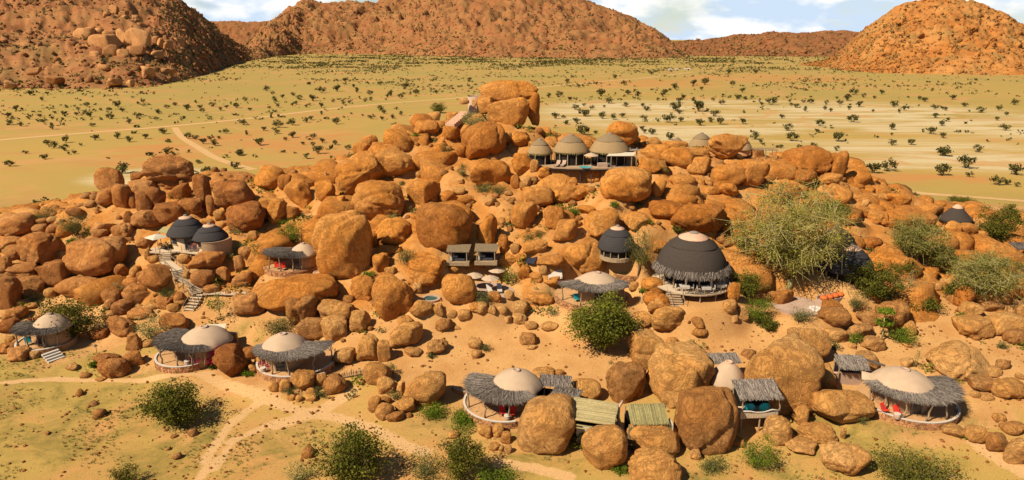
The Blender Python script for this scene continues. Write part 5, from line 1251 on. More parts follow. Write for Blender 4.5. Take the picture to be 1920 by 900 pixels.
# loose small stones over the koppie: nobody could count them
rs = np.random.RandomState(5)
n = 15000
x = rs.uniform(-118, 118, n); y = rs.uniform(60, 168, n)
bh = base_height(x, y); rk = rockiness(x, y, bh); pw = pad_weight(x, y); sd = blobs(x, y, SAND)
clump = sstep(-0.1, 0.6, fbm(x * 0.13, y * 0.13, 6.0, 3))
prob = (0.10 + 0.7 * sstep(1.0, 4.0, bh) * clump) * (1 - 0.97 * np.maximum(pw, sd))
for half, pts in PATHS:
    prob *= 1 - polyline_mask(x, y, pts, half)
keep = rs.uniform(0, 1, n) < prob
x, y = x[keep], y[keep]
q = 0.10 + 0.80 * rs.uniform(0, 1, len(x))**4
sc = q[:, None] * rs.uniform(0.75, 1.3, (len(x), 3)); sc[:, 2] *= 0.8
P3 = np.stack([x, y, ground_height(x, y) + sc[:, 2] * 0.3], 1)
scatter('rubble', MID_ROCKS, P3[q > .3], sc[q > .3], ROCK['tan'], 6)
scatter('gravel', FAR_ROCKS, P3[q <= .3], sc[q <= .3], ROCK['tan'], 7, smooth=False)
n = 9000
x = rs.uniform(-75, 75, n); y = rs.uniform(54, 96, n)
keep = rs.uniform(0, 1, n) < (.25 + .75 * sstep(-.1, .5, fbm(x * .2, y * .2, 3.0, 3))) * (1 - .8 * pad_weight(x, y))
x, y = x[keep], y[keep]; q = .04 + .16 * rs.uniform(0, 1, len(x))**3
scatter('pebbles', FAR_ROCKS, np.stack([x, y, ground_height(x, y) + q * .2], 1), np.stack([q, q, q * .7], 1), ROCK['brown'], 8, smooth=False)

# ------------------------------------------------------------------ buildings
SITE = {'lodge': (25.26, 90.6, 6.92), 'small_dome': (15.32, 95.2, 11.06), 'grey_front': (48.42, 93.6, 7.21), 'grey_back': (47.38, 95.4, 8.17), 'suite': (10.46, 121, 19.63), 'villa': (-51.09, 103.4, 9.57), 't1': (-39.32, 80.4, 1.02), 't2': (-28.54, 78.2, 1.05), 't3': (0.48, 69.6, 0.48), 't4': (24.84, 71, 0.99), 't5': (43.75, 68.8, 0.96), 't6': (11.78, 89.2, 5.61), 't7': (-31.34, 97.8, 7.29), 't8': (-61.78, 84.6, 1.08), 'far_hut': (79.63, 118.6, 8.43), 'cab_a': (-7.82, 95.8, 9.72), 'cab_b': (-3.76, 96, 9.74), 'terrace': (-4.19, 91.4, 6.23), 'pool': (-11.36, 89.4, 5.87), 'fire': (39.65, 87.6, 5.19), 'back_a': (38.8, 140, 18.1), 'back_b': (33.85, 140, 17.83), 'back_c': (47.4, 140, 17.53)}
def twig_mesh(segs, rad, seed):
    """many thin three-sided sticks in one mesh; segs: list of (start, end)"""
    rs = np.random.RandomState(seed)
    A = np.array([s[0] for s in segs], float); B = np.array([s[1] for s in segs], float)
    d = B - A; l = np.linalg.norm(d, axis=1)[:, None]; d = d / np.maximum(l, 1e-6)
    u = np.cross(d, np.array([0.1, 0.2, 1.0])); u /= np.linalg.norm(u, axis=1)[:, None]
    w = np.cross(d, u)
    rr = rad * rs.uniform(0.7, 1.3, (len(A), 1))
    ring = lambda P, k: [P + (u * math.cos(t) + w * math.sin(t)) * rr * k for t in (0, 2.094, 4.189)]
    V = np.stack(ring(A, 1.0) + ring(B, 0.45), 1).reshape(-1, 3)
    q = np.array([(k, (k + 1) % 3, 3 + (k + 1) % 3, 3 + k) for k in range(3)])
    Fc = (q[None] + (np.arange(len(A)) * 6)[:, None, None]).reshape(-1, 4)
    return np_mesh('twigs', V, Fc)
def ring_roof(parent, c, r0, ro, z0, z1, a0, a1, count, seed, mat, rad=0.023, droop=0.0):
    count = int(count * 1.35)
    """sticks laid radially on a sloping crescent; ro is the outer radius as a function of angle"""
    rs = random.Random(seed)
    segs = []
    for _ in range(count):
        a = rs.uniform(a0, a1); R1 = ro(a)
        s = r0 - 0.25 + (R1 - r0) * rs.random()**0.8 * 0.9
        ln = rs.uniform(0.8, 1.7); e = min(s + ln, R1 + rs.uniform(-0.2, 0.55))
        zz = lambda r: z0 + (z1 - z0) * (r - r0) / (R1 - r0)
        a2 = a + rs.gauss(0, 0.28) * ln / max(e, 1)
        up = rs.uniform(0.02, 0.20)
        segs.append(((c[0] + s * math.cos(a), c[1] + s * math.sin(a), zz(s) + up), (c[0] + e * math.cos(a2), c[1] + e * math.sin(a2), zz(e) + up * rs.uniform(0.2, 1.1) - droop * rs.random())))
    obj('roof_twigs', twig_mesh(segs, rad, seed), mat, parent, 'stuff')
    n = 22; vs, fs = [], []
    for i in range(n + 1):
        a = a0 + (a1 - a0) * i / n; R1 = ro(a) - 0.12
        for r, z in ((r0, z0), (R1, z1 + 0.02), (R1, z1 - 0.06), (r0, z0 - 0.08)):
            vs.append((c[0] + r * math.cos(a), c[1] + r * math.sin(a), z))
    for i in range(n):
        for k in range(4):
            fs.append((i * 4 + k, (i + 1) * 4 + k, (i + 1) * 4 + (k + 1) % 4, i * 4 + (k + 1) % 4))
    fs += [(0, 1, 2, 3), (n * 4 + 3, n * 4 + 2, n * 4 + 1, n * 4)]
    MB().add(vs, fs).build('shade_underlay', M_TWIG_DARK, parent)  # solid slab added under the sticks so the roof casts unbroken shade
def rect_roof(parent, c, w, d, z0, z1, rz, count, seed, mat, rad=0.035, along='y', name='roof_twigs', over=0.3):
    """sticks on a sloping rectangle; back edge at z0, front edge (-y) at z1"""
    rs = random.Random(seed)
    ca, sa = math.cos(rz), math.sin(rz)
    def W(x, y, z): return (c[0] + x * ca - y * sa, c[1] + x * sa + y * ca, z)
    segs = []
    for _ in range(count):
        if along == 'y':
            x = rs.uniform(-w / 2, w / 2); y = rs.uniform(-d / 2, d / 2); ln = rs.uniform(0.6, 1.4)
            y2 = max(y - ln, -d / 2 - rs.random() * over); x2 = x + rs.gauss(0, 0.15) * ln
        elif along == 'reed':
            x = rs.uniform(-w / 2, w / 2); y = d / 2 + rs.uniform(-.08, .08); y2 = -d / 2 + rs.uniform(-over, over * .5); x2 = x + rs.gauss(0, 0.03)
        else:
            y = rs.uniform(-d / 2, d / 2); y2 = y + rs.gauss(0, 0.03); x = -w / 2 + rs.uniform(-.1, .1); x2 = w / 2 + rs.uniform(-.1, .1)
        up = rs.uniform(0.02, 0.16 if along == 'y' else 0.06)
        zz = lambda yy: z1 + (z0 - z1) * (yy + d / 2) / d
        segs.append((W(x, y, zz(y) + up), W(x2, y2, zz(y2) + up * rs.uniform(.3, 1))))
    obj(name, twig_mesh(segs, rad, seed), mat, parent, 'stuff')
    MB().slab([W(-w / 2, -d / 2, z1), W(w / 2, -d / 2, z1), W(w / 2, d / 2, z0), W(-w / 2, d / 2, z0)], 0.06).build('shade_underlay', mat if mat in (M_REED, M_REED_TAN) else M_TWIG_DARK, parent)  # backing sheet added beneath the sticks to close holes in their shadow
def crooked_post(parent, x, y, z0, z1, seed, r=0.09, lean=0.25, name='post', mat=None, top=None):
    rs = random.Random(seed)
    tx, ty = (x + rs.uniform(-lean, lean), y + rs.uniform(-lean, lean)) if top is None else top
    pts, rad = [], []
    for i in range(5):
        t = i / 4
        b = math.sin(t * math.pi) * 0.14
        pts.append((x + (tx - x) * t + rs.uniform(-b, b), y + (ty - y) * t + rs.uniform(-b, b), z0 + (z1 - z0) * t)); rad.append(r * (1.1 - 0.3 * t))
    return MB().tube(pts, rad, 6).build(name, mat or M_POST, parent, True)
def stone_wall(parent, c, r, z0, z1, a0, a1, seed, coping=True, copmat=None, thick=0.3):
    MB().arc(r - thick, r, z0, z1 - 0.02, a0, a1, 30, c).build('wall_core', M_MORTAR, parent)
    rs = random.Random(seed); m = MB()
    rows = max(2, int((z1 - z0) / 0.26)); hh = (z1 - z0 - 0.03) / rows
    for k in range(rows):
        a = a0 + rs.uniform(0, .05)
        while a < a1 - 0.03:
            w = rs.uniform(0.22, 0.5); da = w / r
            m.box((c[0] + (r - 0.02) * math.cos(a + da / 2), c[1] + (r - 0.02) * math.sin(a + da / 2), z0 + hh * (k + .5)),
                  (rs.uniform(0.10, 0.24), w * rs.uniform(.82, .95), hh * rs.uniform(.75, .93)), a + da / 2 + rs.uniform(-.1, .1), rs.uniform(-.08, .08))
            a += da
    m.build('wall_stones', M_STONE, parent, kind='stuff')
    if coping:
        MB().arc(r - 0.2, r + 0.05, z1, z1 + 0.08, a0, a1, 36, c).build('coping', copmat or M_WHITE, parent)
def thatched_dome(parent, c, z, Rr, H, mat, cap=0.36, capmat=None, lip=0.70, n=44, wob=0.012, name='roof', ridge=None, low=False):
    P = [(1, 0), (.975, .07), (.91, .20), (.82, .36), (.705, .53), (.575, .68), (.43, .81), (.29, .91), (.15, .97), (.08, .99)] if low else [(1.0, 0.0), (0.985, 0.08), (0.945, 0.24), (0.875, 0.40), (0.775, 0.56), (0.655, 0.70), (0.50, 0.83), (0.38, 0.905), (0.22, 0.965), (0.10, 0.995)]
    rs = random.Random(int(Rr * 100 + c[0] * 10)); ph = rs.uniform(0, 6)
    wf = lambda t, i: wob * math.sin(3 * t + ph) + wob * 0.7 * math.sin(7 * t + i)
    prof = [(Rr * 0.93, z - 0.10), (Rr * 1.0, z - 0.16)] + [(Rr * r, z + H * h) for r, h in P]
    roof = MB().lathe(prof, n, c, wf).build(name, mat, parent, True)
    if lip:
        i = lip
        r_at = np.interp(i, [h for _, h in P], [r for r, _ in P]) * Rr
        r_up = np.interp(i + 0.16, [h for _, h in P], [r for r, _ in P]) * Rr
        z_at = lambda t: z + H * i
        lp = [(r_at + 0.0, z + H * i - 0.05), (r_at + 0.07, z + H * i - 0.01), (r_at + 0.04, z + H * i + 0.07), (r_up + 0.05, z + H * (i + .16) + 0.02)] + [(Rr * r + 0.04, z + H * h + 0.03) for r, h in P if h > i + .17]
        MB().lathe(lp, n, c, lambda t, k: wf(t, k) + 0.02 * math.sin(4 * t + ph)).build('ridge_layer', ridge or mat, parent, True)
    if cap:
        h0 = np.interp(1 - cap, [1 - r for r, _ in P], [h for _, h in P])
        MB().lathe([(Rr * cap + 0.10, z + H * h0 + 0.05), (Rr * cap + 0.08, z + H * h0 + 0.15), (Rr * cap * 0.55, z + H * 1.02), (Rr * cap * 0.30, z + H * 1.06)], n, c).build('ridge_cap', capmat or M_CAP, parent, True)
        MB().lathe([(Rr * cap * 0.30, z + H * 1.04), (Rr * cap * 0.33, z + H * 1.04 + 0.16), (Rr * cap * 0.2, z + H * 1.04 + 0.26)], 14, c).build('vent', M_TWIG, parent)
    return roof

# ---- canvas tents with twig verandas
def tent(site, label, phi, Rd, oc, Rp, span, nposts, seed, wall=(-1.9, 1.9), twigs=1500, mat=None, flat=1.0, deckz=0.8, coping=True, roof_span=None, door=True, leanpost=0.25, copmat=None):
    """round canvas roof on a clay drum; veranda towards angle phi; off: shift of the platform circle; span: half angle of the twig roof"""
    x, y, z = SITE[site]
    t = thing('safari_tent', label, 'tent', (x, y, z))
    mat = mat or M_TWIG
    F = deckz
    MB().lathe([(Rp - 0.1, -1.2), (Rp - 0.1, F - 0.05), (0.05, F)], 40, oc).build('platform', M_FLOOR, t)
    stone_wall(t, oc, Rp + 0.02, -1.0, F + 0.02, phi + wall[0], phi + wall[1], seed, coping, copmat)
    MB().lathe([(Rd * 0.86, F - 0.02), (Rd * 0.86, F + 2.2), (0.1, F + 2.25)], 32).build('drum_wall', M_PLASTER, t, True)
    sc = lambda a, i: 0.035 * math.cos(6 * (a - phi)) * (1 if i < 3 else 0.4 if i < 4 else 0) + 0.014 * abs(math.cos(8 * a)) + 0.006 * math.sin(3 * a + i * 1.7 + seed)
    MB().lathe([(Rd * 1.04, F + 1.85), (Rd * 1.08, F + 1.97), (Rd * 1.05, F + 2.16), (Rd * 0.89, F + 2.72 * flat), (Rd * 0.66, F + 3.26 * flat), (Rd * 0.40, F + 3.64 * flat), (Rd * 0.16, F + 3.84 * flat), (Rd * 0.04, F + 3.90 * flat)], 48, (0, 0), sc).build('canvas_roof', M_CANVAS, t, True)
    MB().lathe([(Rd * 0.16, F + 3.80 * flat), (Rd * 0.17, F + 3.97 * flat), (Rd * 0.11, F + 4.01 * flat), (Rd * 0.10, F + 3.93 * flat)], 20).build('apex_ring', M_CONCRETE, t, True)
    a0, a1 = roof_span or (phi - span, phi + span)
    def ro(a):                       # distance from the tent axis to the platform edge
        q = oc[0] * math.cos(a) + oc[1] * math.sin(a)
        return max(q + math.sqrt(max(Rp**2 - oc[0]**2 - oc[1]**2 + q * q, 0.01)), Rd + 0.6)
    ring_roof(t, (0, 0), Rd * 0.86, lambda a: ro(a) - 0.15, F + 2.52, F + 2.22, a0, a1, twigs, seed + 1, mat)
    pts = [((ro(a) - 0.45) * math.cos(a), (ro(a) - 0.45) * math.sin(a), F + 2.10 + 0.04 * math.sin(9 * a)) for a in np.linspace(a0, a1, 12)]
    MB().tube(pts, 0.055, 5).build('beam', M_POST, t, True)
    for k in range(nposts):
        a = a0 + 0.12 + (a1 - a0 - 0.24) * k / max(nposts - 1, 1)
        r = ro(a) - 0.45
        crooked_post(t, r * math.cos(a), r * math.sin(a), F - 0.02, F + 2.2, seed * 10 + k, 0.10, leanpost)
    if door:
        dx, dy = Rd * 0.865 * math.cos(phi), Rd * 0.865 * math.sin(phi)
        d = MB().box((dx, dy, F + 0.95), (0.10, 1.1, 1.85), phi).build('door', M_GLASS, t)
        for s in (-0.6, 0.6):
            MB().box((dx - s * math.sin(phi) + 0.02 * math.cos(phi), dy + s * math.cos(phi) + 0.02 * math.sin(phi), F + 0.97), (0.16, 0.12, 1.95), phi).build('door_frame', M_TWIG, d)
    return t, (x, y, z + F), ro
def butterfly_chair(loc, rz, label, mat, group):
    c = thing('sling_chair', label, 'chair', loc, rz, group)
    MB().slab([(-.38, -.35, .42), (.38, -.35, .42), (.34, .12, .30), (-.34, .12, .30)], 0.05).build('seat', mat, c)
    MB().slab([(-.34, .12, .31), (.34, .12, .31), (.40, .42, .98), (-.40, .42, .98)], 0.05).build('backrest', mat, c)
    for s in (-1, 1):
        MB().tube([(s * .38, -.36, .02), (s * .30, .40, .92)], 0.02, 4).build('leg', M_METAL, c)
        MB().tube([(s * .36, .42, .02), (s * .36, -.36, .45)], 0.02, 4).build('leg', M_METAL, c)
def drum_table(loc, label, mat=None):
    t = thing('side_table', label, 'table', loc)
    MB().lathe([(.30, 0), (.34, .2), (.33, .5), (.30, .52)], 14).build('drum', mat or M_CONCRETE, t, True)
    MB().lathe([(.34, .52), (.36, .55), (.34, .58)], 14).build('table_top', M_WHITE, t)
def foliage_cloud(name, parent, pts, rad, per, size, mat, seed):
    rs = np.random.RandomState(seed)
    c = np.repeat(np.array(pts, float), per, 0); n = len(c)
    d = rs.normal(size=(n, 3)); d /= np.linalg.norm(d, axis=1)[:, None]
    c = c + d * (rs.uniform(0, 1, n)**0.45)[:, None] * np.asarray(rad)
    return leaf_quads(name, c, size, mat, parent, rs)
def leaf_quads(name, c, size, mat, parent, rs, droop=0.0):
    n = len(c)
    u = rs.normal(size=(n, 3)); u[:, 2] -= droop; u /= np.linalg.norm(u, axis=1)[:, None]
    w = np.cross(u, rs.normal(size=(n, 3))); w /= np.linalg.norm(w, axis=1)[:, None]
    s = (size * rs.uniform(0.6, 1.35, n))[:, None]
    ar = 0.6 if droop == 0 else 0.22
    V = np.stack([c - u * s, c - w * s * ar, c + u * s, c + w * s * ar], 1).reshape(-1, 3)
    return obj(name, np_mesh(name, V, np.arange(n * 4).reshape(n, 4)), mat, parent)

D = lambda deg: math.radians(deg)
# magenta-flowered tent, left
t, o, ro = tent('t1', 'canvas tent with magenta bougainvillea and grey twig veranda, lower left', D(-115), 3.0, (-2.5, .5), 4.1, D(75), 6, 11, wall=(-1.7, 1.1), twigs=1700, mat=M_TWIG_DARK, roof_span=(D(-212), D(-66)))
b = thing('bougainvillea', 'magenta bougainvillea climbing the right side of the lower left tent', 'climber', (o[0] + 1.6, o[1] - 2.6, o[2]))
foliage_cloud('blossom', b, [(0, 0, .5), (.3, .3, 1.0), (.1, .2, 1.6), (.7, .7, 1.3), (.5, .5, 2.0), (.9, 1.0, .7), (-.3, -.1, .5), (.9, 1.2, 1.7), (-1.6, -.2, .4), (-2.6, .1, .4)], (.55, .55, .6), 60, 0.10, M_MAGENTA, 3)
foliage_cloud('leaves', b, [(0, 0.1, .5), (.3, .4, 1.1), (.6, .6, 1.6), (.9, 1.1, .9)], (.5, .5, .6), 25, 0.10, LEAF['bush'], 4)
MB().tube([(.4, .5, 0), (.5, .5, 1.0), (.4, .4, 1.9)], [.06, .05, .03], 5).build('stem', M_BARK, b)
drum_table((o[0] - 1.3, o[1] - 2.9, o[2]), 'round drum table on the magenta-flowered tent veranda')
f = thing('shade_sail', 'yellow canvas shade sail behind the magenta-flowered tent', 'shade sail', (o[0] - 1.6, o[1] + 3.2, o[2] - 0.8))
MB().slab([(-2.3, -1.4, 2.3), (.6, -.7, 2.5), (.4, 1.3, 3.0), (-1.4, .9, 2.9)], 0.03).build('front_sail', M_CREAM, f)
MB().slab([(-.3, -.5, 2.7), (2.8, -.3, 2.9), (2.5, 1.3, 3.2), (-.2, 1.2, 3.1)], 0.03).build('rear_sail', M_CREAM, f)
for px, py in ((-2.2, -1.3), (2.7, -.2), (2.4, 1.2), (-1.3, .9)):
    MB().tube([(px, py, -.6), (px, py, 2.5)], 0.06, 5).build('pole', M_POST, f)
w = thing('garden_wall', 'low plastered wall behind the yellow shade sail', 'wall', (o[0] - .4, o[1] + 5.2, o[2] - 1.0))
MB().box((0, 0, .9), (5.0, .3, 1.9), D(-12)).build('wall', M_PLASTER, w); MB().box((0, 0, 1.9), (5.1, .4, .12), D(-12)).build('coping', M_CONCRETE, w)
# tent beside the stick fence
t, o, ro = tent('t2', 'canvas tent with long pale twig veranda beside the stick fence', D(-85), 2.75, (1.2, .9), 4.9, D(85), 6, 12, wall=(-1.5, 1.3), twigs=1900, roof_span=(D(-178), D(12)))
drum_table((o[0] - 1.9, o[1] - 2.6, o[2]), 'round drum table on the veranda beside the stick fence')
b = thing('bougainvillea', 'dark red bougainvillea at the left wall of the fence-side tent', 'climber', (o[0] - 2.6, o[1] - 1.5, o[2]))
foliage_cloud('blossom', b, [(0, 0, .4), (.6, -.3, .6), (1.2, -.5, .5)], (.45, .4, .5), 40, .09, M_MAGENTA, 5)
MB().tube([(.2, 0, 0), (.4, 0, .5)], .04, 5).build('stem', M_BARK, b)
st = thing('entry_steps', 'two white steps at the right end of the fence-side veranda', 'steps', (o[0] + 4.9, o[1] - 2.9, o[2] - .8))
MB().box((0, 0, .55), (1.6, .4, .14), D(35)).build('tread', M_WHITE, st); MB().box((.25, -.38, .25), (1.6, .4, .14), D(35)).build('tread', M_WHITE, st)
# tent with red seats, centre
t, o, ro = tent('t3', 'canvas tent with shaggy twig veranda and red seats, centre foreground', D(-118), 2.75, (-1.3, 0.1), 4.7, D(70), 5, 13, wall=(-1.7, .75), twigs=1800, roof_span=(D(-205), D(-62)))
for k, (dx, dy) in enumerate(((-1.5, -3.1), (-.4, -3.3))):
    butterfly_chair((o[0] + dx, o[1] + dy, o[2]), D(10 - 20 * k), ['left red sling chair under the centre foreground twig veranda', 'right red sling chair under the centre foreground twig veranda'][k], M_REDFAB, 'red chairs of the centre tent')
drum_table((o[0] - 1.0, o[1] - 4.0, o[2]), 'drum table on the centre foreground veranda edge')
a = thing('twig_canopy', 'twig canopy joined to the right of the centre foreground tent', 'canopy', (o[0] + 4.2, o[1] + .1, o[2] - .8))
rect_roof(a, (.3, .6), 3.6, 1.6, 3.3, 2.7, D(-8), 420, 31, M_TWIG)
rect_roof(a, (1.4, -1.2), 3.2, 2.0, 2.7, 2.0, D(-28), 460, 32, M_TWIG)
for k, (px, py) in enumerate(((-1.2, .1), (2.0, -.2), (2.4, -2.0), (.4, -1.4))):
    crooked_post(a, px, py, -.5, 2.4, 330 + k)
MB().tube([(-2.6, -1.2, 2.9), (-1.9, -1.7, 2.2), (-.6, -1.8, 2.05), (.8, -2.2, 1.7)], [.13, .12, .10, .08], 6).build('driftwood_rail', M_POST, a, True)
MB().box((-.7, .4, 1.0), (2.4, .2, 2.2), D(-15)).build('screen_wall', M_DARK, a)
wl = thing('stone_wall', 'curved low dry-stone wall left of the centre foreground tent', 'wall', (-4.26, 71.6, 0.4))
stone_wall(wl, (0, 3.4), 3.4, -.6, .75, D(-150), D(-40), 41, True, M_CONCRETE)
# tent with the small window and balcony
x, y, z = SITE['t4']
t = thing('safari_tent', 'canvas-domed tent with a small square window between huge boulders', 'tent', (x, y, z))
MB().lathe([(1.75, -1.6), (1.75, 2.5), (.1, 2.55)], 32).build('drum_wall', M_PLASTER, t, True)
MB().lathe([(2.0, 1.95), (2.05, 2.05), (2.0, 2.3), (1.75, 2.95), (1.25, 3.75), (.75, 4.25), (.3, 4.45), (.05, 4.5)], 44, (0, 0), lambda a, i: .03 * math.cos(5 * a) * (1 if i < 4 else 0)).build('canvas_roof', M_CANVAS, t, True)
MB().lathe([(.42, 4.38), (.46, 4.56), (.30, 4.62), (.26, 4.52)], 20).build('apex_ring', M_CAP, t, True)
wd = MB().box((.15, -1.76, 1.05), (.52, .12, .62)).build('window', M_DARK, t)
for s in (-.34, .34):
    MB().box((.15 + s, -1.79, 1.05), (.16, .16, .94)).build('window_frame', M_PLASTER_LIGHT, wd)
for s in (-.39, .39):
    MB().box((.15, -1.79, 1.05 + s), (.52, .16, .16)).build('window_frame', M_PLASTER_LIGHT, wd)
a = thing('twig_canopy', 'grey twig canopy behind the small-windowed tent', 'canopy', (x - .4, y + 3.2, z))
rect_roof(a, (-.6, 0), 6.6, 1.7, 3.6, 3.1, D(4), 760, 33, M_TWIG)
for k, px in enumerate((-3.2, -.8, 1.6)):
    crooked_post(a, px, -.6, -.4, 3.1, 350 + k)
bx = thing('viewing_balcony', 'stilted balcony with shaggy grey twig roof beside the slanting boulder', 'balcony', (26.26, 65.6, 0.65), D(3))
zt = 1.6
rect_roof(bx, (0, .2), 4.6, 2.6, zt + 3.1, zt + 2.35, 0, 1300, 34, M_TWIG, 0.04, over=.55)
MB().box((0, .1, zt - .08), (4.0, 2.4, .16)).build('deck', M_WOOD_PALE, bx)
for k in range(14):
    MB().box((-1.9 + k * .292, -1.16, zt + .32), (.25, .05, .72)).build('plank', M_WOOD_PALE, bx)
MB().tube([(-2.2, -1.2, zt + .85), (-1.0, -1.25, zt + .80), (-.3, -1.2, zt + .62), (.5, -1.2, zt + .66), (1.3, -1.25, zt + .95), (2.2, -1.2, zt + .80)], [.07, .08, .06, .06, .08, .06], 6).build('rail', M_WHITE, bx, True)
for k, px in enumerate((-2.05, 2.05)):
    crooked_post(bx, px, -1.1, zt, zt + 2.45, 360 + k, lean=.08); crooked_post(bx, px, 1.2, zt, zt + 2.9, 364 + k, lean=.08)
for px in (-1.8, 0.2, 1.9):
    MB().tube([(px, -1.0, -1.2), (px, -1.0, zt - .1)], .09, 6).build('stilt', M_POST, bx); MB().tube([(px, 1.0, -1.2), (px, 1.0, zt - .1)], .09, 6).build('stilt', M_POST, bx)
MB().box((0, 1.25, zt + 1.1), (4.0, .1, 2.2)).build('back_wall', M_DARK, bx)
for k, px in enumerate((-.75, .85)):
    c = thing('round_chair', ['left round teal chair on the twig-roofed balcony', 'right round teal chair on the twig-roofed balcony'][k], 'chair', tuple(bx.matrix_basis @ Vector((px, -.35, zt))), 0, 'teal chairs on the balcony')
    m = MB(); m.lathe([(.58, 0), (.60, .06), (.4, .0), (.05, -.04)], 20)
    m.v = [(vx, vz * 1 - vy * .25, .72 + vy) for vx, vy, vz in m.v]
    m.build('seat_shell', M_TEAL, c, True)
    for s in (-.25, .25):
        MB().tube([(s, -.2, 0), (s, .1, .5)], .02, 4).build('leg', M_METAL, c)
# red-seated tent, right
t, o, ro = tent('t5', 'large canvas tent with wide twig veranda and red seats, lower right', D(-85), 3.25, (1.0, .4), 5.15, D(100), 7, 15, wall=(-1.5, 1.5), twigs=2400, roof_span=(D(-180), D(14)))
for k, (dx, dy) in enumerate(((-3.0, -2.5), (-1.9, -3.0))):
    butterfly_chair((o[0] + dx, o[1] + dy, o[2]), D(25 - 15 * k), ['left red sling chair on the lower right veranda', 'right red sling chair on the lower right veranda'][k], M_REDFAB, 'red chairs of the lower right tent')
drum_table((o[0] - 2.3, o[1] - 3.7, o[2]), 'pale drum table on the lower right veranda')
MB().slab([(-3.0, -.4, 2.9), (-2.0, .8, 3.5), (-3.9, 1.6, 3.7), (-4.2, .8, 3.1)], 0.04).build('canvas_flap', M_CANVAS, t)
pw_ = thing('garden_wall', 'plastered wall linking the lower right tent to the small twig roof', 'wall', (41.29, 74, 0.91))
MB().box((0, 0, .7), (5.2, .3, 1.6), D(-4)).build('wall', M_CONCRETE, pw_); MB().box((0, 0, 1.55), (5.3, .4, .1), D(-4)).build('coping', M_CAP, pw_)
a = thing('twig_canopy', 'small shaggy twig roof left of the lower right tent', 'canopy', (40.7, 74.4, 0.98), D(-6))
rect_roof(a, (0, 0), 3.4, 2.2, 3.2, 2.45, 0, 760, 35, M_TWIG, over=.4)
for k, (px, py) in enumerate(((-1.5, -.9), (1.5, -.9), (-1.5, .9), (1.5, .9))):
    crooked_post(a, px, py, -.6, 2.7, 370 + k, lean=.1)
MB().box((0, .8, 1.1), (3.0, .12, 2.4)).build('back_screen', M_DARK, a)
MB().tube([(1.6, .9, 2.9), (2.9, .9, 2.5), (4.2, .6, 2.2)], .16, 5).build('twig_bundle', M_TWIG_DARK, a)
# tent behind the dense green tree
t, o, ro = tent('t6', 'pinkish canvas tent half hidden by the dense green tree', D(-90), 3.0, (-.6, 1.2), 5.2, D(84), 5, 16, wall=(-1.4, 1.4), twigs=1900, coping=False, flat=.92)
c = thing('sling_chair', 'turquoise sling chair at the tent behind the dense green tree', 'chair', (o[0] - 2.9, o[1] - 1.7, o[2]), D(15))
MB().slab([(-.38, -.35, .42), (.38, -.35, .42), (.34, .12, .30), (-.34, .12, .30)], .05).build('seat', M_TEAL, c)
MB().slab([(-.34, .12, .31), (.34, .12, .31), (.40, .42, .98), (-.40, .42, .98)], .05).build('backrest', M_TEAL, c)
for s in (-1, 1):
    MB().tube([(s * .38, -.36, .02), (s * .30, .40, .92)], .02, 4).build('leg', M_METAL, c)
gw = thing('garden_wall', 'low red stone wall right of the half-hidden pinkish tent', 'wall', (17.64, 92.4, 7.32))
stone_wall(gw, (0, 4.0), 4.0, -.5, .9, D(-130), D(-55), 43, True, M_STONE)
# red-chaired twig shelter
t, o, ro = tent('t7', 'canvas tent with flat grey twig shelter below the bright weeping tree', D(-110), 2.0, (-1.9, 1.5), 4.5, D(60), 5, 17, wall=(-1.4, 1.3), twigs=1600, mat=M_TWIG_DARK, coping=False, roof_span=(D(-200), D(-75)), flat=.9)
for k, (dx, dy) in enumerate(((-3.6, -1.5), (-2.6, -1.9))):
    butterfly_chair((o[0] + dx, o[1] + dy, o[2]), D(20 - 10 * k), ['left red chair in the shelter below the weeping tree', 'right red chair in the shelter below the weeping tree'][k], M_REDFAB, 'red chairs of the upper shelter')
pt = thing('stone_planter', 'round stone planter at the right end of the red-chaired shelter', 'planter', (-28.15, 94.4, 7.26))
stone_wall(pt, (0, 0), .9, -.4, .9, 0, 2 * math.pi, 44, True, M_CONCRETE)
MB().lathe([(.7, .3), (.7, .92), (.05, .95)], 16).build('soil', M_FLOOR, pt)
# twig shelter at the far left
t, o, ro = tent('t8', 'dark twig shelter with white-edged platform at the far left', D(-100), 2.2, (-1.2, .3), 3.6, D(80), 5, 18, wall=(-1.6, 1.2), twigs=1500, mat=M_TWIG_DARK, roof_span=(D(-195), D(-40)))
b = thing('bougainvillea', 'red bougainvillea over the roof of the far left twig shelter', 'climber', (o[0] - 1.5, o[1] + .5, o[2]))
foliage_cloud('blossom', b, [(-1.4, 0, 2.9), (-.6, .2, 3.0), (.3, .2, 3.1), (1.0, .3, 3.1)], (.6, .4, .3), 45, .10, M_REDFLOWER, 6)
MB().tube([(-.4, .6, 0), (-.4, .4, 3.0)], [.06, .03], 5).build('stem', M_BARK, b)
c = thing('sling_chair', 'turquoise sling chair in the far left twig shelter', 'chair', (o[0] - 2.6, o[1] - 1.3, o[2]), D(40))
MB().slab([(-.4, -.35, .42), (.4, -.35, .42), (.36, .12, .30), (-.36, .12, .30)], .05).build('seat', M_TEAL, c)
MB().slab([(-.36, .12, .31), (.36, .12, .31), (.42, .42, 1.0), (-.42, .42, 1.0)], .05).build('backrest', M_TEAL, c)
for s in (-1, 1):
    MB().tube([(s * .38, -.36, .02), (s * .30, .40, .92)], .02, 4).build('leg', M_METAL, c)
st = thing('entry_steps', 'four white-edged steps of the far left twig shelter', 'steps', (o[0] + 1.6, o[1] - 3.4, o[2] - .8), D(-32))
for k in range(4):
    MB().box((k * .42, 0, .62 - k * .22), (.40, 2.0, .24)).build('tread', M_WHITE, st)

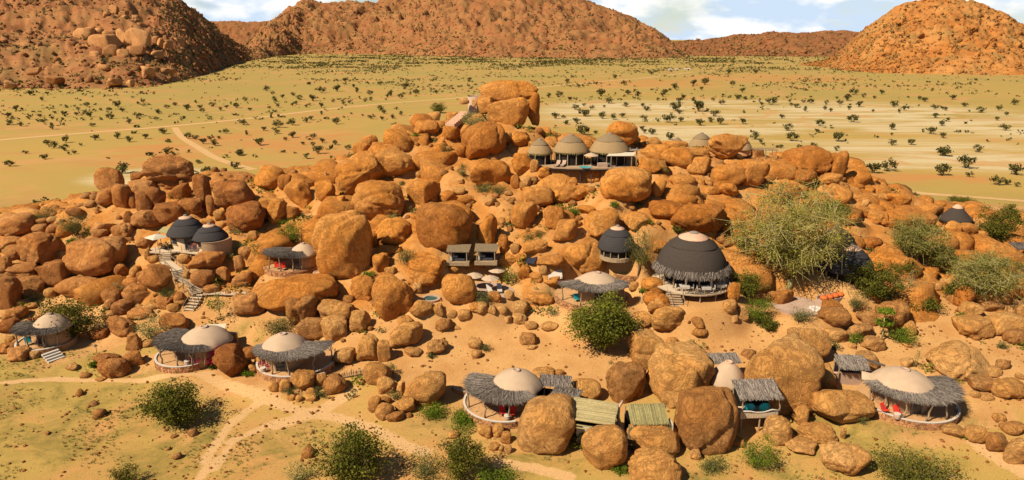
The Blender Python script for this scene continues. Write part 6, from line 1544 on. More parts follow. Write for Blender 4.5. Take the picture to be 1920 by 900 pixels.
# ---- reed roofed pavilions in the foreground
pv = thing('reed_pavilion', 'pavilion with slanted reed roof and canvas wall among foreground boulders', 'pavilion', (8.48, 62.8, 0.19), D(-16))
rect_roof(pv, (0, 0), 4.6, 3.3, 4.1, 3.45, 0, 420, 36, M_REED_TAN, .035, along='x', name='roof_reeds')
for k, (px, py, pz) in enumerate(((-2.3, -1.6, 3.2), (2.3, -1.6, 3.2), (-2.3, 1.6, 4.0), (2.3, 1.6, 4.0))):
    MB().tube([(px, py, -1), (px, py, pz)], .07, 6).build('pole', M_POST, pv)
for dy, dz in ((-1.85, 3.05), (-1.9, 2.75)):
    MB().tube([(-2.7, dy, dz), (2.7, dy, dz - .05)], .06, 6).build('cross_pole', M_REED, pv)
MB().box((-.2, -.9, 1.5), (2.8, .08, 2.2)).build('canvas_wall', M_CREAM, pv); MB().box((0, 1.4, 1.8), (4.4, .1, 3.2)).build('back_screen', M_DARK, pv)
pv = thing('reed_pavilion', 'pavilion roofed with upright greenish reeds, right of the slanted roof', 'pavilion', (14.07, 62.8, 0.19), D(2))
rect_roof(pv, (0, 0), 3.9, 2.3, 3.9, 3.1, 0, 520, 37, M_REED, .035, along='reed', name='roof_reeds')
for k, (px, py, pz) in enumerate(((-2.1, -1.1, 2.9), (2.1, -1.1, 2.9), (-2.1, 1.1, 3.8), (2.1, 1.1, 3.8))):
    MB().tube([(px, py, -1), (px, py, pz)], .07, 6).build('pole', M_POST, pv)
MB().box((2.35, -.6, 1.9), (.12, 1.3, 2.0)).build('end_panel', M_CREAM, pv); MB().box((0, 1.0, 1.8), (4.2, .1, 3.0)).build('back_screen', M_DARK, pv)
segs = [((-2.2 + k * .11, -1.15, 1.0), (-2.2 + k * .11 + .05, -1.15, 2.8)) for k in range(8)] + [((1.2 + k * .10, -1.2, 1.4), (1.2 + k * .1, -1.2, 2.8)) for k in range(12)]
obj('reed_screen', twig_mesh(segs, .04, 38), M_REED, pv, 'stuff')
cw = thing('plaster_rib', 'pink curved plaster rib between the two reed pavilions', 'wall', (11.81, 64, 0.28))
MB().tube([(0, 1.0, 3.6), (-.5, .4, 3.2), (-.6, -.1, 2.3), (-.3, -.6, 1.4), (.3, -1.1, .6), (.6, -1.3, -.4)], [.15, .17, .18, .18, .18, .18], 8).build('rib', M_CAP, cw, True)

# ---- restaurant dome
x, y, z = SITE['lodge']
g = thing('thatched_lodge', 'largest dark thatched dome with open dining deck on stilts', 'lodge', (x, y, z))
dz = 1.25
thatched_dome(g, (0, .6), dz + 2.35, 4.9, 4.35, M_THATCH, cap=.40, lip=.68)
rs = random.Random(9)
segs = []
for _ in range(1300):
    a = rs.uniform(D(-185), D(5)); r = rs.uniform(4.75, 5.15); l = rs.uniform(.5, 1.05)
    segs.append(((r * math.cos(a), .6 + r * math.sin(a), dz + 2.40 + rs.uniform(-.05, .45)), ((r + l * .45) * math.cos(a + rs.gauss(0, .04)), .6 + (r + l * .45) * math.sin(a), dz + 2.25 - l * .55 + rs.uniform(-.1, .3))))
obj('roof_twigs', twig_mesh(segs, .04, 9), M_TWIG, g, 'stuff')
MB().lathe([(5.5, dz - .22), (5.55, dz - .02), (.1, dz)], 44, (0, .2)).build('deck', M_WOOD_PALE, g)
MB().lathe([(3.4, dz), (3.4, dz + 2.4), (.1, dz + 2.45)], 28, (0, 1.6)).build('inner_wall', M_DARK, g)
for k in range(9):
    a = D(-178 + k * 22)
    px, py = 4.55 * math.cos(a), .6 + 4.55 * math.sin(a)
    p = MB().tube([(px, py, dz), (px, py, dz + 2.4)], .10, 6).build('post', M_POST, g)
    if k in (0, 3, 5, 7):
        MB().lathe([(.28, dz + .05), (.12, dz + .9), (.26, dz + 2.25)], 8, (px, py)).build('curtain', M_CREAM, p)
for k in range(7):
    a = D(-165 + k * 25)
    MB().tube([(5.2 * math.cos(a), .2 + 5.2 * math.sin(a), -1.6), (5.2 * math.cos(a), .2 + 5.2 * math.sin(a), dz - .2)], .09, 6).build('stilt', M_POST, g)
for k in range(9):
    a = D(-112 + k * 13.5)
    MB().tube([(5.42 * math.cos(a), .2 + 5.42 * math.sin(a), dz), (5.42 * math.cos(a), .2 + 5.42 * math.sin(a), dz + .85)], .05, 5).build('rail_post', M_POST, g)
segs = []
for _ in range(170):
    a = rs.uniform(D(-112), D(0)); a2 = a + rs.uniform(.12, .3)
    segs.append(((5.42 * math.cos(a), .2 + 5.42 * math.sin(a), dz + rs.uniform(.05, .6)), (5.42 * math.cos(a2), .2 + 5.42 * math.sin(a2), dz + rs.uniform(.05, .6))))
obj('railing_branches', twig_mesh(segs, .03, 10), M_TWIG_DARK, g, 'stuff')
for k in range(7):
    MB().box((-3.5 + k * .06, -4.3 - k * .32, dz - .2 - k * .23), (1.7, .34, .09), D(-8)).build('stair_tread', M_WOOD, g)
for s in (-.9, .9):
    MB().slab([(-3.5 + s, -4.1, dz - .1), (-3.5 + s + .4, -6.5, dz - 1.85), (-3.5 + s + .4, -6.5, dz - 2.05), (-3.5 + s, -4.1, dz - .3)], .07).build('stringer', M_POST, g)
    MB().tube([(-3.5 + s, -4.2, dz + .8), (-3.1 + s, -6.4, dz - .95)], .035, 5).build('handrail', M_POST, g)
TL = ['left white-clothed table on the restaurant deck', 'middle white-clothed table on the restaurant deck', 'right white-clothed table on the restaurant deck']
for k, (px, py) in enumerate(((-1.9, -3.6), (.9, -4.0), (3.2, -3.1))):
    tb = thing('dining_table', TL[k], 'table', (x + px, y + py, z + dz), 0, 'tables on the restaurant deck')
    MB().box((0, 0, .74), (1.3, .9, .06)).build('table_top', M_WHITE, tb); MB().box((0, -.44, .55), (1.28, .04, .34)).build('cloth_drop', M_WHITE, tb)
    for sx in (-.5, .5):
        for sy in (-.32, .32):
            MB().box((sx, sy, .36), (.06, .06, .7)).build('leg', M_WOOD, tb)
    for s in (-1, 1):
        ch = thing('dining_chair', ('left' if s < 0 else 'right') + ' white chair at the ' + TL[k].split()[0] + ' table of the restaurant deck', 'chair', (x + px + s * 1.0, y + py - .1, z + dz), D(-90 * s), 'chairs on the restaurant deck')
        MB().box((0, 0, .45), (.44, .44, .06)).build('seat', M_WHITE, ch); MB().box((0, .2, .72), (.44, .05, .5)).build('backrest', M_WHITE, ch)
        for sx in (-.18, .18):
            for sy in (-.18, .18):
                MB().box((sx, sy, .21), (.04, .04, .42)).build('leg', M_WOOD, ch)
# small dark dome
x, y, z = SITE['small_dome']
g = thing('thatched_hut', 'small dark thatched dome with cream cap behind the weeping tree', 'hut', (x, y, z))
thatched_dome(g, (0, .3), .75, 2.75, 2.9, M_THATCH_GREY, cap=.34, lip=.66)
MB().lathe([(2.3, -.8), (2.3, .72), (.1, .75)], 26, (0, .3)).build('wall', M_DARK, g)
MB().lathe([(2.5, -.9), (2.5, -.35), (.1, -.3)], 26, (0, .1)).build('floor', M_POST, g)
for k in range(7):
    a = D(-170 + k * 26)
    MB().tube([(2.5 * math.cos(a), .3 + 2.5 * math.sin(a), -.6), (2.5 * math.cos(a), 0.3 + 2.5 * math.sin(a), .75)], .08, 6).build('post', M_POST, g)
# twin grey domes behind the thorn tree
for key, lab, Rr, H, zz in (('grey_front', 'front one of two grey thatched domes behind the large thorn tree', 3.6, 3.3, 2.0), ('grey_back', 'rear one of two grey thatched domes behind the large thorn tree', 3.0, 3.4, 2.9)):
    x, y, z = SITE[key]
    g = thing('thatched_hut', lab, 'hut', (x, y, z), 0, 'grey domes behind the thorn tree')
    thatched_dome(g, (0, 0), zz, Rr, H, M_THATCH_GREY if key == 'grey_front' else M_THATCH, cap=.42, lip=.62)
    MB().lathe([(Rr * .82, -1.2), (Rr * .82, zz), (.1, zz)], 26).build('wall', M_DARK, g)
    for k in range(6):
        a = D(-165 + k * 30)
        MB().tube([(Rr * .92 * math.cos(a), Rr * .92 * math.sin(a), -1.2), (Rr * .92 * math.cos(a), Rr * .92 * math.sin(a), zz + .02)], .09, 6).build('post', M_POST, g)
# summit suite: three domes on one deck
x, y, z = SITE['suite']
g = thing('thatched_suite', 'three tan thatched domes joined on one deck below the summit', 'suite', (x, y, z))
DOM = ((-5.5, -.1, 2.25, 2.25), (0, 0, 3.2, 2.7), (6.9, .2, 3.6, 2.9))
for dx, dy, Rr, H in DOM:
    ez = 2.3 if Rr > 2.5 else 2.0
    r_ = thatched_dome(g, (dx, dy), ez, Rr, H, M_THATCH_TAN, cap=0, lip=.60, ridge=M_THATCH_TAN2, low=True)
    MB().lathe([(.45, ez + H * .985), (.42, ez + H * 1.04), (.2, ez + H * 1.06)], 14, (dx, dy)).build('vent', M_TWIG, g)
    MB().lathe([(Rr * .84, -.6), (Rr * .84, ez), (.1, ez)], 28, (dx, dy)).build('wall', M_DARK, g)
    rs = random.Random(int(Rr * 50)); segs = []
    for _ in range(int(260 * Rr / 3)):
        a = rs.uniform(D(-190), D(10)); r = Rr * rs.uniform(.95, 1.0)
        segs.append(((dx + r * math.cos(a), dy + r * math.sin(a), ez - .02), (dx + (r + .06) * math.cos(a), dy + (r + .06) * math.sin(a), ez - rs.uniform(.15, .4))))
    obj('eave_fringe', twig_mesh(segs, .035, 5), M_REED, g, 'stuff')
    n = 6 if Rr > 2.5 else 4
    for k in range(n):
        a = D(-165 + 150 * k / (n - 1))
        MB().tube([(dx + Rr * .93 * math.cos(a), dy + Rr * .93 * math.sin(a), -.3), (dx + Rr * .93 * math.cos(a), dy + Rr * .93 * math.sin(a), ez)], .09, 6).build('post', M_POST, g)
    if 2.5 < Rr < 3.2:
        for k, a in enumerate((-128, -106, -84, -62)):
            MB().box((dx + Rr * .865 * math.cos(D(a)), dy + Rr * .865 * math.sin(D(a)), 1.35), (.06, .95, 1.25), D(a)).build('window', M_GLASS, g)
            MB().box((dx + Rr * .868 * math.cos(D(a)), dy + Rr * .868 * math.sin(D(a)), .38), (.06, 1.0, .62), D(a)).build('panel', M_REDBRICK, g)
            MB().box((dx + Rr * .872 * math.cos(D(a)), dy + Rr * .872 * math.sin(D(a)), 1.4), (.06, .32, 1.1), D(a)).build('curtain', M_CREAM, g)
MB().prism([(-4.0, -3.0), (-3.2, -4.0), (0, -4.7), (4.0, -4.9), (8.2, -4.7), (10.2, -3.4), (10.4, 1.0), (-7.6, 1.0), (-7.6, -2.0)], -.25, .0).build('deck', M_WOOD, g)
MB().prism([(-4.05, -3.02), (-3.22, -4.06), (0, -4.76), (4.0, -4.96), (8.22, -4.76), (10.25, -3.4), (10.2, -3.3), (8.18, -4.65), (4.0, -4.85), (0, -4.66), (-3.15, -3.95), (-3.95, -3.0)], -.5, -.25).build('fascia', M_DARK, g)
for px, py in ((-2.8, -3.7), (-.6, -4.3), (1.4, -4.4), (3.3, -4.5), (5.2, -4.5), (-1.8, -2.8), (1.8, -3.0)):
    MB().tube([(px, py, -5.5), (px, py, -.25)], .07, 6).build('stilt', M_METAL, g)
MB().slab([(8.6, -1.2, 2.35), (12.0, -1.4, 2.5), (12.0, -.3, 2.6), (8.6, 0, 2.5)], .08).build('side_roof', M_TWIG, g)
for px in (11.6, 10.4):
    MB().tube([(px, -.9, -1.5), (px, -.9, 2.9)], .10, 6).build('side_post', M_POST, g)
MB().box((5.2, -3.9, .35), (1.7, 1.0, .7)).build('spa_step', M_CONCRETE, g)
wt = MB().lathe([(1.15, .015), (1.1, .03), (.05, .03)], 24, (2.3, -4.0)).build('plunge_pool', M_TEALWATER, g)
def parasol(loc, label, w, hgt, mat=None, octo=True, group=None):
    p = thing('parasol', label, 'parasol', loc, .2, group)
    n = 8 if octo else 4
    MB().lathe([(w / 2, hgt - .52), (w * .505, hgt - .50), (w * .26, hgt - .20), (.06, hgt)], n).build('canopy', mat or M_CREAM, p)
    MB().tube([(0, 0, 0), (0, 0, hgt - .05)], .04, 6).build('pole', M_POST, p)
    MB().lathe([(.35, 0), (.35, .08), (.05, .10)], 12).build('base', M_CONCRETE, p)
    MB().lathe([(.07, hgt - .02), (.05, hgt + .10)], 8).build('finial', M_POST, p)
parasol((x + 3.3, y - 3.0, z), 'tan parasol on the summit deck', 2.6, 2.35, M_CANVAS)
aw = thing('awning', 'cream canvas awning on posts at the right of the summit deck', 'awning', (x + 8.2, y - 3.7, z))
MB().slab([(-2.4, -.9, 2.05), (2.2, -.9, 2.05), (2.9, 1.1, 2.35), (-1.6, 1.1, 2.35)], .05).build('canopy', M_CREAM, aw)
for px, py in ((-1.6, -.8), (1.9, -.8), (-1.2, 1.0), (2.4, 1.0)):
    MB().tube([(px, py, 0), (px, py, 2.1)], .07, 6).build('post', M_POST, aw)
LB = ['left grey lounger on the summit deck', 'right grey lounger on the summit deck']
def lounger(loc, rz, label, group, mat=None):
    l = thing('sun_lounger', label, 'lounger', loc, rz, group)
    MB().box((0, -.4, .32), (.66, 1.2, .14)).build('mattress', mat or M_CONCRETE, l)
    MB().slab([(-.33, .2, .36), (.33, .2, .36), (.33, .75, .95), (-.33, .75, .95)], .12).build('backrest', mat or M_CONCRETE, l)
    for sx in (-.28, .28):
        for sy in (-.9, .3):
            MB().box((sx, sy, .12), (.06, .06, .25)).build('leg', M_METAL, l)
for k in range(2):
    lounger((x - 2.5 + k * 1.0, y - 3.1, z), D(-20), LB[k], 'loungers on the summit deck')
pl = thing('planter_pot', 'black planter pot beside the awning on the summit deck', 'pot', (x + 6.4, y - 4.0, z))
MB().lathe([(.22, 0), (.34, .3), (.32, .7), (.24, .72)], 14).build('pot', M_METAL, pl, True); foliage_cloud('leaves', pl, [(0, 0, .8)], (.2, .2, .15), 20, .08, LEAF['bush'], 8)
# half hidden domes behind the ridge
for key, lab, Rr, H in (('back_a', 'larger tan dome half hidden behind the ridge right of the summit huts', 2.6, 2.6), ('back_b', 'small tan dome top just showing behind the ridge boulders', 1.9, 1.9), ('back_c', 'rightmost tan dome peeping behind the knobbly ridge boulder', 2.0, 2.2)):
    x, y, z = SITE[key]
    g = thing('thatched_hut', lab, 'hut', (x, y, z), 0, 'half-hidden tan domes')
    thatched_dome(g, (0, 0), 1.7, Rr, H, M_THATCH_TAN, cap=0, lip=.60, ridge=M_THATCH_TAN2, low=True)
    MB().lathe([(.36, 1.7 + H * .985), (.34, 1.7 + H * 1.05), (.2, 1.7 + H * 1.07)], 12).build('vent', M_TWIG, g)
    MB().lathe([(Rr * .84, -1.0), (Rr * .84, 1.7), (.1, 1.7)], 24).build('wall', M_PLASTER, g)
pg = thing('pergola', 'flat timber pergola on the ridge right of the half-hidden domes', 'pergola', (47.44, 128, 20.18), D(-4))
for k in range(9):
    MB().box((-2.0 + k * .5, 0, .95), (.10, 2.6, .12)).build('slat', M_POST, pg)
for py in (-1.1, 1.1):
    MB().box((0, py, .84), (4.4, .12, .12)).build('beam', M_POST, pg)
for px in (-1.9, 0, 1.9):
    for py in (-1.1, 1.1):
        MB().tube([(px, py, -2.2), (px, py, .8)], .08, 6).build('post', M_POST, pg)
# left villa: twin black thatched domes, deck, stairs
x, y, z = SITE['villa']
g = thing('thatched_villa', 'twin black-thatched domes with plaster walls and deck above the stairway', 'villa', (x, y, z))
thatched_dome(g, (0, 0), 2.15, 3.0, 2.55, M_THATCH_GREY, cap=.30, lip=.60, low=True)
thatched_dome(g, (4.1, -1.2), 1.75, 2.65, 1.95, M_THATCH_GREY, cap=.32, lip=.58, low=True)
MB().lathe([(2.45, -.8), (2.45, 2.15), (.1, 2.2)], 30).build('wall', M_PLASTER_LIGHT, g, True)
MB().lathe([(2.05, -.8), (2.05, 1.75), (.1, 1.8)], 30, (4.1, -1.2)).build('wall', M_PLASTER_LIGHT, g, True)
for a, w_, h_, c_, m_ in ((-118, .9, .9, 1.35, M_GLASS), (-66, 1.0, 1.7, .95, M_GLASS), (-40, .9, .9, 1.35, M_GLASS)):
    wd = MB().box((2.47 * math.cos(D(a)), 2.47 * math.sin(D(a)), c_), (.08, w_, h_), D(a)).build('window' if h_ < 1 else 'door', m_, g)
    MB().box((2.49 * math.cos(D(a)), 2.49 * math.sin(D(a)), c_ - h_ / 2 - .06), (.14, w_ + .2, .1), D(a)).build('sill', M_WOOD, wd)
wd = MB().box((4.1 + 2.07 * math.cos(D(-112)), -1.2 + 2.07 * math.sin(D(-112)), 1.05), (.08, 1.1, .9), D(-112)).build('window', M_GLASS, g)
MB().box((4.1 + 2.09 * math.cos(D(-112)), -1.2 + 2.09 * math.sin(D(-112)), .55), (.14, 1.3, .1), D(-112)).build('sill', M_WOOD, wd)
MB().box((2.3, -2.3, .55), (2.2, .14, 1.1), D(-8)).build('wood_panel', M_REDBRICK, g)
MB().arc(2.7, 2.85, -.9, 1.55, D(-100), D(20), 20, (4.3, -1.2)).build('reed_wall', M_WOOD, g)
MB().arc(2.66, 2.9, 1.55, 1.63, D(-100), D(20), 20, (4.3, -1.2)).build('wall_coping', M_POST, g)
MB().prism([(-5.4, -2.1), (-4.6, -3.3), (-2.2, -3.7), (0, -3.1), (3.4, -4.2), (4.4, -3.0), (4.0, -.5), (-1.5, -.5), (-5.2, -1.2)], -.22, 0).build('deck', M_WOOD_PALE, g)
for px, py in ((-5.0, -2.6), (-3.6, -3.4), (-1.6, -3.4), (.2, -3.0), (1.8, -3.5), (3.2, -4.0)):
    MB().tube([(px, py, -1.8), (px, py, -.2)], .07, 5).build('stilt', M_POST, g)
    MB().tube([(px, py, 0), (px, py, .85)], .04, 5).build('rail_post', M_POST, g)
MB().slab([(-4.4, -.6, 2.4), (-2.2, -1.0, 2.2), (-2.0, .6, 2.7), (-4.2, 1.0, 2.8)], .06).build('side_awning', M_REED, g)
for px, py in ((-4.2, -.4), (-2.4, -.8)):
    MB().tube([(px, py, 0), (px, py, 2.3)], .06, 5).build('post', M_POST, g)
parasol((x - 3.9, y - 2.0, z), 'cream square parasol on the deck of the twin black-thatched villa', 3.6, 2.45, M_CREAM, False)
bsh = thing('potted_bush', 'green bush beside the parasol on the villa deck', 'bush', (x - 3.3, y - 1.5, z))
foliage_cloud('leaves', bsh, [(-.5, 0, .6), (.3, 0, .7), (.9, .1, .5)], (.5, .4, .4), 60, .10, LEAF['grey'], 21); MB().lathe([(.3, 0), (.36, .35), (.3, .38)], 12).build('pot', M_CONCRETE, bsh)
for k in range(2):
    ch = thing('deck_chair', ['left dark chair on the villa deck', 'right dark chair on the villa deck'][k], 'chair', (x + 1.4 + k * .8, y - 3.2, z), D(-10), 'chairs on the villa deck')
    MB().box((0, 0, .42), (.5, .5, .08)).build('seat', M_METAL, ch); MB().box((0, .24, .7), (.5, .06, .55)).build('backrest', M_METAL, ch)
    for sx in (-.2, .2):
        for sy in (-.2, .2):
            MB().box((sx, sy, .2), (.05, .05, .4)).build('leg', M_METAL, ch)
# wooden stairway
P = [Vector(p) for p in ((x - 1.9, y - 3.75, z - .1), (-52.9, 99, 7.86), (-49.25, 95.2, 7.8), (-48.55, 94.4, 6.76), (-46.72, 94, 5.66), (-45.58, 93, 4.96), (-46.06, 90.4, 3.61))]
for i in range(1, len(P)):
    P[i].z += .5 if i < len(P) - 1 else .15
for i in range(1, len(P)):
    P[i].z = min(P[i].z, P[i - 1].z - (.25 if i in (2, 4) else .7))
sw = thing('wooden_stairway', 'zigzag wooden stairway climbing to the twin black-thatched villa', 'stairway', P[-1])
for i in range(len(P) - 1):
    a, b = P[i] - P[-1], P[i + 1] - P[-1]
    d = b - a; hd = Vector((d.x, d.y, 0)); ln = hd.length; rz = math.atan2(d.y, d.x)
    side = Vector((-hd.y, hd.x, 0)).normalized()
    if i in (1, 3):
        m = MB(); q = [a + side * .75, a - side * .75, b - side * .75, b + side * .75]
        m.slab([tuple(v) for v in q][::-1], .12).build('landing', M_WOOD_PALE, sw)
    else:
        n = max(5, int(ln / .42))
        for k in range(n):
            c = a + d * ((k + .5) / n)
            MB().box(tuple(c), (.40, 1.7, .10), rz).build('tread', M_WOOD_PALE, sw)
        for s in (-.76, .76):
            MB().slab([tuple(a + side * s + Vector((0, 0, .02))), tuple(b + side * s + Vector((0, 0, .02))), tuple(b + side * s - Vector((0, 0, .28))), tuple(a + side * s - Vector((0, 0, .28)))], .06).build('stringer', M_POST, sw)
    for s in (-.8, .8):
        for k in range(3):
            c = a + d * (k / 2) * .96 + side * s
            MB().tube([tuple(c - Vector((0, 0, 1.6))), tuple(c + Vector((0, 0, .8)))], .045, 5).build('rail_post', M_POST, sw)
        MB().tube([tuple(a + side * s + Vector((0, 0, .8))), tuple((a + b) / 2 + side * s + Vector((0, 0, .72))), tuple(b + side * s + Vector((0, 0, .8)))], .04, 5).build('handrail', M_POST, sw, True)
wk = thing('boardwalk', 'short level boardwalk right of the wooden stairway', 'boardwalk', P[-2])
for k in range(18):
    MB().box((1.0 + k * .36, .1 * math.sin(k * .4), .02), (.32, 1.3, .08)).build('plank', M_WOOD_PALE, wk)
for k in range(5):
    MB().tube([(1.2 + k * 1.5, -.55, -1.5), (1.2 + k * 1.5, -.55, .8)], .045, 5).build('post', M_POST, wk)
# far right hut
x, y, z = SITE['far_hut']
g = thing('thatched_hut', 'single dark conical thatched hut at the far right above the boulders', 'hut', (x, y, z))
MB().lathe([(2.75, 1.25), (2.95, 1.2), (2.5, 1.75), (1.6, 2.75), (.75, 3.6), (.1, 3.95)], 32).build('roof', M_THATCH, g, True)
MB().lathe([(.85, 3.55), (.8, 3.7), (.4, 4.1), (.2, 4.15)], 20).build('ridge_cap', M_CAP, g, True)
MB().lathe([(2.3, -1.2), (2.3, 1.35), (.1, 1.4)], 26).build('wall', M_PLASTER_LIGHT, g)
MB().arc(2.9, 3.0, -.9, .55, D(-120), D(0), 20).build('reed_screen', M_TWIG, g)
for k in range(6):
    a = D(-160 + 28 * k)
    MB().tube([(2.6 * math.cos(a), 2.6 * math.sin(a), -1), (2.6 * math.cos(a), 2.6 * math.sin(a), 1.4)], .08, 5).build('post', M_POST, g)
MB().box((-1.0, -2.8, .6), (.9, .5, .7)).build('water_heater', M_WHITE, g)
# right edge roof
g = thing('thatched_shelter', 'low dark thatched shelter cut by the right edge', 'shelter', (83.83, 108.4, 5.94))
rect_roof(g, (1.2, 0), 4.0, 2.4, 2.3, 1.8, D(4), 420, 39, M_TWIG_DARK, .05)
for px, py in ((-.5, -.9), (1.2, -.9), (2.9, -.9), (-.5, .9), (2.9, .9)):
    MB().tube([(px, py, -1.2), (px, py, 1.85)], .09, 5).build('post', M_POST, g)
# two cabanas
for key, lab in (('cab_a', 'left one of two small open cabanas under the massive rock face'), ('cab_b', 'right one of two small open cabanas under the massive rock face')):
    x, y, z = SITE[key]
    g = thing('cabana', lab, 'cabana', (x, y, z), D(-3), 'cabanas under the rock face')
    MB().box((0, -.1, -.25), (3.3, 2.8, .5)).build('deck', M_POST, g)
    MB().slab([(-1.65, -1.4, 1.62), (1.65, -1.4, 1.62), (1.75, 1.2, 2.0), (-1.75, 1.2, 2.0)], .12).build('roof', M_ROOF_BROWN, g)
    for px in (-1.3, 1.3):
        for py in (-1.3, .9):
            MB().box((px, py, .8), (.12, .12, 1.7)).build('post', M_POST, g)
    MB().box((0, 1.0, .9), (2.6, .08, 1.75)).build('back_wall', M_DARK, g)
    MB().box((0, -.1, .25), (1.9, 1.4, .35)).build('daybed', M_METAL, g)
    MB().box((-.5, -.1, .5), (.6, .5, .16)).build('pillow', M_WHITE, g)
    MB().box((-1.05, -.7, .75), (.22, .22, 1.3)).build('curtain', M_CREAM, g)
# parasol terrace
x, y, z = SITE['terrace']
tr = thing('sun_terrace', 'pale paved sun terrace under the white parasols', 'terrace', (x, y, z))
MB().lathe([(3.9, -.8), (3.9, .10), (.05, .12)], 30, (.6, .2)).build('paving', M_CONCRETE, tr)
PAR = [((-5.44, 92.8, 6.22), 'cream octagonal parasol in the middle of the sun terrace'), ((-3.11, 91.8, 6.17), 'cream octagonal parasol above the pale loungers'), ((-2.2, 95.2, 6.22), 'cream parasol at the back of the sun terrace'), ((-8.13, 91.8, 6.09), 'cream parasol peeping over the dark-veined round boulder')]
for p, lab in PAR:
    parasol(p, lab, 2.6, 2.5, M_CANVAS, True, 'parasols on the sun terrace')
lounger((x + 1.0, y - .2, z + .12), D(15), 'left lounger with dark towel on the sun terrace', 'loungers on the sun terrace', M_WHITE)
lounger((x + 2.4, y + .1, z + .12), D(5), 'right pale lounger on the sun terrace', 'loungers on the sun terrace', M_WHITE)
x, y, z = SITE['pool']
pp = thing('plunge_pool', 'small round plunge pool with pale rim below the tall boulders', 'pool', (x, y, z))
MB().arc(.95, 1.35, -.5, .28, 0, 2 * math.pi, 28).build('rim', M_CONCRETE, pp); MB().lathe([(.96, .0), (.95, .16), (.02, .165)], 24).build('water', M_DARKWATER, pp)
# roof panels
sp = thing('white_panel', 'tilted white roof panel left of the half-hidden pinkish tent', 'panel', (6.18, 93.4, 7.29), D(20))
MB().slab([(-1.3, -.8, .4), (.9, -.8, .5), (1.5, .9, 1.3), (-.6, .9, 1.2)], .08).build('sheet', M_WHITE, sp)
for px, py in ((-1.1, -.7), (.8, -.7), (1.3, .8), (-.5, .8)):
    MB().tube([(px, py, -1.0), (px, py, .7 + .4 * (py > 0))], .05, 5).build('leg', M_METAL, sp)
sp = thing('solar_panel', 'small dark solar panel among boulders above the white panel', 'solar panel', (2.8, 94.8, 9.29), D(-25))
MB().slab([(-.7, -.6, .35), (.7, -.6, .35), (.7, .6, 1.1), (-.7, .6, 1.1)], .05).build('panel', M_PANEL, sp)
for px in (-.5, .5):
    MB().tube([(px, .5, -.8), (px, .5, 1.0)], .04, 5).build('leg', M_METAL, sp)
# satellite dish
sd = thing('satellite_dish', 'white satellite dish on the slope left of the large thorn tree', 'dish', (36.24, 98.6, 10.32))
m = MB().lathe([(.9, .35), (.92, .36), (.6, .12), (.1, 0)], 22); m.v = [(vx, -vz * .85 - vy * .5, 1.5 + vy * .85 - vz * .5) for vx, vy, vz in m.v]; m.build('reflector', M_WHITE, sd, True)
MB().tube([(0, .1, -.6), (0, .1, 1.5)], .05, 6).build('mast', M_METAL, sd); MB().tube([(0, 0, 1.4), (0, -.9, 1.5)], .025, 5).build('feed_arm', M_METAL, sd)
# water tower at the summit and its pale steps
tk = thing('water_tank', 'pale cylindrical tank left of the summit rock stack', 'tank', (-7.7, 141, 28.1))
MB().lathe([(1.25, -3.0), (1.3, 1.6), (1.05, 1.62), (1.05, 1.3), (.05, 1.3)], 24).build('tank', M_CONCRETE, tk, True)
segs = [((1.15 * math.cos(k), 1.15 * math.sin(k), 1.5), (1.3 * math.cos(k + .3), 1.3 * math.sin(k + .3), 1.5 + .5 * abs(math.sin(k * 7)))) for k in np.arange(0, 6.2, .12)]
obj('reed_rim', twig_mesh(segs, .05, 3), M_TWIG, tk, 'stuff')
ps = thing('summit_steps', 'pale plastered steps climbing to the summit tank', 'steps', (-12.13, 136, 24.82))
S0 = Vector((-12.13, 136, 24.82)); S1 = Vector((-9.51, 140, 26.7))
for k in range(9):
    c = (S1 - S0) * (k / 8)
    MB().box((c.x, c.y, c.z - .4), (2.2, .7, 1.0), D(-30)).build('tread', M_CAP, ps)
# round fire terrace with orange cushions
x, y, z = SITE['fire']
ft_ = thing('fire_terrace', 'round grey fire terrace under the large thorn tree', 'terrace', (x, y, z))
MB().lathe([(3.4, -.6), (3.5, .35), (.1, .4)], 36, (0, .6)).build('paving', M_CONCRETE, ft_)
for k in range(6):
    a = D(-150 + k * 24)
    MB().tube([(3.3 * math.cos(a), .6 + 3.3 * math.sin(a), -1.8), (3.3 * math.cos(a), .6 + 3.3 * math.sin(a), .3)], .09, 5).build('stilt', M_POST, ft_)
CU = ['leftmost orange cushion beside the fire terrace', 'second orange cushion beside the fire terrace', 'third orange cushion beside the fire terrace', 'rightmost orange cushion beside the fire terrace']
for k in range(4):
    m = MB().lathe([(.30, 0), (.52, .12), (.55, .32), (.40, .52), (.1, .58)], 14)
    o_ = m.build('floor_cushion', M_CUSHION, None, True, loc=(x + 3.3 + k * .95, y + .3 + k * .45, z + 1.3)); tag(o_, CU[k], 'cushion', 'orange cushions by the fire terrace')
bn = thing('curved_bench', 'low plastered bench under the orange cushions', 'bench', (x + 4.8, y + 1.0, z))
MB().box((0, 0, .55), (4.6, 1.1, 1.5), D(25)).build('seat', M_CONCRETE, bn); MB().box((-.25, .66, .9), (4.6, .2, 1.6), D(25)).build('backrest', M_CONCRETE, bn)
fs_ = thing('fire_ring', 'ring of pale stones on the fire terrace', 'fire ring', (x + 1.6, y - 1.2, z + .4))
for k in range(8):
    p, f = rock_shape(3, 700 + k, .3); obj('stone', np_mesh('stone', p * .28, f, True), M_WHITE, fs_, loc=(.6 * math.cos(k * .785), .6 * math.sin(k * .785), .12))
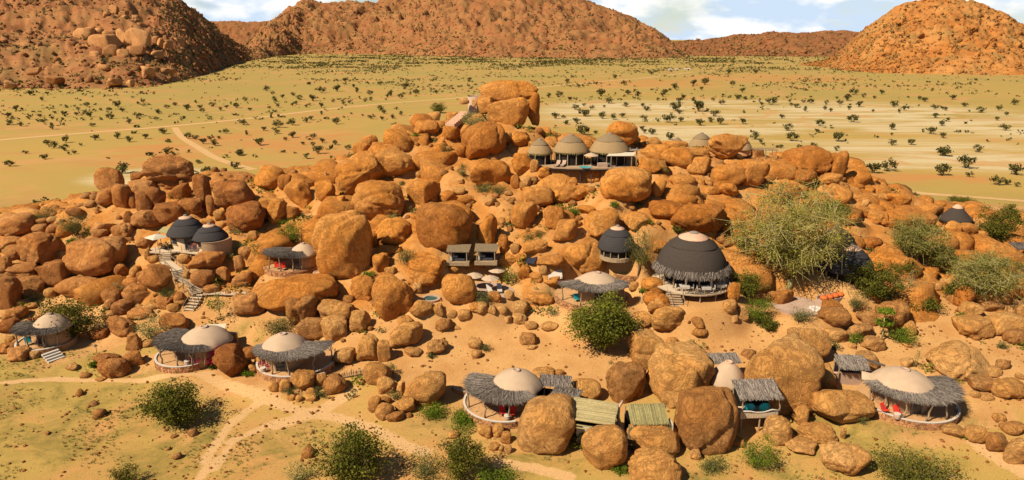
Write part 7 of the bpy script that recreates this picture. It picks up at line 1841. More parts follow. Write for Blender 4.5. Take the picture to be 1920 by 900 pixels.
# stick fence
F0, F1 = Vector((-20.97, 75.6, 0.77)), Vector((-18.26, 76.2, 1.04))
fn = thing('stick_fence', 'short upright stick fence between foreground boulders', 'fence', F0)
rs = random.Random(77)
for k in range(22):
    c = (F1 - F0) * (k / 21)
    MB().tube([(c.x, c.y, c.z - .2), (c.x + rs.uniform(-.08, .08), c.y + rs.uniform(-.05, .05), c.z + rs.uniform(.75, 1.15))], .045, 4).build('stake', M_POST, fn)
for h_ in (.35, .8):
    MB().tube([(0, -.06, h_), tuple((F1 - F0) + Vector((0, -.06, h_)))], .03, 4).build('rail', M_POST, fn)
# post on the saddle, path lamp
ps = thing('marker_post', 'thin brown post on the saddle left of the big slope boulder', 'post', (-34.24, 124, 16.29)); MB().lathe([(.20, -2.2), (.17, 1.0), (.1, 1.05)], 10).build('shaft', M_PLASTER, ps); MB().lathe([(.22, 1.0), (.2, 1.1), (.05, 1.14)], 10).build('top', M_POST, ps)
lp = thing('path_lamp', 'short dark path lamp on the sand left of the flowered tent', 'lamp', (-55.05, 82.6, 0.9)); MB().tube([(0, 0, -.2), (0, 0, 1.1)], .035, 5).build('stem', M_METAL, lp); MB().lathe([(.22, 1.08), (.2, 1.18), (.04, 1.22)], 12).build('shade', M_METAL, lp)
# far sheds on the plain
for k, (p, w_, lab) in enumerate((((207.65, 924.17, 0), 5, 'leftmost white shed among the far plain bushes'), ((216.07, 924.17, 0), 4, 'second white shed among the far plain bushes'), ((233.94, 939.79, 0), 8, 'long white shed at the right of the far plain settlement'))):
    sh = thing('farm_shed', lab, 'shed', p, D(-5), 'white sheds on the far plain')
    MB().box((0, 0, 1.0), (w_, 3, 2.0)).build('wall', M_PLASTER_LIGHT, sh); MB().slab([(-w_ / 2 - .3, -1.8, 2.05), (w_ / 2 + .3, -1.8, 2.05), (w_ / 2 + .3, 1.8, 2.7), (-w_ / 2 - .3, 1.8, 2.7)], .15).build('roof', M_WHITE, sh)
    MB().box((w_ * .2, -1.53, 1.0), (1.6, .1, 2.0)).build('door', M_DARK, sh)

# ------------------------------------------------------------------ vegetation
KIND = {  # leaves material, bark, tips, leaves per tip, clump radius, leaf size, trunk share, droop, top-heavy
    'dome': ('dome', M_BARK, 190, 70, 0.10, 0.125, 0.10, 0.0),
    'bush': ('bush', M_BARK, 100, 62, 0.11, 0.11, 0.05, 0.0),
    'bright': ('bright', M_BARK, 70, 65, 0.15, 0.095, 0.04, 0.0),
    'grey': ('grey', M_BARK, 55, 55, 0.17, 0.085, 0.03, 0.0),
    'euph': ('euph', M_BARK_PALE, 50, 40, 0.15, 0.095, 0.03, 0.0),
    'sparse': ('bush', M_BARK, 140, 34, 0.09, 0.085, 0.06, 0.0),
    'sparseg': ('dome', M_BARK_PALE, 46, 24, 0.16, 0.11, 0.28, 0.0),
    'airy': ('airy', M_BARK_PALE, 280, 62, 0.065, 0.095, 0.12, 0.0),
    'airy2': ('olive', M_BARK_PALE, 190, 46, 0.08, 0.095, 0.12, 0.0),
    'weep': ('olive', M_BARK, 110, 26, 0.11, 0.13, 0.20, 2.5),
    'dry': ('dry', M_BARK_PALE, 60, 9, 0.12, 0.07, 0.02, 0.0),
    'tuft': ('tuft', M_BARK, 40, 16, 0.12, 0.20, 0.0, -2.5),
}
def plant(name, label, cat, base, W, H, kind, seed):
    lm, bark, tips, per, clump, size, trunk, droop = KIND[kind]
    rs = np.random.RandomState(seed)
    root = thing(name, label, cat, base)
    k = W / 6.0
    if W < 2.6:
        per = int(per * 0.6)
    tips = int(tips * np.clip(k, 0.34, 1.25)); size = size * np.clip(k, 0.75, 1.15)
    d = rs.normal(size=(tips, 3)); d /= np.linalg.norm(d, axis=1)[:, None]
    r = rs.uniform(0.12, 1.0, tips)**0.5
    lobes = rs.normal(size=(9, 3)); lobes[:, 2] = np.abs(lobes[:, 2]) * .7; lobes /= np.linalg.norm(lobes, axis=1)[:, None]
    r = r * (0.52 + 0.56 * np.clip((d @ lobes.T).max(1), 0, 1)**3 + rs.normal(0, 0.06, tips))
    z0 = H * trunk
    P = np.stack([d[:, 0] * r * W / 2 * 0.94, d[:, 1] * r * W / 2 * 0.85, z0 + (H - z0) * np.clip(0.40 + 0.60 * d[:, 2] * r, 0.04, 1.0)], 1)
    # taper under the crown
    low = np.clip((P[:, 2] - z0) / max(H - z0, .1), 0, 1)
    P[:, :2] *= (0.55 + 0.45 * sstep(0.0, 0.35, low))[:, None]
    wood = MB()
    fork = Vector((rs.uniform(-.05, .05) * W, rs.uniform(-.05, .05) * W, max(z0, 0.08 * H)))
    tr = max(0.02 * W, 0.035)
    if trunk > 0.08:
        wood.tube([(0, 0, -0.3), tuple(fork * 0.5 + Vector((0.02 * W, 0, 0))), tuple(fork)], [tr * 1.5, tr * 1.2, tr], 7)
    nl = 10 if kind.startswith('airy') else 7
    ends = P[rs.permutation(tips)[:nl]]
    limb_pts = []
    for e in ends:
        st = fork if trunk > 0.08 else Vector((rs.uniform(-.08, .08) * W, rs.uniform(-.08, .08) * W, -0.15))
        e = Vector(e); mid = st.lerp(e, 0.5) + Vector((rs.uniform(-.05, .05) * W, rs.uniform(-.05, .05) * W, 0.10 * H))
        pts = [st, st.lerp(mid, .55), mid, mid.lerp(e, .55), e]
        wood.tube([tuple(p) for p in pts], [tr * .75, tr * .6, tr * .45, tr * .3, tr * .15], 5)
        limb_pts += pts[1:]
    LP = np.array([tuple(p) for p in limb_pts])
    step = 1 if kind.startswith('airy') or kind in ('dry', 'weep') else 2
    tw = []
    for p in P[::step]:
        q = LP[np.argmin(np.linalg.norm(LP - p, axis=1) + (LP[:, 2] > p[2]) * 0.3 * H)]
        m = (p + q) / 2 + np.array([0, 0, 0.04 * H]) + rs.normal(0, 0.02, 3) * W
        tw.append((q, m)); tw.append((m, p))
        if kind.startswith('airy') or kind == 'dry':
            for _ in range(4):
                e2 = p + rs.normal(0, 0.07, 3) * W
                tw.append((m if rs.rand() < .5 else p, e2))
    V0 = wood.build('trunk' if trunk > 0.08 else 'stem', bark, root, True)
    thin = 0.0045 * W if not kind.startswith('airy') else 0.0026 * W
    obj('branches', twig_mesh(tw, max(thin, 0.016), seed), bark, root, 'stuff')
    per_n = rs.poisson(per, tips)
    c = np.repeat(P, per_n, 0); n = len(c)
    g = rs.normal(size=(n, 3)) * 0.55
    sc = clump * W * np.array([1, 1, 0.62])
    if kind == 'weep':
        sc = clump * W * np.array([0.7, 0.7, 1.5]); g[:, 2] -= 0.5
    c = c + g * sc
    c[:, 2] = np.maximum(c[:, 2], 0.02)
    leaf_quads('crown', c, size, LEAF[lm], root, rs, droop)
    return root
PLANTS = [
(11.64, 80, 2.36, 9.25, 7.86, 'dome', 'leafy_tree', 'tree', 'dense round dark green tree standing on the sand court'),
(-37.34, 67.2, -0.17, 7.43, 5.06, 'bush', 'thorn_bush', 'bush', 'dark thorny bush alone in the grass at lower left'),
(-15.48, 57.2, -0.15, 7.79, 5.33, 'bush', 'leafy_bush', 'bush', 'broad dark bush at the bottom edge left of centre'),
(-8.6, 57.4, -0.16, 4.69, 3.4, 'grey', 'leafy_bush', 'bush', 'grey-green low bush between the two dark bushes at bottom centre'),
(-4.78, 57.2, -0.19, 5.46, 5.39, 'bush', 'leafy_bush', 'bush', 'tall dark bush at the bottom edge under the curved stone wall'),
(-1.54, 56.2, -0.12, 4.86, 1.36, 'bright', 'leafy_bush', 'bush', 'bright green bush at the bottom edge right of the dark bushes'),
(-20.66, 56.8, -0.13, 3.1, 1.93, 'euph', 'leafy_bush', 'bush', 'yellowish shrub hugging the left of the broad bottom bush'),
(38.41, 56.2, -0.15, 10.24, 2.25, 'sparse', 'thorn_bush', 'bush', 'wide thorny bush at the bottom right corner'),
(-37.15, 56.4, -0.24, 3.34, 2.16, 'sparse', 'thorn_bush', 'bush', 'small thorny bush cut by the bottom edge at lower left'),
(-61.32, 86.8, 1.02, 8.72, 6.04, 'bush', 'leafy_tree', 'tree', 'wide leafy tree over the twig shelter at far left'),
(-35.48, 104.2, 9.37, 5.27, 4.13, 'bright', 'weeping_tree', 'tree', 'bright green weeping tree behind the red-chaired twig shelter'),
(39.89, 92.6, 6.57, 18.1, 15.9, 'airy', 'thorn_tree', 'tree', 'very large airy yellow-branched thorn tree right of the restaurant dome'),
(33.05, 85, 4.08, 4.46, 4.67, 'bright', 'leafy_bush', 'bush', 'bright yellow-green bush below the large thorn tree'),
(32.63, 88.8, 6.55, 5.19, 3.93, 'bush', 'leafy_bush', 'bush', 'dark bush at the left foot of the large thorn tree'),
(61.3, 100, 7.75, 10.29, 8.1, 'airy2', 'thorn_tree', 'tree', 'airy olive thorn tree below the bare slab at right'),
(50.94, 88.4, 5.69, 6.66, 6.46, 'bush', 'leafy_tree', 'tree', 'dark leafy tree right of the twin grey domes'),
(56.79, 92, 5.7, 4.6, 3.78, 'dry', 'dry_bush', 'bush', 'bleached dry bush right of the dark leafy tree'),
(66.95, 91.8, 4.84, 12.67, 7.39, 'airy2', 'thorn_tree', 'tree', 'pale spreading thorn tree near the right edge'),
(84.15, 113.6, 6.83, 7.6, 7.94, 'bush', 'acacia_tree', 'tree', 'dark acacia tree right of the far right hut'),
(56.8, 89.4, 4.62, 6.38, 2.15, 'bush', 'leafy_bush', 'bush', 'low green bush by the sand path at right'),
(76.33, 97.4, 5.76, 3.63, 3.74, 'grey', 'leafy_bush', 'bush', 'grey-green bush cut by the right edge'),
(18.14, 92.6, 8.6, 5.74, 8.08, 'weep', 'weeping_tree', 'tree', 'feathery weeping tree in front of the small dark dome'),
(16, 94, 6.47, 3.9, 1.89, 'grey', 'leafy_bush', 'bush', 'grey shrub behind the tent with a tree in front'),
(-40.89, 88.4, 3.13, 3.73, 4.36, 'sparseg', 'small_tree', 'tree', 'slender young tree right of the stairway foot'),
(-39.04, 100.4, 7.97, 3.47, 3.43, 'sparseg', 'small_tree', 'tree', 'small green tree left of the red-chaired twig shelter'),
(-74.24, 111.4, 9.04, 5.61, 3.84, 'grey', 'leafy_bush', 'bush', 'grey-green bush among boulders left of the left outcrop'),
(-83.91, 118.8, 9.87, 4.79, 1.95, 'grey', 'leafy_bush', 'bush', 'low bush on the skyline beside the big oval boulder'),
(-30.32, 100, 7.26, 3.71, 5.13, 'sparseg', 'small_tree', 'tree', 'leaning tree at the right end of the red-chaired twig shelter'),
(-31.41, 85.4, 2.38, 5.44, 2.55, 'grey', 'leafy_bush', 'bush', 'grey-green bush behind the tent beside the stick fence'),
(-0.16, 93.6, 6.3, 3.89, 3.38, 'sparseg', 'small_tree', 'tree', 'feathery little tree beside the white parasols'),
(-4.1, 87.4, 6.17, 3.29, 1.81, 'grey', 'leafy_bush', 'bush', 'soft grey-green bush in front of the parasol terrace'),
(-15.48, 95, 9.37, 4.07, 2.23, 'grey', 'leafy_bush', 'bush', 'rounded bush in the gap right of the tallest boulder'),
(2.53, 97, 11.67, 2.85, 1.95, 'grey', 'leafy_bush', 'bush', 'small round bush on the slope left of the small dark dome'),
(24.59, 59.2, -0.09, 3.85, 3.56, 'bright', 'leafy_bush', 'bush', 'green bush below the stilts of the twig-roofed balcony'),
(19.94, 58.8, -0.21, 3.99, 0.9, 'grey', 'leafy_bush', 'bush', 'low green shrub under the largest foreground boulder'),
(-49.21, 85.4, 1.68, 5.45, 4.15, 'euph', 'succulent_bush', 'bush', 'pale succulent bush left of the magenta-flowered tent'),
(24.02, 80.2, 2.45, 2.88, 2.16, 'tuft', 'grass_tussock', 'tussock', 'yellow grass tussock behind the squared foreground boulder'),
(49.67, 76.4, 1.99, 2.37, 2.6, 'tuft', 'grass_tussock', 'tussock', 'green grass tussock behind the dome of the red-seated tent'),
(50.92, 81.6, 2.93, 3.83, 2.17, 'bright', 'flowering_shrub', 'shrub', 'green shrub with pale flowers right of the papaya'),
(44.63, 81.4, 2.96, 2.08, 1.51, 'bright', 'leafy_shrub', 'shrub', 'small green shrub left of the papaya tree'),
(47.14, 87.4, 5.09, 3.08, 3.44, 'grey', 'leafy_bush', 'bush', 'spiky grey shrub right of the orange cushions'),
(-7.89, 135.4, 23.8, 6.32, 4.12, 'euph', 'succulent_bush', 'bush', 'yellow-green succulent bush left of the summit rock stack'),
(-12.07, 125.8, 19.76, 2.57, 3.43, 'grey', 'leafy_shrub', 'shrub', 'olive shrub on the pale steps below the summit'),
(-50.25, 93, 4.91, 3.26, 1.47, 'grey', 'leafy_shrub', 'shrub', 'low olive shrub among boulders left of the lower stairway'),
(-59.02, 96, 4.64, 3.84, 2.13, 'dry', 'dry_bush', 'bush', 'dry grey bush above the leafy tree at far left'),
(13.92, 58, -0.03, 2.52, 3.11, 'grey', 'leafy_shrub', 'shrub', 'grey shrub wedged between the bottom foreground boulders'),
(12.69, 61.6, 0.17, 1.66, 1.19, 'grey', 'leafy_shrub', 'shrub', 'narrow shrub at the foot of the reed-roofed pavilion'),
(7.47, 61.8, 0.08, 1.99, 1.84, 'bush', 'leafy_shrub', 'shrub', 'dark shrub left of the upright foreground boulder'),
(-4.74, 67, 0.33, 5.33, 0.54, 'bright', 'low_shrub', 'shrub', 'low green growth below the round boulder by the stone wall'),
(-15.16, 76.2, 1.1, 1.85, 1.83, 'grey', 'leafy_shrub', 'shrub', 'green shrub on the boulders right of the stick fence'),
(-22.77, 72.4, 0.27, 2.02, 1.41, 'grey', 'leafy_shrub', 'shrub', 'small green shrub at the foot of the boulders before the stick fence'),
(5.3, 90.6, 5.71, 2.72, 1.99, 'dry', 'dry_bush', 'bush', 'dry grey bush left of the tent with a tree in front'),
(5.82, 86.4, 4.97, 3.64, 0.94, 'dry', 'dry_bush', 'bush', 'low dry bush at the right end of the sand court'),
(-45.37, 107.4, 10.33, 3.14, 1.8, 'euph', 'succulent_bush', 'bush', 'pale bush right of the twin black-thatched hut'),
(-5.01, 114.2, 15.94, 4.56, 1.45, 'grey', 'leafy_shrub', 'shrub', 'grey shrub on the slope under the summit hut'),
(-2.23, 111.8, 16.03, 4.11, 1.63, 'grey', 'leafy_shrub', 'shrub', 'olive shrub on the slope left of the summit stilts'),
(100.09, 132.4, 5.52, 4.28, 3.95, 'bush', 'leafy_bush', 'bush', 'dark bush behind the pinkish boulder at the right edge'),
(109.32, 162.2, 2.09, 6.51, 2.02, 'sparse', 'thorn_bush', 'bush', 'flat thorn bush just behind the far right hut'),
(65.64, 129, 14.27, 3.08, 1.83, 'sparse', 'thorn_bush', 'bush', 'thorn bush on the plain just beyond the ridge end'),
(-36.9, 91.8, 4.42, 3.08, 1.97, 'grey', 'leafy_shrub', 'shrub', 'grey-green shrub beside the walkway right of the stairs'),
(-53.74, 79.4, 0.49, 1.37, 0.94, 'bright', 'leafy_shrub', 'shrub', 'tiny green shrub by the path lamp'),
(-8.59, 117.8, 17.88, 2.8, 2.62, 'grey', 'leafy_shrub', 'shrub', 'grey shrub left of the pale dome under the summit boulder'),
(-15.87, 121.6, 18.04, 2.31, 1.58, 'grey', 'leafy_shrub', 'shrub', 'low shrub right of the big oval slope boulder'),
(-19.64, 119.2, 15.77, 1.71, 1.01, 'grey', 'leafy_shrub', 'shrub', 'tiny shrub below the big oval slope boulder'),
(-19.19, 106.6, 13.02, 3.44, 1.04, 'euph', 'leafy_shrub', 'shrub', 'pale shrub at the foot of the smooth rock dome'),
(9.88, 104.8, 14.19, 2.03, 1.18, 'bright', 'leafy_shrub', 'shrub', 'green shrub above the egg-shaped slope boulder'),
(16.01, 103.8, 15.64, 1.83, 1.01, 'bright', 'leafy_shrub', 'shrub', 'green shrub left under the big oval deck boulder'),
(20.1, 106, 15.1, 2.21, 1, 'grey', 'leafy_shrub', 'shrub', 'shrub right under the big oval deck boulder'),
(25.14, 99.8, 12.5, 1.78, 1.81, 'bush', 'leafy_shrub', 'shrub', 'dark upright shrub above the restaurant dome'),
(28.31, 108.8, 15.71, 2.27, 1.57, 'grey', 'leafy_shrub', 'shrub', 'shrub on the slope right of the oval deck boulder'),
(31.9, 112, 15.3, 1.97, 1.1, 'grey', 'leafy_shrub', 'shrub', 'second shrub on the slope right of the oval deck boulder'),
(29.75, 123, 19.52, 2.13, 1.22, 'grey', 'leafy_shrub', 'shrub', 'shrub right of the summit awning'),
(26.06, 117.6, 18.57, 2.42, 0.94, 'grey', 'leafy_shrub', 'shrub', 'low shrub below the summit awning'),
(-73.58, 109, 7.98, 2.14, 1.22, 'bright', 'leafy_shrub', 'shrub', 'bright shrub between the left grey bush and wedge boulder'),
(-71.07, 95, 3.43, 2.23, 1.34, 'grey', 'leafy_shrub', 'shrub', 'olive shrub beside the far left tall boulder'),
(-26.1, 72, 0.56, 1.76, 1.46, 'grey', 'leafy_shrub', 'shrub', 'grey shrub in the boulder row before the fence-side tent'),
(-8.88, 68, 0.16, 3.6, 1.47, 'bright', 'leafy_shrub', 'shrub', 'broad green shrub at the right foot of the round foreground boulder'),
(-13.59, 71.2, 0.45, 1.99, 1.24, 'grey', 'leafy_shrub', 'shrub', 'grey shrub amid the foreground boulder cluster by the round boulder'),
(-3.48, 81.4, 1.95, 1.81, 1.18, 'grey', 'leafy_shrub', 'shrub', 'shrub leaning on the small boulder of the sand court'),
(-10.41, 79.8, 1.65, 1.51, 0.91, 'grey', 'leafy_shrub', 'shrub', 'shrub under the tilted egg boulder'),
(6.27, 62, 0.13, 2.22, 1.65, 'bush', 'leafy_shrub', 'shrub', 'dark green shrub right of the huge centre foreground boulder'),
(10.72, 58, -0.15, 1.79, 1.14, 'bright', 'leafy_shrub', 'shrub', 'green shrub beneath the upright foreground boulder'),
(41.33, 80, 2.62, 1.51, 1.21, 'grey', 'leafy_shrub', 'shrub', 'shrub left of the small twig roof'),
(53.16, 73.2, 1.83, 2.29, 0.49, 'tuft', 'grass_tussock', 'tussock', 'grass under the big oval boulder at right'),
(62.63, 79.8, 2.87, 1.77, 1.16, 'grey', 'leafy_shrub', 'shrub', 'grey shrub on the right edge slabs'),
(64.27, 84.8, 3.61, 1.58, 1.12, 'grey', 'leafy_shrub', 'shrub', 'shrub between slabs at the upper right edge'),
(61.65, 86.8, 3.99, 2.05, 0.91, 'bright', 'leafy_shrub', 'shrub', 'green shrub left of the right edge boulders'),
(37.96, 65.6, 0.78, 1.74, 1.32, 'grey', 'leafy_shrub', 'shrub', 'shrub at the wedge boulder beside the lower right tent'),
(47.48, 63, 0.69, 2.24, 0.6, 'bright', 'leafy_shrub', 'shrub', 'low green growth at the lower right boulders'),
(38.2, 83.8, 5.05, 3.54, 1.98, 'grey', 'leafy_shrub', 'shrub', 'shrub hanging below the round fire terrace'),
(-18.67, 131.4, 22.22, 2.05, 1.74, 'bright', 'leafy_shrub', 'shrub', 'green shrub on the left summit ridge'),
(-41.85, 395.61, 0, 11, 6.28, 'bush', 'leafy_shrub', 'shrub', 'dark shrub on the skyline left of the summit steps'),
(52.96, 109, 12.52, 6.16, 2.96, 'bush', 'leafy_shrub', 'shrub', 'dark shrub behind the top right of the large thorn tree'),
(65.4, 99, 6.79, 5.72, 4.36, 'airy2', 'thorn_tree', 'tree', 'olive thorn tree between the two pale spreading trees'),
(64.06, 92.4, 5.06, 4.63, 2.56, 'bush', 'leafy_shrub', 'shrub', 'dark low bush under the pale spreading tree'),
(48.57, 89.8, 7.36, 4.48, 4.08, 'bush', 'leafy_shrub', 'shrub', 'dark shrub in front of the twin grey domes'),
(58.11, 96.2, 6.98, 4.78, 2.67, 'bush', 'leafy_shrub', 'shrub', 'dark undergrowth left of the pale spreading tree'),
(-43.06, 103.2, 8.86, 3.38, 1.15, 'euph', 'leafy_shrub', 'shrub', 'pale low bush right of the villa wall'),
(-20.79, 93, 8, 2.31, 0.96, 'bright', 'leafy_shrub', 'shrub', 'green growth at the right foot of the tallest boulder'),
(30.81, 97.8, 10.52, 2.08, 0.9, 'grey', 'leafy_shrub', 'shrub', 'shrub just right above the restaurant dome'),
(4.02, 98.8, 12.32, 1.93, 0.94, 'grey', 'leafy_shrub', 'shrub', 'small shrub on the slope below the summit stilts'),
(-37.85, 78.4, 0.99, 1.49, 0.59, 'bright', 'leafy_shrub', 'shrub', 'green tuft at the pointed boulder of the flowered tent'),
(-32.65, 76.2, 0.96, 1.71, 0.81, 'bright', 'leafy_shrub', 'shrub', 'green tuft before the fence-side tent wall'),
(34.54, 98.2, 10.48, 3.21, 2.1, 'grey', 'leafy_shrub', 'shrub', 'olive shrub at the left side of the large thorn tree'),
(40.31, 81.6, 3.23, 2.5, 1.05, 'grey', 'leafy_shrub', 'shrub', 'shrub on the sand left of the papaya'),
(34.17, 84, 3.69, 2.85, 1.49, 'bush', 'leafy_shrub', 'shrub', 'dark shrub right of the bright bush below the thorn tree'),
]
for k, (x, y, z, W, H, kind, name, cat, label) in enumerate(PLANTS):
    plant(name, label, cat, (x, y, z), W, H, kind, 400 + k)

# papaya tree
pb = (48.34, 82, 2.95)
pa = thing('papaya_tree', 'slender papaya tree with two stacked leaf rosettes', 'tree', pb)
MB().tube([(0, 0, -.2), (.05, 0, 1.6), (-.05, 0, 3.2), (0, 0, 4.4)], [.13, .11, .09, .06], 7).build('trunk', M_BARK_PALE, pa, True)
rs = np.random.RandomState(3)
for zc, rr in ((4.3, 1.1), (2.7, 1.25)):
    pts = [(rr * math.cos(a) * .7, rr * math.sin(a) * .7, zc + .1 * math.sin(3 * a)) for a in np.arange(0, 6.2, .5)] + [(0, 0, zc + .2)]
    foliage_cloud('leaf_rosette', pa, pts, (.38, .38, .22), 26, .15, LEAF['bright'], int(zc * 10))
pb2 = (17.96, 88.2, 5.71)
pa = thing('papaya_tree', 'small papaya sapling right of the half-hidden pinkish tent', 'tree', pb2)
MB().tube([(0, 0, -.2), (0, 0, 1.0), (.05, 0, 1.9)], [.07, .06, .04], 6).build('trunk', M_WHITE, pa, True)
foliage_cloud('leaf_rosette', pa, [(.3 * math.cos(a), .3 * math.sin(a), 1.95) for a in np.arange(0, 6.2, .9)] + [(0, 0, 2.2)], (.3, .3, .35), 24, .12, LEAF['dome'], 30)

# thorn bushes of the plain: the measured ones are things, the far remainder is one mass
def bush_proto(seed, n):
    rs = np.random.RandomState(seed)
    nc = 9
    cc = rs.normal(size=(nc, 3)); cc /= np.linalg.norm(cc, axis=1)[:, None]
    cc = cc * np.array([.34, .34, .20]) * rs.uniform(.5, 1.05, (nc, 1)) + np.array([0, 0, .36])
    c = np.repeat(cc, n // nc, 0); m = len(c)
    c = c + rs.normal(size=(m, 3)) * np.array([.085, .085, .06])
    c[:, 2] = np.maximum(c[:, 2], .05)
    u = rs.normal(size=(m, 3)); u /= np.linalg.norm(u, axis=1)[:, None]
    w = np.cross(u, rs.normal(size=(m, 3))); w /= np.linalg.norm(w, axis=1)[:, None]
    s = rs.uniform(.5, 1.3, m)[:, None] * .058
    V = np.stack([c - u * s, c - w * s * .7, c + u * s, c + w * s * .7], 1).reshape(-1, 3)
    crown = np_mesh('crown', V, np.arange(m * 4).reshape(m, 4))
    crown.materials.append(LEAF['plain'] if seed % 3 else LEAF['plain2'])
    stem = twig_mesh([((rs.uniform(-.03, .03), rs.uniform(-.03, .03), -.05), tuple(p)) for p in cc], .012, seed)
    stem.materials.append(M_BARK)
    joined = bpy.data.meshes.new('thorn_bush')
    a = len(V); sv = np.array([tuple(v.co) for v in stem.vertices]); sf = np.array([tuple(p.vertices) for p in stem.polygons])
    joined = np_mesh('thorn_bush', np.concatenate([V, sv]), np.concatenate([np.arange(m * 4).reshape(m, 4), sf + a]))
    joined.materials.append(crown.materials[0]); joined.materials.append(M_BARK)
    joined.polygons.foreach_set('material_index', np.concatenate([np.zeros(m, np.int32), np.ones(len(sf), np.int32)]))
    return crown, stem, joined
PROTO = [bush_proto(20 + k, 250) for k in range(8)]
ROWS = ('far', 'middle', 'near')
SIDES = ('at the far left', 'below the rock castle', 'near the track fork', 'right of the track fork', 'left of the summit rock', 'behind the summit huts', 'behind the half-hidden domes', 'behind the right ridge', 'beyond the ridge end', 'below the cone-shaped hill', 'by the right edge')
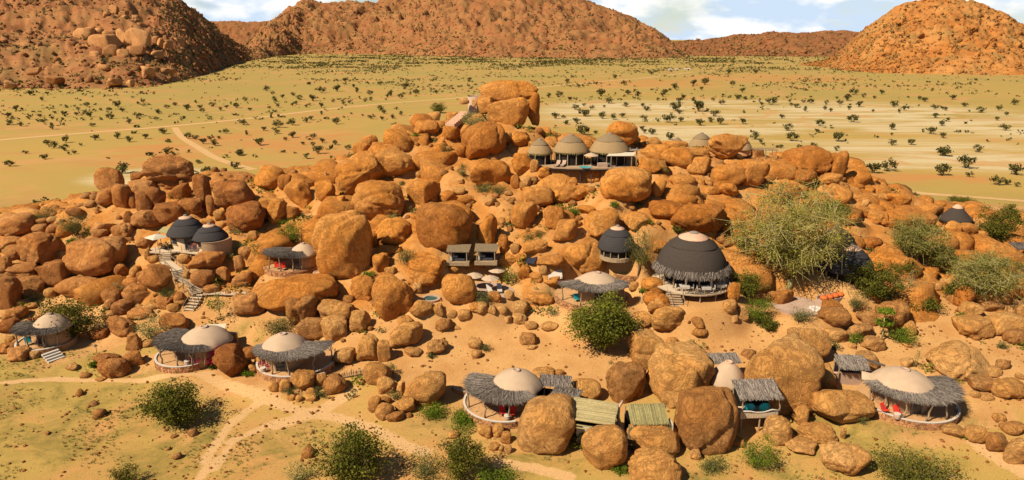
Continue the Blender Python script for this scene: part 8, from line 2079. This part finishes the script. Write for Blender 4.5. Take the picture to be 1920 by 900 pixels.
PLAIN_BUSHES = [
(-229.42, 375.48, 3.87, 0, 'leftmost', 2, 1),
(-203.5, 333.14, 2.41, 0, 'second from left', 2, 1),
(-174.77, 286.29, 2.98, 0, 'third from left', 2, 1),
(-213.46, 366.06, 3.78, 0, 'fourth from left', 2, 1),
(-168.39, 291.59, 3.03, 0, 'fifth from left', 2, 1),
(-123.89, 213.88, 4.52, 1, 'sixth from left', 2, 1),
(-157.85, 281.18, 2.93, 0, 'seventh from left', 2, 1),
(-192.85, 346.21, 3.04, 0, 'eighth from left', 2, 1),
(-203.15, 374.29, 3.67, 0, 'ninth from left', 2, 1),
(-156.15, 290.66, 2.72, 0, 'tenth from left', 2, 1),
(-185.81, 359.88, 2.42, 0, 'eleventh from left', 2, 1),
(-155.8, 306.16, 3.97, 1, 'twelfth from left', 2, 1),
(-125.43, 248.1, 3.25, 1, 'rightmost', 2, 1),
(-272.14, 372.25, 3.46, 0, 'leftmost', 2, 0),
(-248.18, 339.64, 3.51, 0, 'second from left', 2, 0),
(-167.78, 225.69, 2.97, 1, 'third from left', 2, 0),
(-238.65, 334.34, 2.77, 0, 'fourth from left', 2, 0),
(-180.12, 251.58, 1.71, 0, 'fifth from left', 2, 0),
(-254.93, 364.27, 2.63, 0, 'sixth from left', 2, 0),
(-255.55, 373.28, 2.5, 0, 'seventh from left', 2, 0),
(-236.67, 347.93, 2.7, 0, 'eighth from left', 2, 0),
(-109.6, 154.75, 4.17, 1, 'ninth from left', 2, 0),
(-165.12, 239.75, 2.52, 0, 'tenth from left', 2, 0),
(-187.38, 274.79, 2.87, 0, 'eleventh from left', 2, 0),
(-178.52, 264.94, 3.46, 1, 'twelfth from left', 2, 0),
(-215.7, 322.64, 3.01, 0, 'thirteenth from left', 2, 0),
(-109.98, 160.24, 3.27, 1, 'fourteenth from left', 2, 0),
(-182.92, 279.68, 2.92, 0, 'fifteenth from left', 2, 0),
(-170.26, 259.49, 3.05, 1, 'sixteenth from left', 2, 0),
(-163.38, 250.07, 1.44, 0, 'seventeenth from left', 2, 0),
(-161.76, 251.17, 1.71, 0, 'eighteenth from left', 2, 0),
(-241.61, 382.74, 2.37, 0, 'nineteenth from left', 2, 0),
(-171.47, 271.01, 1.27, 0, 'rightmost', 2, 0),
(-137.63, 290.66, 2.72, 0, 'leftmost', 2, 2),
(-134.35, 289.6, 2.71, 0, 'second from left', 2, 2),
(-124.95, 276.24, 2.88, 0, 'third from left', 2, 2),
(-93.54, 207.56, 3.84, 1, 'fourth from left', 2, 2),
(-126.22, 286.4, 2.24, 0, 'fifth from left', 2, 2),
(-117.81, 270.69, 2.97, 0, 'sixth from left', 2, 2),
(-124.52, 290.04, 1.81, 0, 'seventh from left', 2, 2),
(-132.13, 309.5, 1.61, 0, 'eighth from left', 2, 2),
(-128.56, 308.01, 2.72, 0, 'ninth from left', 2, 2),
(-91.13, 221.79, 2.92, 1, 'tenth from left', 2, 2),
(-99.12, 247.28, 2.85, 0, 'eleventh from left', 2, 2),
(-99.72, 248.86, 2.87, 0, 'twelfth from left', 2, 2),
(-132.68, 339.7, 4.04, 1, 'thirteenth from left', 2, 2),
(-117.45, 302.46, 2.04, 0, 'rightmost', 2, 2),
(-266.48, 434.32, 3.34, 0, 'leftmost', 1, 1),
(-244.92, 430.62, 4.42, 0, 'second from left', 1, 1),
(-226.46, 401.92, 3.1, 0, 'third from left', 1, 1),
(-244.95, 460.55, 3.07, 0, 'fourth from left', 1, 1),
(-199.51, 390.32, 3.62, 0, 'fifth from left', 1, 1),
(-211.15, 423.68, 3.05, 0, 'sixth from left', 1, 1),
(-214.08, 440.22, 3.39, 0, 'rightmost', 1, 1),
(-292.81, 408.1, 3.78, 0, 'leftmost', 1, 0),
(-361.57, 522.09, 4, 0, 'second from left', 1, 0),
(-319.92, 473.09, 3.39, 0, 'third from left', 1, 0),
(-353.21, 528.71, 3.24, 0, 'fourth from left', 1, 0),
(-259.43, 392.07, 2.42, 0, 'fifth from left', 1, 0),
(-256.61, 408.97, 2.52, 0, 'rightmost', 1, 0),
(-191.35, 408.85, 4.21, 0, 'leftmost', 1, 2),
(-190.16, 422.97, 3.26, 0, 'second from left', 1, 2),
(-178.32, 398.23, 2.66, 0, 'third from left', 1, 2),
(-187.49, 432.09, 3.99, 0, 'fourth from left', 1, 2),
(-172.2, 408.31, 2.73, 0, 'fifth from left', 1, 2),
(-174.97, 424.39, 2.83, 0, 'sixth from left', 1, 2),
(-169.2, 424.97, 4.37, 0, 'seventh from left', 1, 2),
(-182.05, 472.21, 3.63, 0, 'eighth from left', 1, 2),
(-154.88, 408.31, 2.73, 0, 'rightmost', 1, 2),
(-100.53, 272.35, 3.98, 1, 'leftmost', 2, 3),
(-115.16, 317.25, 2.8, 0, 'second from left', 2, 3),
(-105.27, 307.2, 2.55, 0, 'third from left', 2, 3),
(-112.04, 329.04, 4.77, 1, 'fourth from left', 2, 3),
(-95.04, 286.35, 1.79, 0, 'fifth from left', 2, 3),
(-108.21, 338.72, 3.86, 0, 'sixth from left', 2, 3),
(-94.63, 294.7, 3.37, 0, 'seventh from left', 2, 3),
(-83.84, 273.58, 1.86, 0, 'eighth from left', 2, 3),
(-104.91, 350, 3.07, 0, 'ninth from left', 2, 3),
(-105.5, 361.05, 3.17, 0, 'tenth from left', 2, 3),
(-78.7, 269.22, 2.11, 0, 'eleventh from left', 2, 3),
(-84.81, 292.43, 2.43, 0, 'twelfth from left', 2, 3),
(-71.64, 251.04, 3.42, 1, 'thirteenth from left', 2, 3),
(-77.37, 278.79, 2.18, 0, 'fourteenth from left', 2, 3),
(-70.93, 273.32, 2.42, 0, 'fifteenth from left', 2, 3),
(-87.25, 342.56, 3.54, 0, 'rightmost', 2, 3),
(-62.82, 261.3, 2.19, 0, 'leftmost', 2, 4),
(-82.19, 379.64, 1.57, 0, 'second from left', 2, 4),
(-74.5, 365.46, 3.39, 0, 'third from left', 2, 4),
(-67.82, 359.88, 2.42, 0, 'fourth from left', 2, 4),
(-63.07, 365.93, 2.64, 0, 'fifth from left', 2, 4),
(-55.51, 326.18, 3.21, 0, 'sixth from left', 2, 4),
(-61.24, 383.4, 2.77, 0, 'rightmost', 2, 4),
(-106.73, 454.93, 2.8, 0, 'leftmost', 1, 4),
(-90.76, 389.41, 1.4, 0, 'second from left', 1, 4),
(-137.61, 606.95, 3.71, 0, 'third from left', 1, 4),
(-121.78, 548.33, 4.2, 0, 'fourth from left', 1, 4),
(-99.43, 467.54, 2.64, 0, 'fifth from left', 1, 4),
(-107.41, 525.45, 4.03, 0, 'sixth from left', 1, 4),
(-96.08, 474.86, 2.92, 0, 'seventh from left', 1, 4),
(-77.94, 406.79, 4.18, 0, 'eighth from left', 1, 4),
(-72.8, 392.76, 2.83, 0, 'ninth from left', 1, 4),
(-90.27, 504.24, 3.1, 0, 'tenth from left', 1, 4),
(-89.53, 515.05, 4.48, 0, 'eleventh from left', 1, 4),
(-69.43, 415.58, 2.14, 0, 'twelfth from left', 1, 4),
(-78.95, 493.68, 3.79, 0, 'thirteenth from left', 1, 4),
(-89.49, 585.09, 5.97, 0, 'fourteenth from left', 1, 4),
(-73.66, 534.02, 4.09, 0, 'fifteenth from left', 1, 4),
(-58.33, 537.39, 3.29, 0, 'rightmost', 1, 4),
(-199.76, 567.46, 5.21, 0, 'leftmost', 1, 3),
(-147.65, 420.99, 2.16, 0, 'second from left', 1, 3),
(-182.04, 529.81, 2.98, 0, 'third from left', 1, 3),
(-161.18, 469.49, 3.61, 0, 'fourth from left', 1, 3),
(-144.7, 428.48, 2.64, 0, 'fifth from left', 1, 3),
(-163.89, 496.57, 3.05, 0, 'sixth from left', 1, 3),
(-138.86, 438.07, 2.25, 0, 'seventh from left', 1, 3),
(-162.58, 517.14, 3.97, 0, 'eighth from left', 1, 3),
(-139, 447.85, 2.99, 0, 'ninth from left', 1, 3),
(-147.31, 483.54, 4.46, 0, 'tenth from left', 1, 3),
(-127.31, 429.21, 2.42, 0, 'eleventh from left', 1, 3),
(-136.17, 474.69, 4.86, 0, 'twelfth from left', 1, 3),
(-117.77, 428.57, 3.3, 0, 'thirteenth from left', 1, 3),
(-149.18, 546.14, 5.58, 0, 'fourteenth from left', 1, 3),
(-141.35, 562.48, 6.31, 0, 'fifteenth from left', 1, 3),
(-109.32, 448.64, 2.76, 0, 'rightmost', 1, 3),
(-185.91, 640.86, 4.24, 0, 'leftmost', 0, 3),
(-165.96, 694.79, 4.59, 0, 'rightmost', 0, 3),
(-120.09, 637.69, 4.87, 0, 'lone', 0, 4),
(-42.49, 696.67, 4.25, 0, 'leftmost', 0, 5),
(53.49, 678.7, 4.83, 0, 'second from left', 0, 5),
(78.1, 769.7, 3.12, 0, 'rightmost', 0, 5),
(37.41, 306.56, 2.07, 0, 'leftmost', 2, 6),
(48.28, 366.9, 3.79, 0, 'second from left', 2, 6),
(53.36, 362.69, 3.18, 0, 'third from left', 2, 6),
(59.41, 372.8, 3.27, 0, 'fourth from left', 2, 6),
(61.05, 320.45, 2.82, 0, 'fifth from left', 2, 6),
(69.27, 362.69, 3.18, 0, 'sixth from left', 2, 6),
(59.31, 308.78, 2.4, 0, 'seventh from left', 2, 6),
(62.31, 305.73, 3.65, 1, 'eighth from left', 2, 6),
(74.82, 351.91, 1.82, 0, 'ninth from left', 2, 6),
(79.41, 349.2, 5.05, 1, 'tenth from left', 2, 6),
(66.55, 288.96, 3.46, 1, 'eleventh from left', 2, 6),
(86.58, 352.81, 2.92, 0, 'rightmost', 2, 6),
(48.15, 416.35, 2.57, 0, 'leftmost', 1, 6),
(65.81, 514.86, 6.58, 1, 'second from left', 1, 6),
(57.41, 429.94, 2.21, 0, 'third from left', 1, 6),
(63.55, 454.77, 4.66, 0, 'fourth from left', 1, 6),
(70.82, 434.41, 4.01, 0, 'fifth from left', 1, 6),
(87.76, 528.5, 5.4, 0, 'sixth from left', 1, 6),
(92.64, 514.01, 4.73, 0, 'seventh from left', 1, 6),
(81.95, 434.32, 3.34, 0, 'eighth from left', 1, 6),
(79.24, 408.1, 3.78, 0, 'ninth from left', 1, 6),
(100.1, 476.64, 2.44, 0, 'tenth from left', 1, 6),
(110.64, 509.08, 3.91, 0, 'eleventh from left', 1, 6),
(116.59, 530.7, 4.88, 0, 'twelfth from left', 1, 6),
(137.22, 585.09, 5.97, 0, 'thirteenth from left', 1, 6),
(96.92, 407.4, 6.29, 1, 'fourteenth from left', 1, 6),
(94.62, 390.93, 3.42, 0, 'fifteenth from left', 1, 6),
(110.8, 459.82, 4.01, 0, 'sixteenth from left', 1, 6),
(119.5, 486.32, 3.73, 0, 'rightmost', 1, 6),
(92.51, 337.34, 4.36, 1, 'leftmost', 2, 7),
(101.07, 350.83, 3.63, 0, 'second from left', 2, 7),
(110.81, 377.07, 4.86, 1, 'third from left', 2, 7),
(103.44, 341.88, 4.07, 1, 'fourth from left', 2, 7),
(115.39, 343.29, 3.55, 0, 'fifth from left', 2, 7),
(102.28, 289, 3.91, 1, 'sixth from left', 2, 7),
(101.2, 277.31, 2.17, 0, 'seventh from left', 2, 7),
(104.74, 265.25, 1.8, 0, 'eighth from left', 2, 7),
(144.51, 369.06, 3.05, 0, 'ninth from left', 2, 7),
(128.47, 318.04, 4.29, 1, 'rightmost', 2, 7),
(123.83, 473.97, 3.16, 0, 'leftmost', 1, 7),
(164.34, 632.99, 5.8, 0, 'second from left', 1, 7),
(109.16, 404.14, 7.28, 1, 'third from left', 1, 7),
(156.19, 575.09, 3.52, 0, 'fourth from left', 1, 7),
(137.68, 475.75, 2.68, 0, 'fifth from left', 1, 7),
(135.09, 446.27, 3.43, 0, 'sixth from left', 1, 7),
(158.3, 488.94, 5.01, 0, 'seventh from left', 1, 7),
(182.46, 552.02, 4.23, 0, 'eighth from left', 1, 7),
(161.62, 481.89, 2.96, 0, 'ninth from left', 1, 7),
(171.51, 496.57, 3.05, 0, 'tenth from left', 1, 7),
(159.26, 441.75, 2.95, 0, 'eleventh from left', 1, 7),
(166.52, 444.56, 5.7, 1, 'rightmost', 1, 7),
(23.19, 366.9, 3.79, 0, 'leftmost', 2, 5),
(27.54, 368.15, 2.47, 0, 'second from left', 2, 5),
(26.97, 341.97, 2.65, 0, 'third from left', 2, 5),
(27.49, 342.91, 2.31, 0, 'fourth from left', 2, 5),
(32.74, 347.02, 3.59, 0, 'fifth from left', 2, 5),
(31.41, 302.3, 6.28, 1, 'sixth from left', 2, 5),
(39.53, 378.67, 5.86, 1, 'rightmost', 2, 5),
(26.28, 501.26, 3.85, 0, 'leftmost', 1, 5),
(34.36, 507.06, 4.41, 0, 'second from left', 1, 5),
(39.26, 479.16, 3.68, 0, 'third from left', 1, 5),
(37.91, 415.45, 3.84, 0, 'fourth from left', 1, 5),
(57.85, 605.52, 4.01, 0, 'fifth from left', 1, 5),
(45.38, 436.56, 2.69, 0, 'rightmost', 1, 5),
(177.3, 642.16, 6.54, 0, 'leftmost', 0, 7),
(260.34, 842.29, 7.68, 0, 'second from left', 0, 7),
(201.24, 637.69, 4.87, 0, 'third from left', 0, 7),
(295.17, 850.56, 6.46, 0, 'rightmost', 0, 7),
(78.04, 645.68, 3.29, 0, 'leftmost', 0, 6),
(109.93, 749.39, 5.33, 0, 'second from left', 0, 6),
(104.22, 650.26, 4.96, 0, 'third from left', 0, 6),
(164.91, 829.02, 5.04, 0, 'rightmost', 0, 6),
(116.49, 284.02, 4.44, 1, 'leftmost', 2, 8),
(110.87, 262.77, 2.33, 0, 'second from left', 2, 8),
(115.3, 261.05, 2.73, 0, 'third from left', 2, 8),
(138.75, 311.82, 2.43, 0, 'fourth from left', 2, 8),
(150.22, 335.16, 3.82, 0, 'fifth from left', 2, 8),
(123.76, 258.98, 2.03, 0, 'sixth from left', 2, 8),
(135.05, 283.37, 4.72, 1, 'seventh from left', 2, 8),
(173.54, 350.74, 5.07, 1, 'eighth from left', 2, 8),
(100.81, 196.27, 4.16, 1, 'rightmost', 2, 8),
(186.17, 465.72, 2.39, 0, 'leftmost', 1, 8),
(176.52, 438.07, 2.25, 0, 'second from left', 1, 8),
(175.52, 427.12, 3.73, 0, 'third from left', 1, 8),
(193.71, 461.39, 2.84, 0, 'fourth from left', 1, 8),
(172.08, 404.95, 3.12, 0, 'fifth from left', 1, 8),
(196.93, 457.23, 3.99, 0, 'sixth from left', 1, 8),
(186.89, 413.54, 2.76, 0, 'seventh from left', 1, 8),
(203.68, 448.64, 2.76, 0, 'eighth from left', 1, 8),
(185.56, 402.48, 2.28, 0, 'ninth from left', 1, 8),
(229.95, 491, 2.51, 0, 'tenth from left', 1, 8),
(212.13, 448.74, 3.45, 0, 'eleventh from left', 1, 8),
(229.65, 475.69, 5.36, 0, 'twelfth from left', 1, 8),
(201.13, 413.54, 2.76, 0, 'thirteenth from left', 1, 8),
(258.2, 526.33, 5.92, 0, 'fourteenth from left', 1, 8),
(216.74, 432.92, 4.45, 0, 'rightmost', 1, 8),
(254.85, 503.24, 3.35, 0, 'leftmost', 1, 9),
(209.33, 400.76, 1.86, 0, 'second from left', 1, 9),
(256.34, 491, 2.51, 0, 'third from left', 1, 9),
(283.71, 534.02, 4.09, 0, 'fourth from left', 1, 9),
(237.96, 430.62, 4.42, 0, 'fifth from left', 1, 9),
(221.96, 395.92, 2.45, 0, 'sixth from left', 1, 9),
(233.66, 412.19, 3.18, 0, 'seventh from left', 1, 9),
(241.22, 420.99, 2.16, 0, 'eighth from left', 1, 9),
(282.54, 481.89, 2.96, 0, 'ninth from left', 1, 9),
(278.05, 467.76, 4.07, 0, 'tenth from left', 1, 9),
(254.84, 417.51, 3.22, 0, 'eleventh from left', 1, 9),
(256.96, 410.76, 2.96, 0, 'rightmost', 1, 9),
(114.58, 213.88, 4.52, 1, 'leftmost', 2, 9),
(121.29, 217.3, 4.35, 1, 'second from left', 2, 9),
(152.14, 273.22, 3.14, 0, 'third from left', 2, 9),
(167.6, 302.2, 1.41, 0, 'fourth from left', 2, 9),
(178.22, 321.8, 3.34, 0, 'fifth from left', 2, 9),
(160.38, 274.17, 3.15, 0, 'sixth from left', 2, 9),
(107.63, 178.16, 1.9, 0, 'seventh from left', 2, 9),
(186.7, 305.99, 4.29, 1, 'eighth from left', 2, 9),
(228.14, 371.69, 3.64, 0, 'ninth from left', 2, 9),
(210.28, 336.52, 3.31, 0, 'tenth from left', 2, 9),
(134.06, 209.96, 4.33, 1, 'eleventh from left', 2, 9),
(157.09, 247.26, 4.28, 1, 'twelfth from left', 2, 9),
(156.78, 246.76, 4.53, 1, 'thirteenth from left', 2, 9),
(185.03, 293.02, 2.9, 0, 'rightmost', 2, 9),
(306.95, 484.46, 4.22, 0, 'leftmost', 1, 10),
(282.82, 432.83, 3.78, 0, 'second from left', 1, 10),
(265.83, 402.04, 1.45, 0, 'third from left', 1, 10),
(268.84, 397.48, 4.5, 0, 'fourth from left', 1, 10),
(289.69, 411.51, 3.39, 0, 'fifth from left', 1, 10),
(323.24, 446.03, 4.58, 0, 'rightmost', 1, 10),
(149.57, 222.56, 4.69, 1, 'leftmost', 2, 10),
(141.03, 207.6, 1.76, 0, 'second from left', 2, 10),
(174.19, 255.12, 3.07, 1, 'third from left', 2, 10),
(141.77, 196.19, 2.91, 1, 'fourth from left', 2, 10),
(252.61, 358.79, 2.22, 0, 'fifth from left', 2, 10),
(228.93, 318.81, 3.47, 0, 'sixth from left', 2, 10),
(275.42, 384.57, 2.38, 0, 'seventh from left', 2, 10),
(144.88, 196.04, 1.87, 0, 'eighth from left', 2, 10),
(157.95, 210.73, 4.23, 1, 'ninth from left', 2, 10),
(146.28, 193.77, 1.54, 0, 'rightmost', 2, 10),
]
rnd = random.Random(4)
for x, y, W, parts, order, row, side in PLAIN_BUSHES:
    label = order + ' thorn bush on the ' + ROWS[row] + ' plain ' + SIDES[side]; group = 'thorn bushes on the ' + ROWS[row] + ' plain ' + SIDES[side]
    cr, stm, jn = PROTO[rnd.randrange(8)]
    sc = (W * 1.42, W * 1.35, W * rnd.uniform(1.15, 1.65)); rz = rnd.uniform(0, 6.28)
    z = gz_at(x, y) if abs(x) < 190 and y < 215 else 0.0
    if parts:
        o = thing('thorn_bush', label, 'bush', (x, y, z), rz, group); o.scale = sc
        obj('crown', cr, None, o); obj('stem', stm, None, o)
    else:
        o = obj('thorn_bush', jn, None, loc=(x, y, z)); o.rotation_euler = (0, 0, rz); o.scale = sc
        tag(o, label, 'bush', group)
rs = np.random.RandomState(8)
n = 76000
yy = 230 + 1600 * rs.uniform(0, 1, n)**0.75; xx = rs.uniform(-.85, .85, n) * yy
dens = 0.13 + 0.6 * sstep(900, 1300, yy) + 0.26 * sstep(420, 900, yy) * (1 - 0.55 * sstep(0.05, .3, xx / yy) * (1 - sstep(700, 1000, yy)))
dens *= (0.12 + 1.8 * sstep(0., .7, fbm(xx / 60, yy / 60, 2.0, 3)))
dens *= 1 - 0.75 * blobs(xx, yy, PALE)
for w_, pts in TRACKS:
    dens *= 1 - polyline_mask(xx, yy, [p[:2] for p in pts], w_ * .9)
keep = rs.uniform(0, 1, n) < dens
xx, yy = xx[keep], yy[keep]
q = (0.6 + 1.7 * rs.uniform(0, 1, len(xx))**1.6) * (1 + .45 * sstep(900, 1300, yy))
SCRUB = [leaf_ball(6, 140 + k, 0.52) for k in range(8)]
scatter('distant_scrub', SCRUB, np.stack([xx, yy, np.zeros(len(xx)) - .05], 1), np.stack([q, q, q * .9], 1), LEAF['plain'], 9, tilt=.1)

# small shrubs between the boulders and grass tufts in the foreground
rs = np.random.RandomState(18)
n = 9000
x = rs.uniform(-110, 110, n); y = rs.uniform(58, 160, n)
bh = base_height(x, y); pw = pad_weight(x, y); sd = blobs(x, y, SAND); gr = blobs(x, y, GRASS)
prob = (0.16 + 0.34 * sstep(1, 5, bh)) * sstep(-.2, .5, fbm(x * .09, y * .09, 12.0, 3)) * (1 - .95 * np.maximum(pw, sd)) * (1 - .85 * sstep(.2, .8, gr))
keep = rs.uniform(0, 1, n) < prob
x, y = x[keep], y[keep]; q = .28 + 1.05 * rs.uniform(0, 1, len(x))**1.6
SM = [leaf_ball(40, 170 + k, 0.17) for k in range(6)]
SM2 = rs.uniform(0, 1, len(x)) < .5
P3 = np.stack([x, y, ground_height(x, y) - .03], 1); Q3 = np.stack([q, q, q * .9], 1)
scatter('grey_scrub', SM, P3[SM2], Q3[SM2], LEAF['grey'], 19, tilt=.1)
scatter('green_scrub', SM, P3[~SM2], Q3[~SM2], LEAF['dome'], 20, tilt=.1)
n = 50000
x = rs.uniform(-80, 80, n); y = rs.uniform(50, 92, n)
gr = blobs(x, y, GRASS); sd = blobs(x, y, SAND)
prob = gr * sstep(-.15, .5, fbm(x * .28, y * .28, 22.0, 4)) * (1 - sd) * .8
for half, pts in PATHS:
    prob *= 1 - polyline_mask(x, y, pts, half)
keep = rs.uniform(0, 1, n) < prob
x, y = x[keep], y[keep]; q = rs.uniform(.09, .30, len(x))
def tuft(seed):
    rs_ = np.random.RandomState(seed); m = 9
    a = rs_.uniform(0, 6.28, m); l = rs_.uniform(.4, 1.0, m)
    b = np.stack([np.cos(a) * .2, np.sin(a) * .2, np.zeros(m)], 1); t_ = np.stack([np.cos(a) * l * .8, np.sin(a) * l * .8, l * .9], 1)
    s_ = np.stack([-np.sin(a), np.cos(a), np.zeros(m)], 1) * .10
    V = np.stack([b - s_, b + s_, t_ + s_ * .3, t_ - s_ * .3], 1).reshape(-1, 3)
    return V, np.arange(m * 4).reshape(m, 4)
half_ = rs.uniform(0, 1, len(x)) < .6
for sel, mt, nm in ((half_, LEAF['tuft'], 'dry_grass'), (~half_, LEAF['grey'], 'green_grass')):
    scatter(nm, [tuft(k) for k in range(5)], np.stack([x, y, ground_height(x, y)], 1)[sel], np.stack([q, q, q], 1)[sel], mt, 23, tilt=.05)
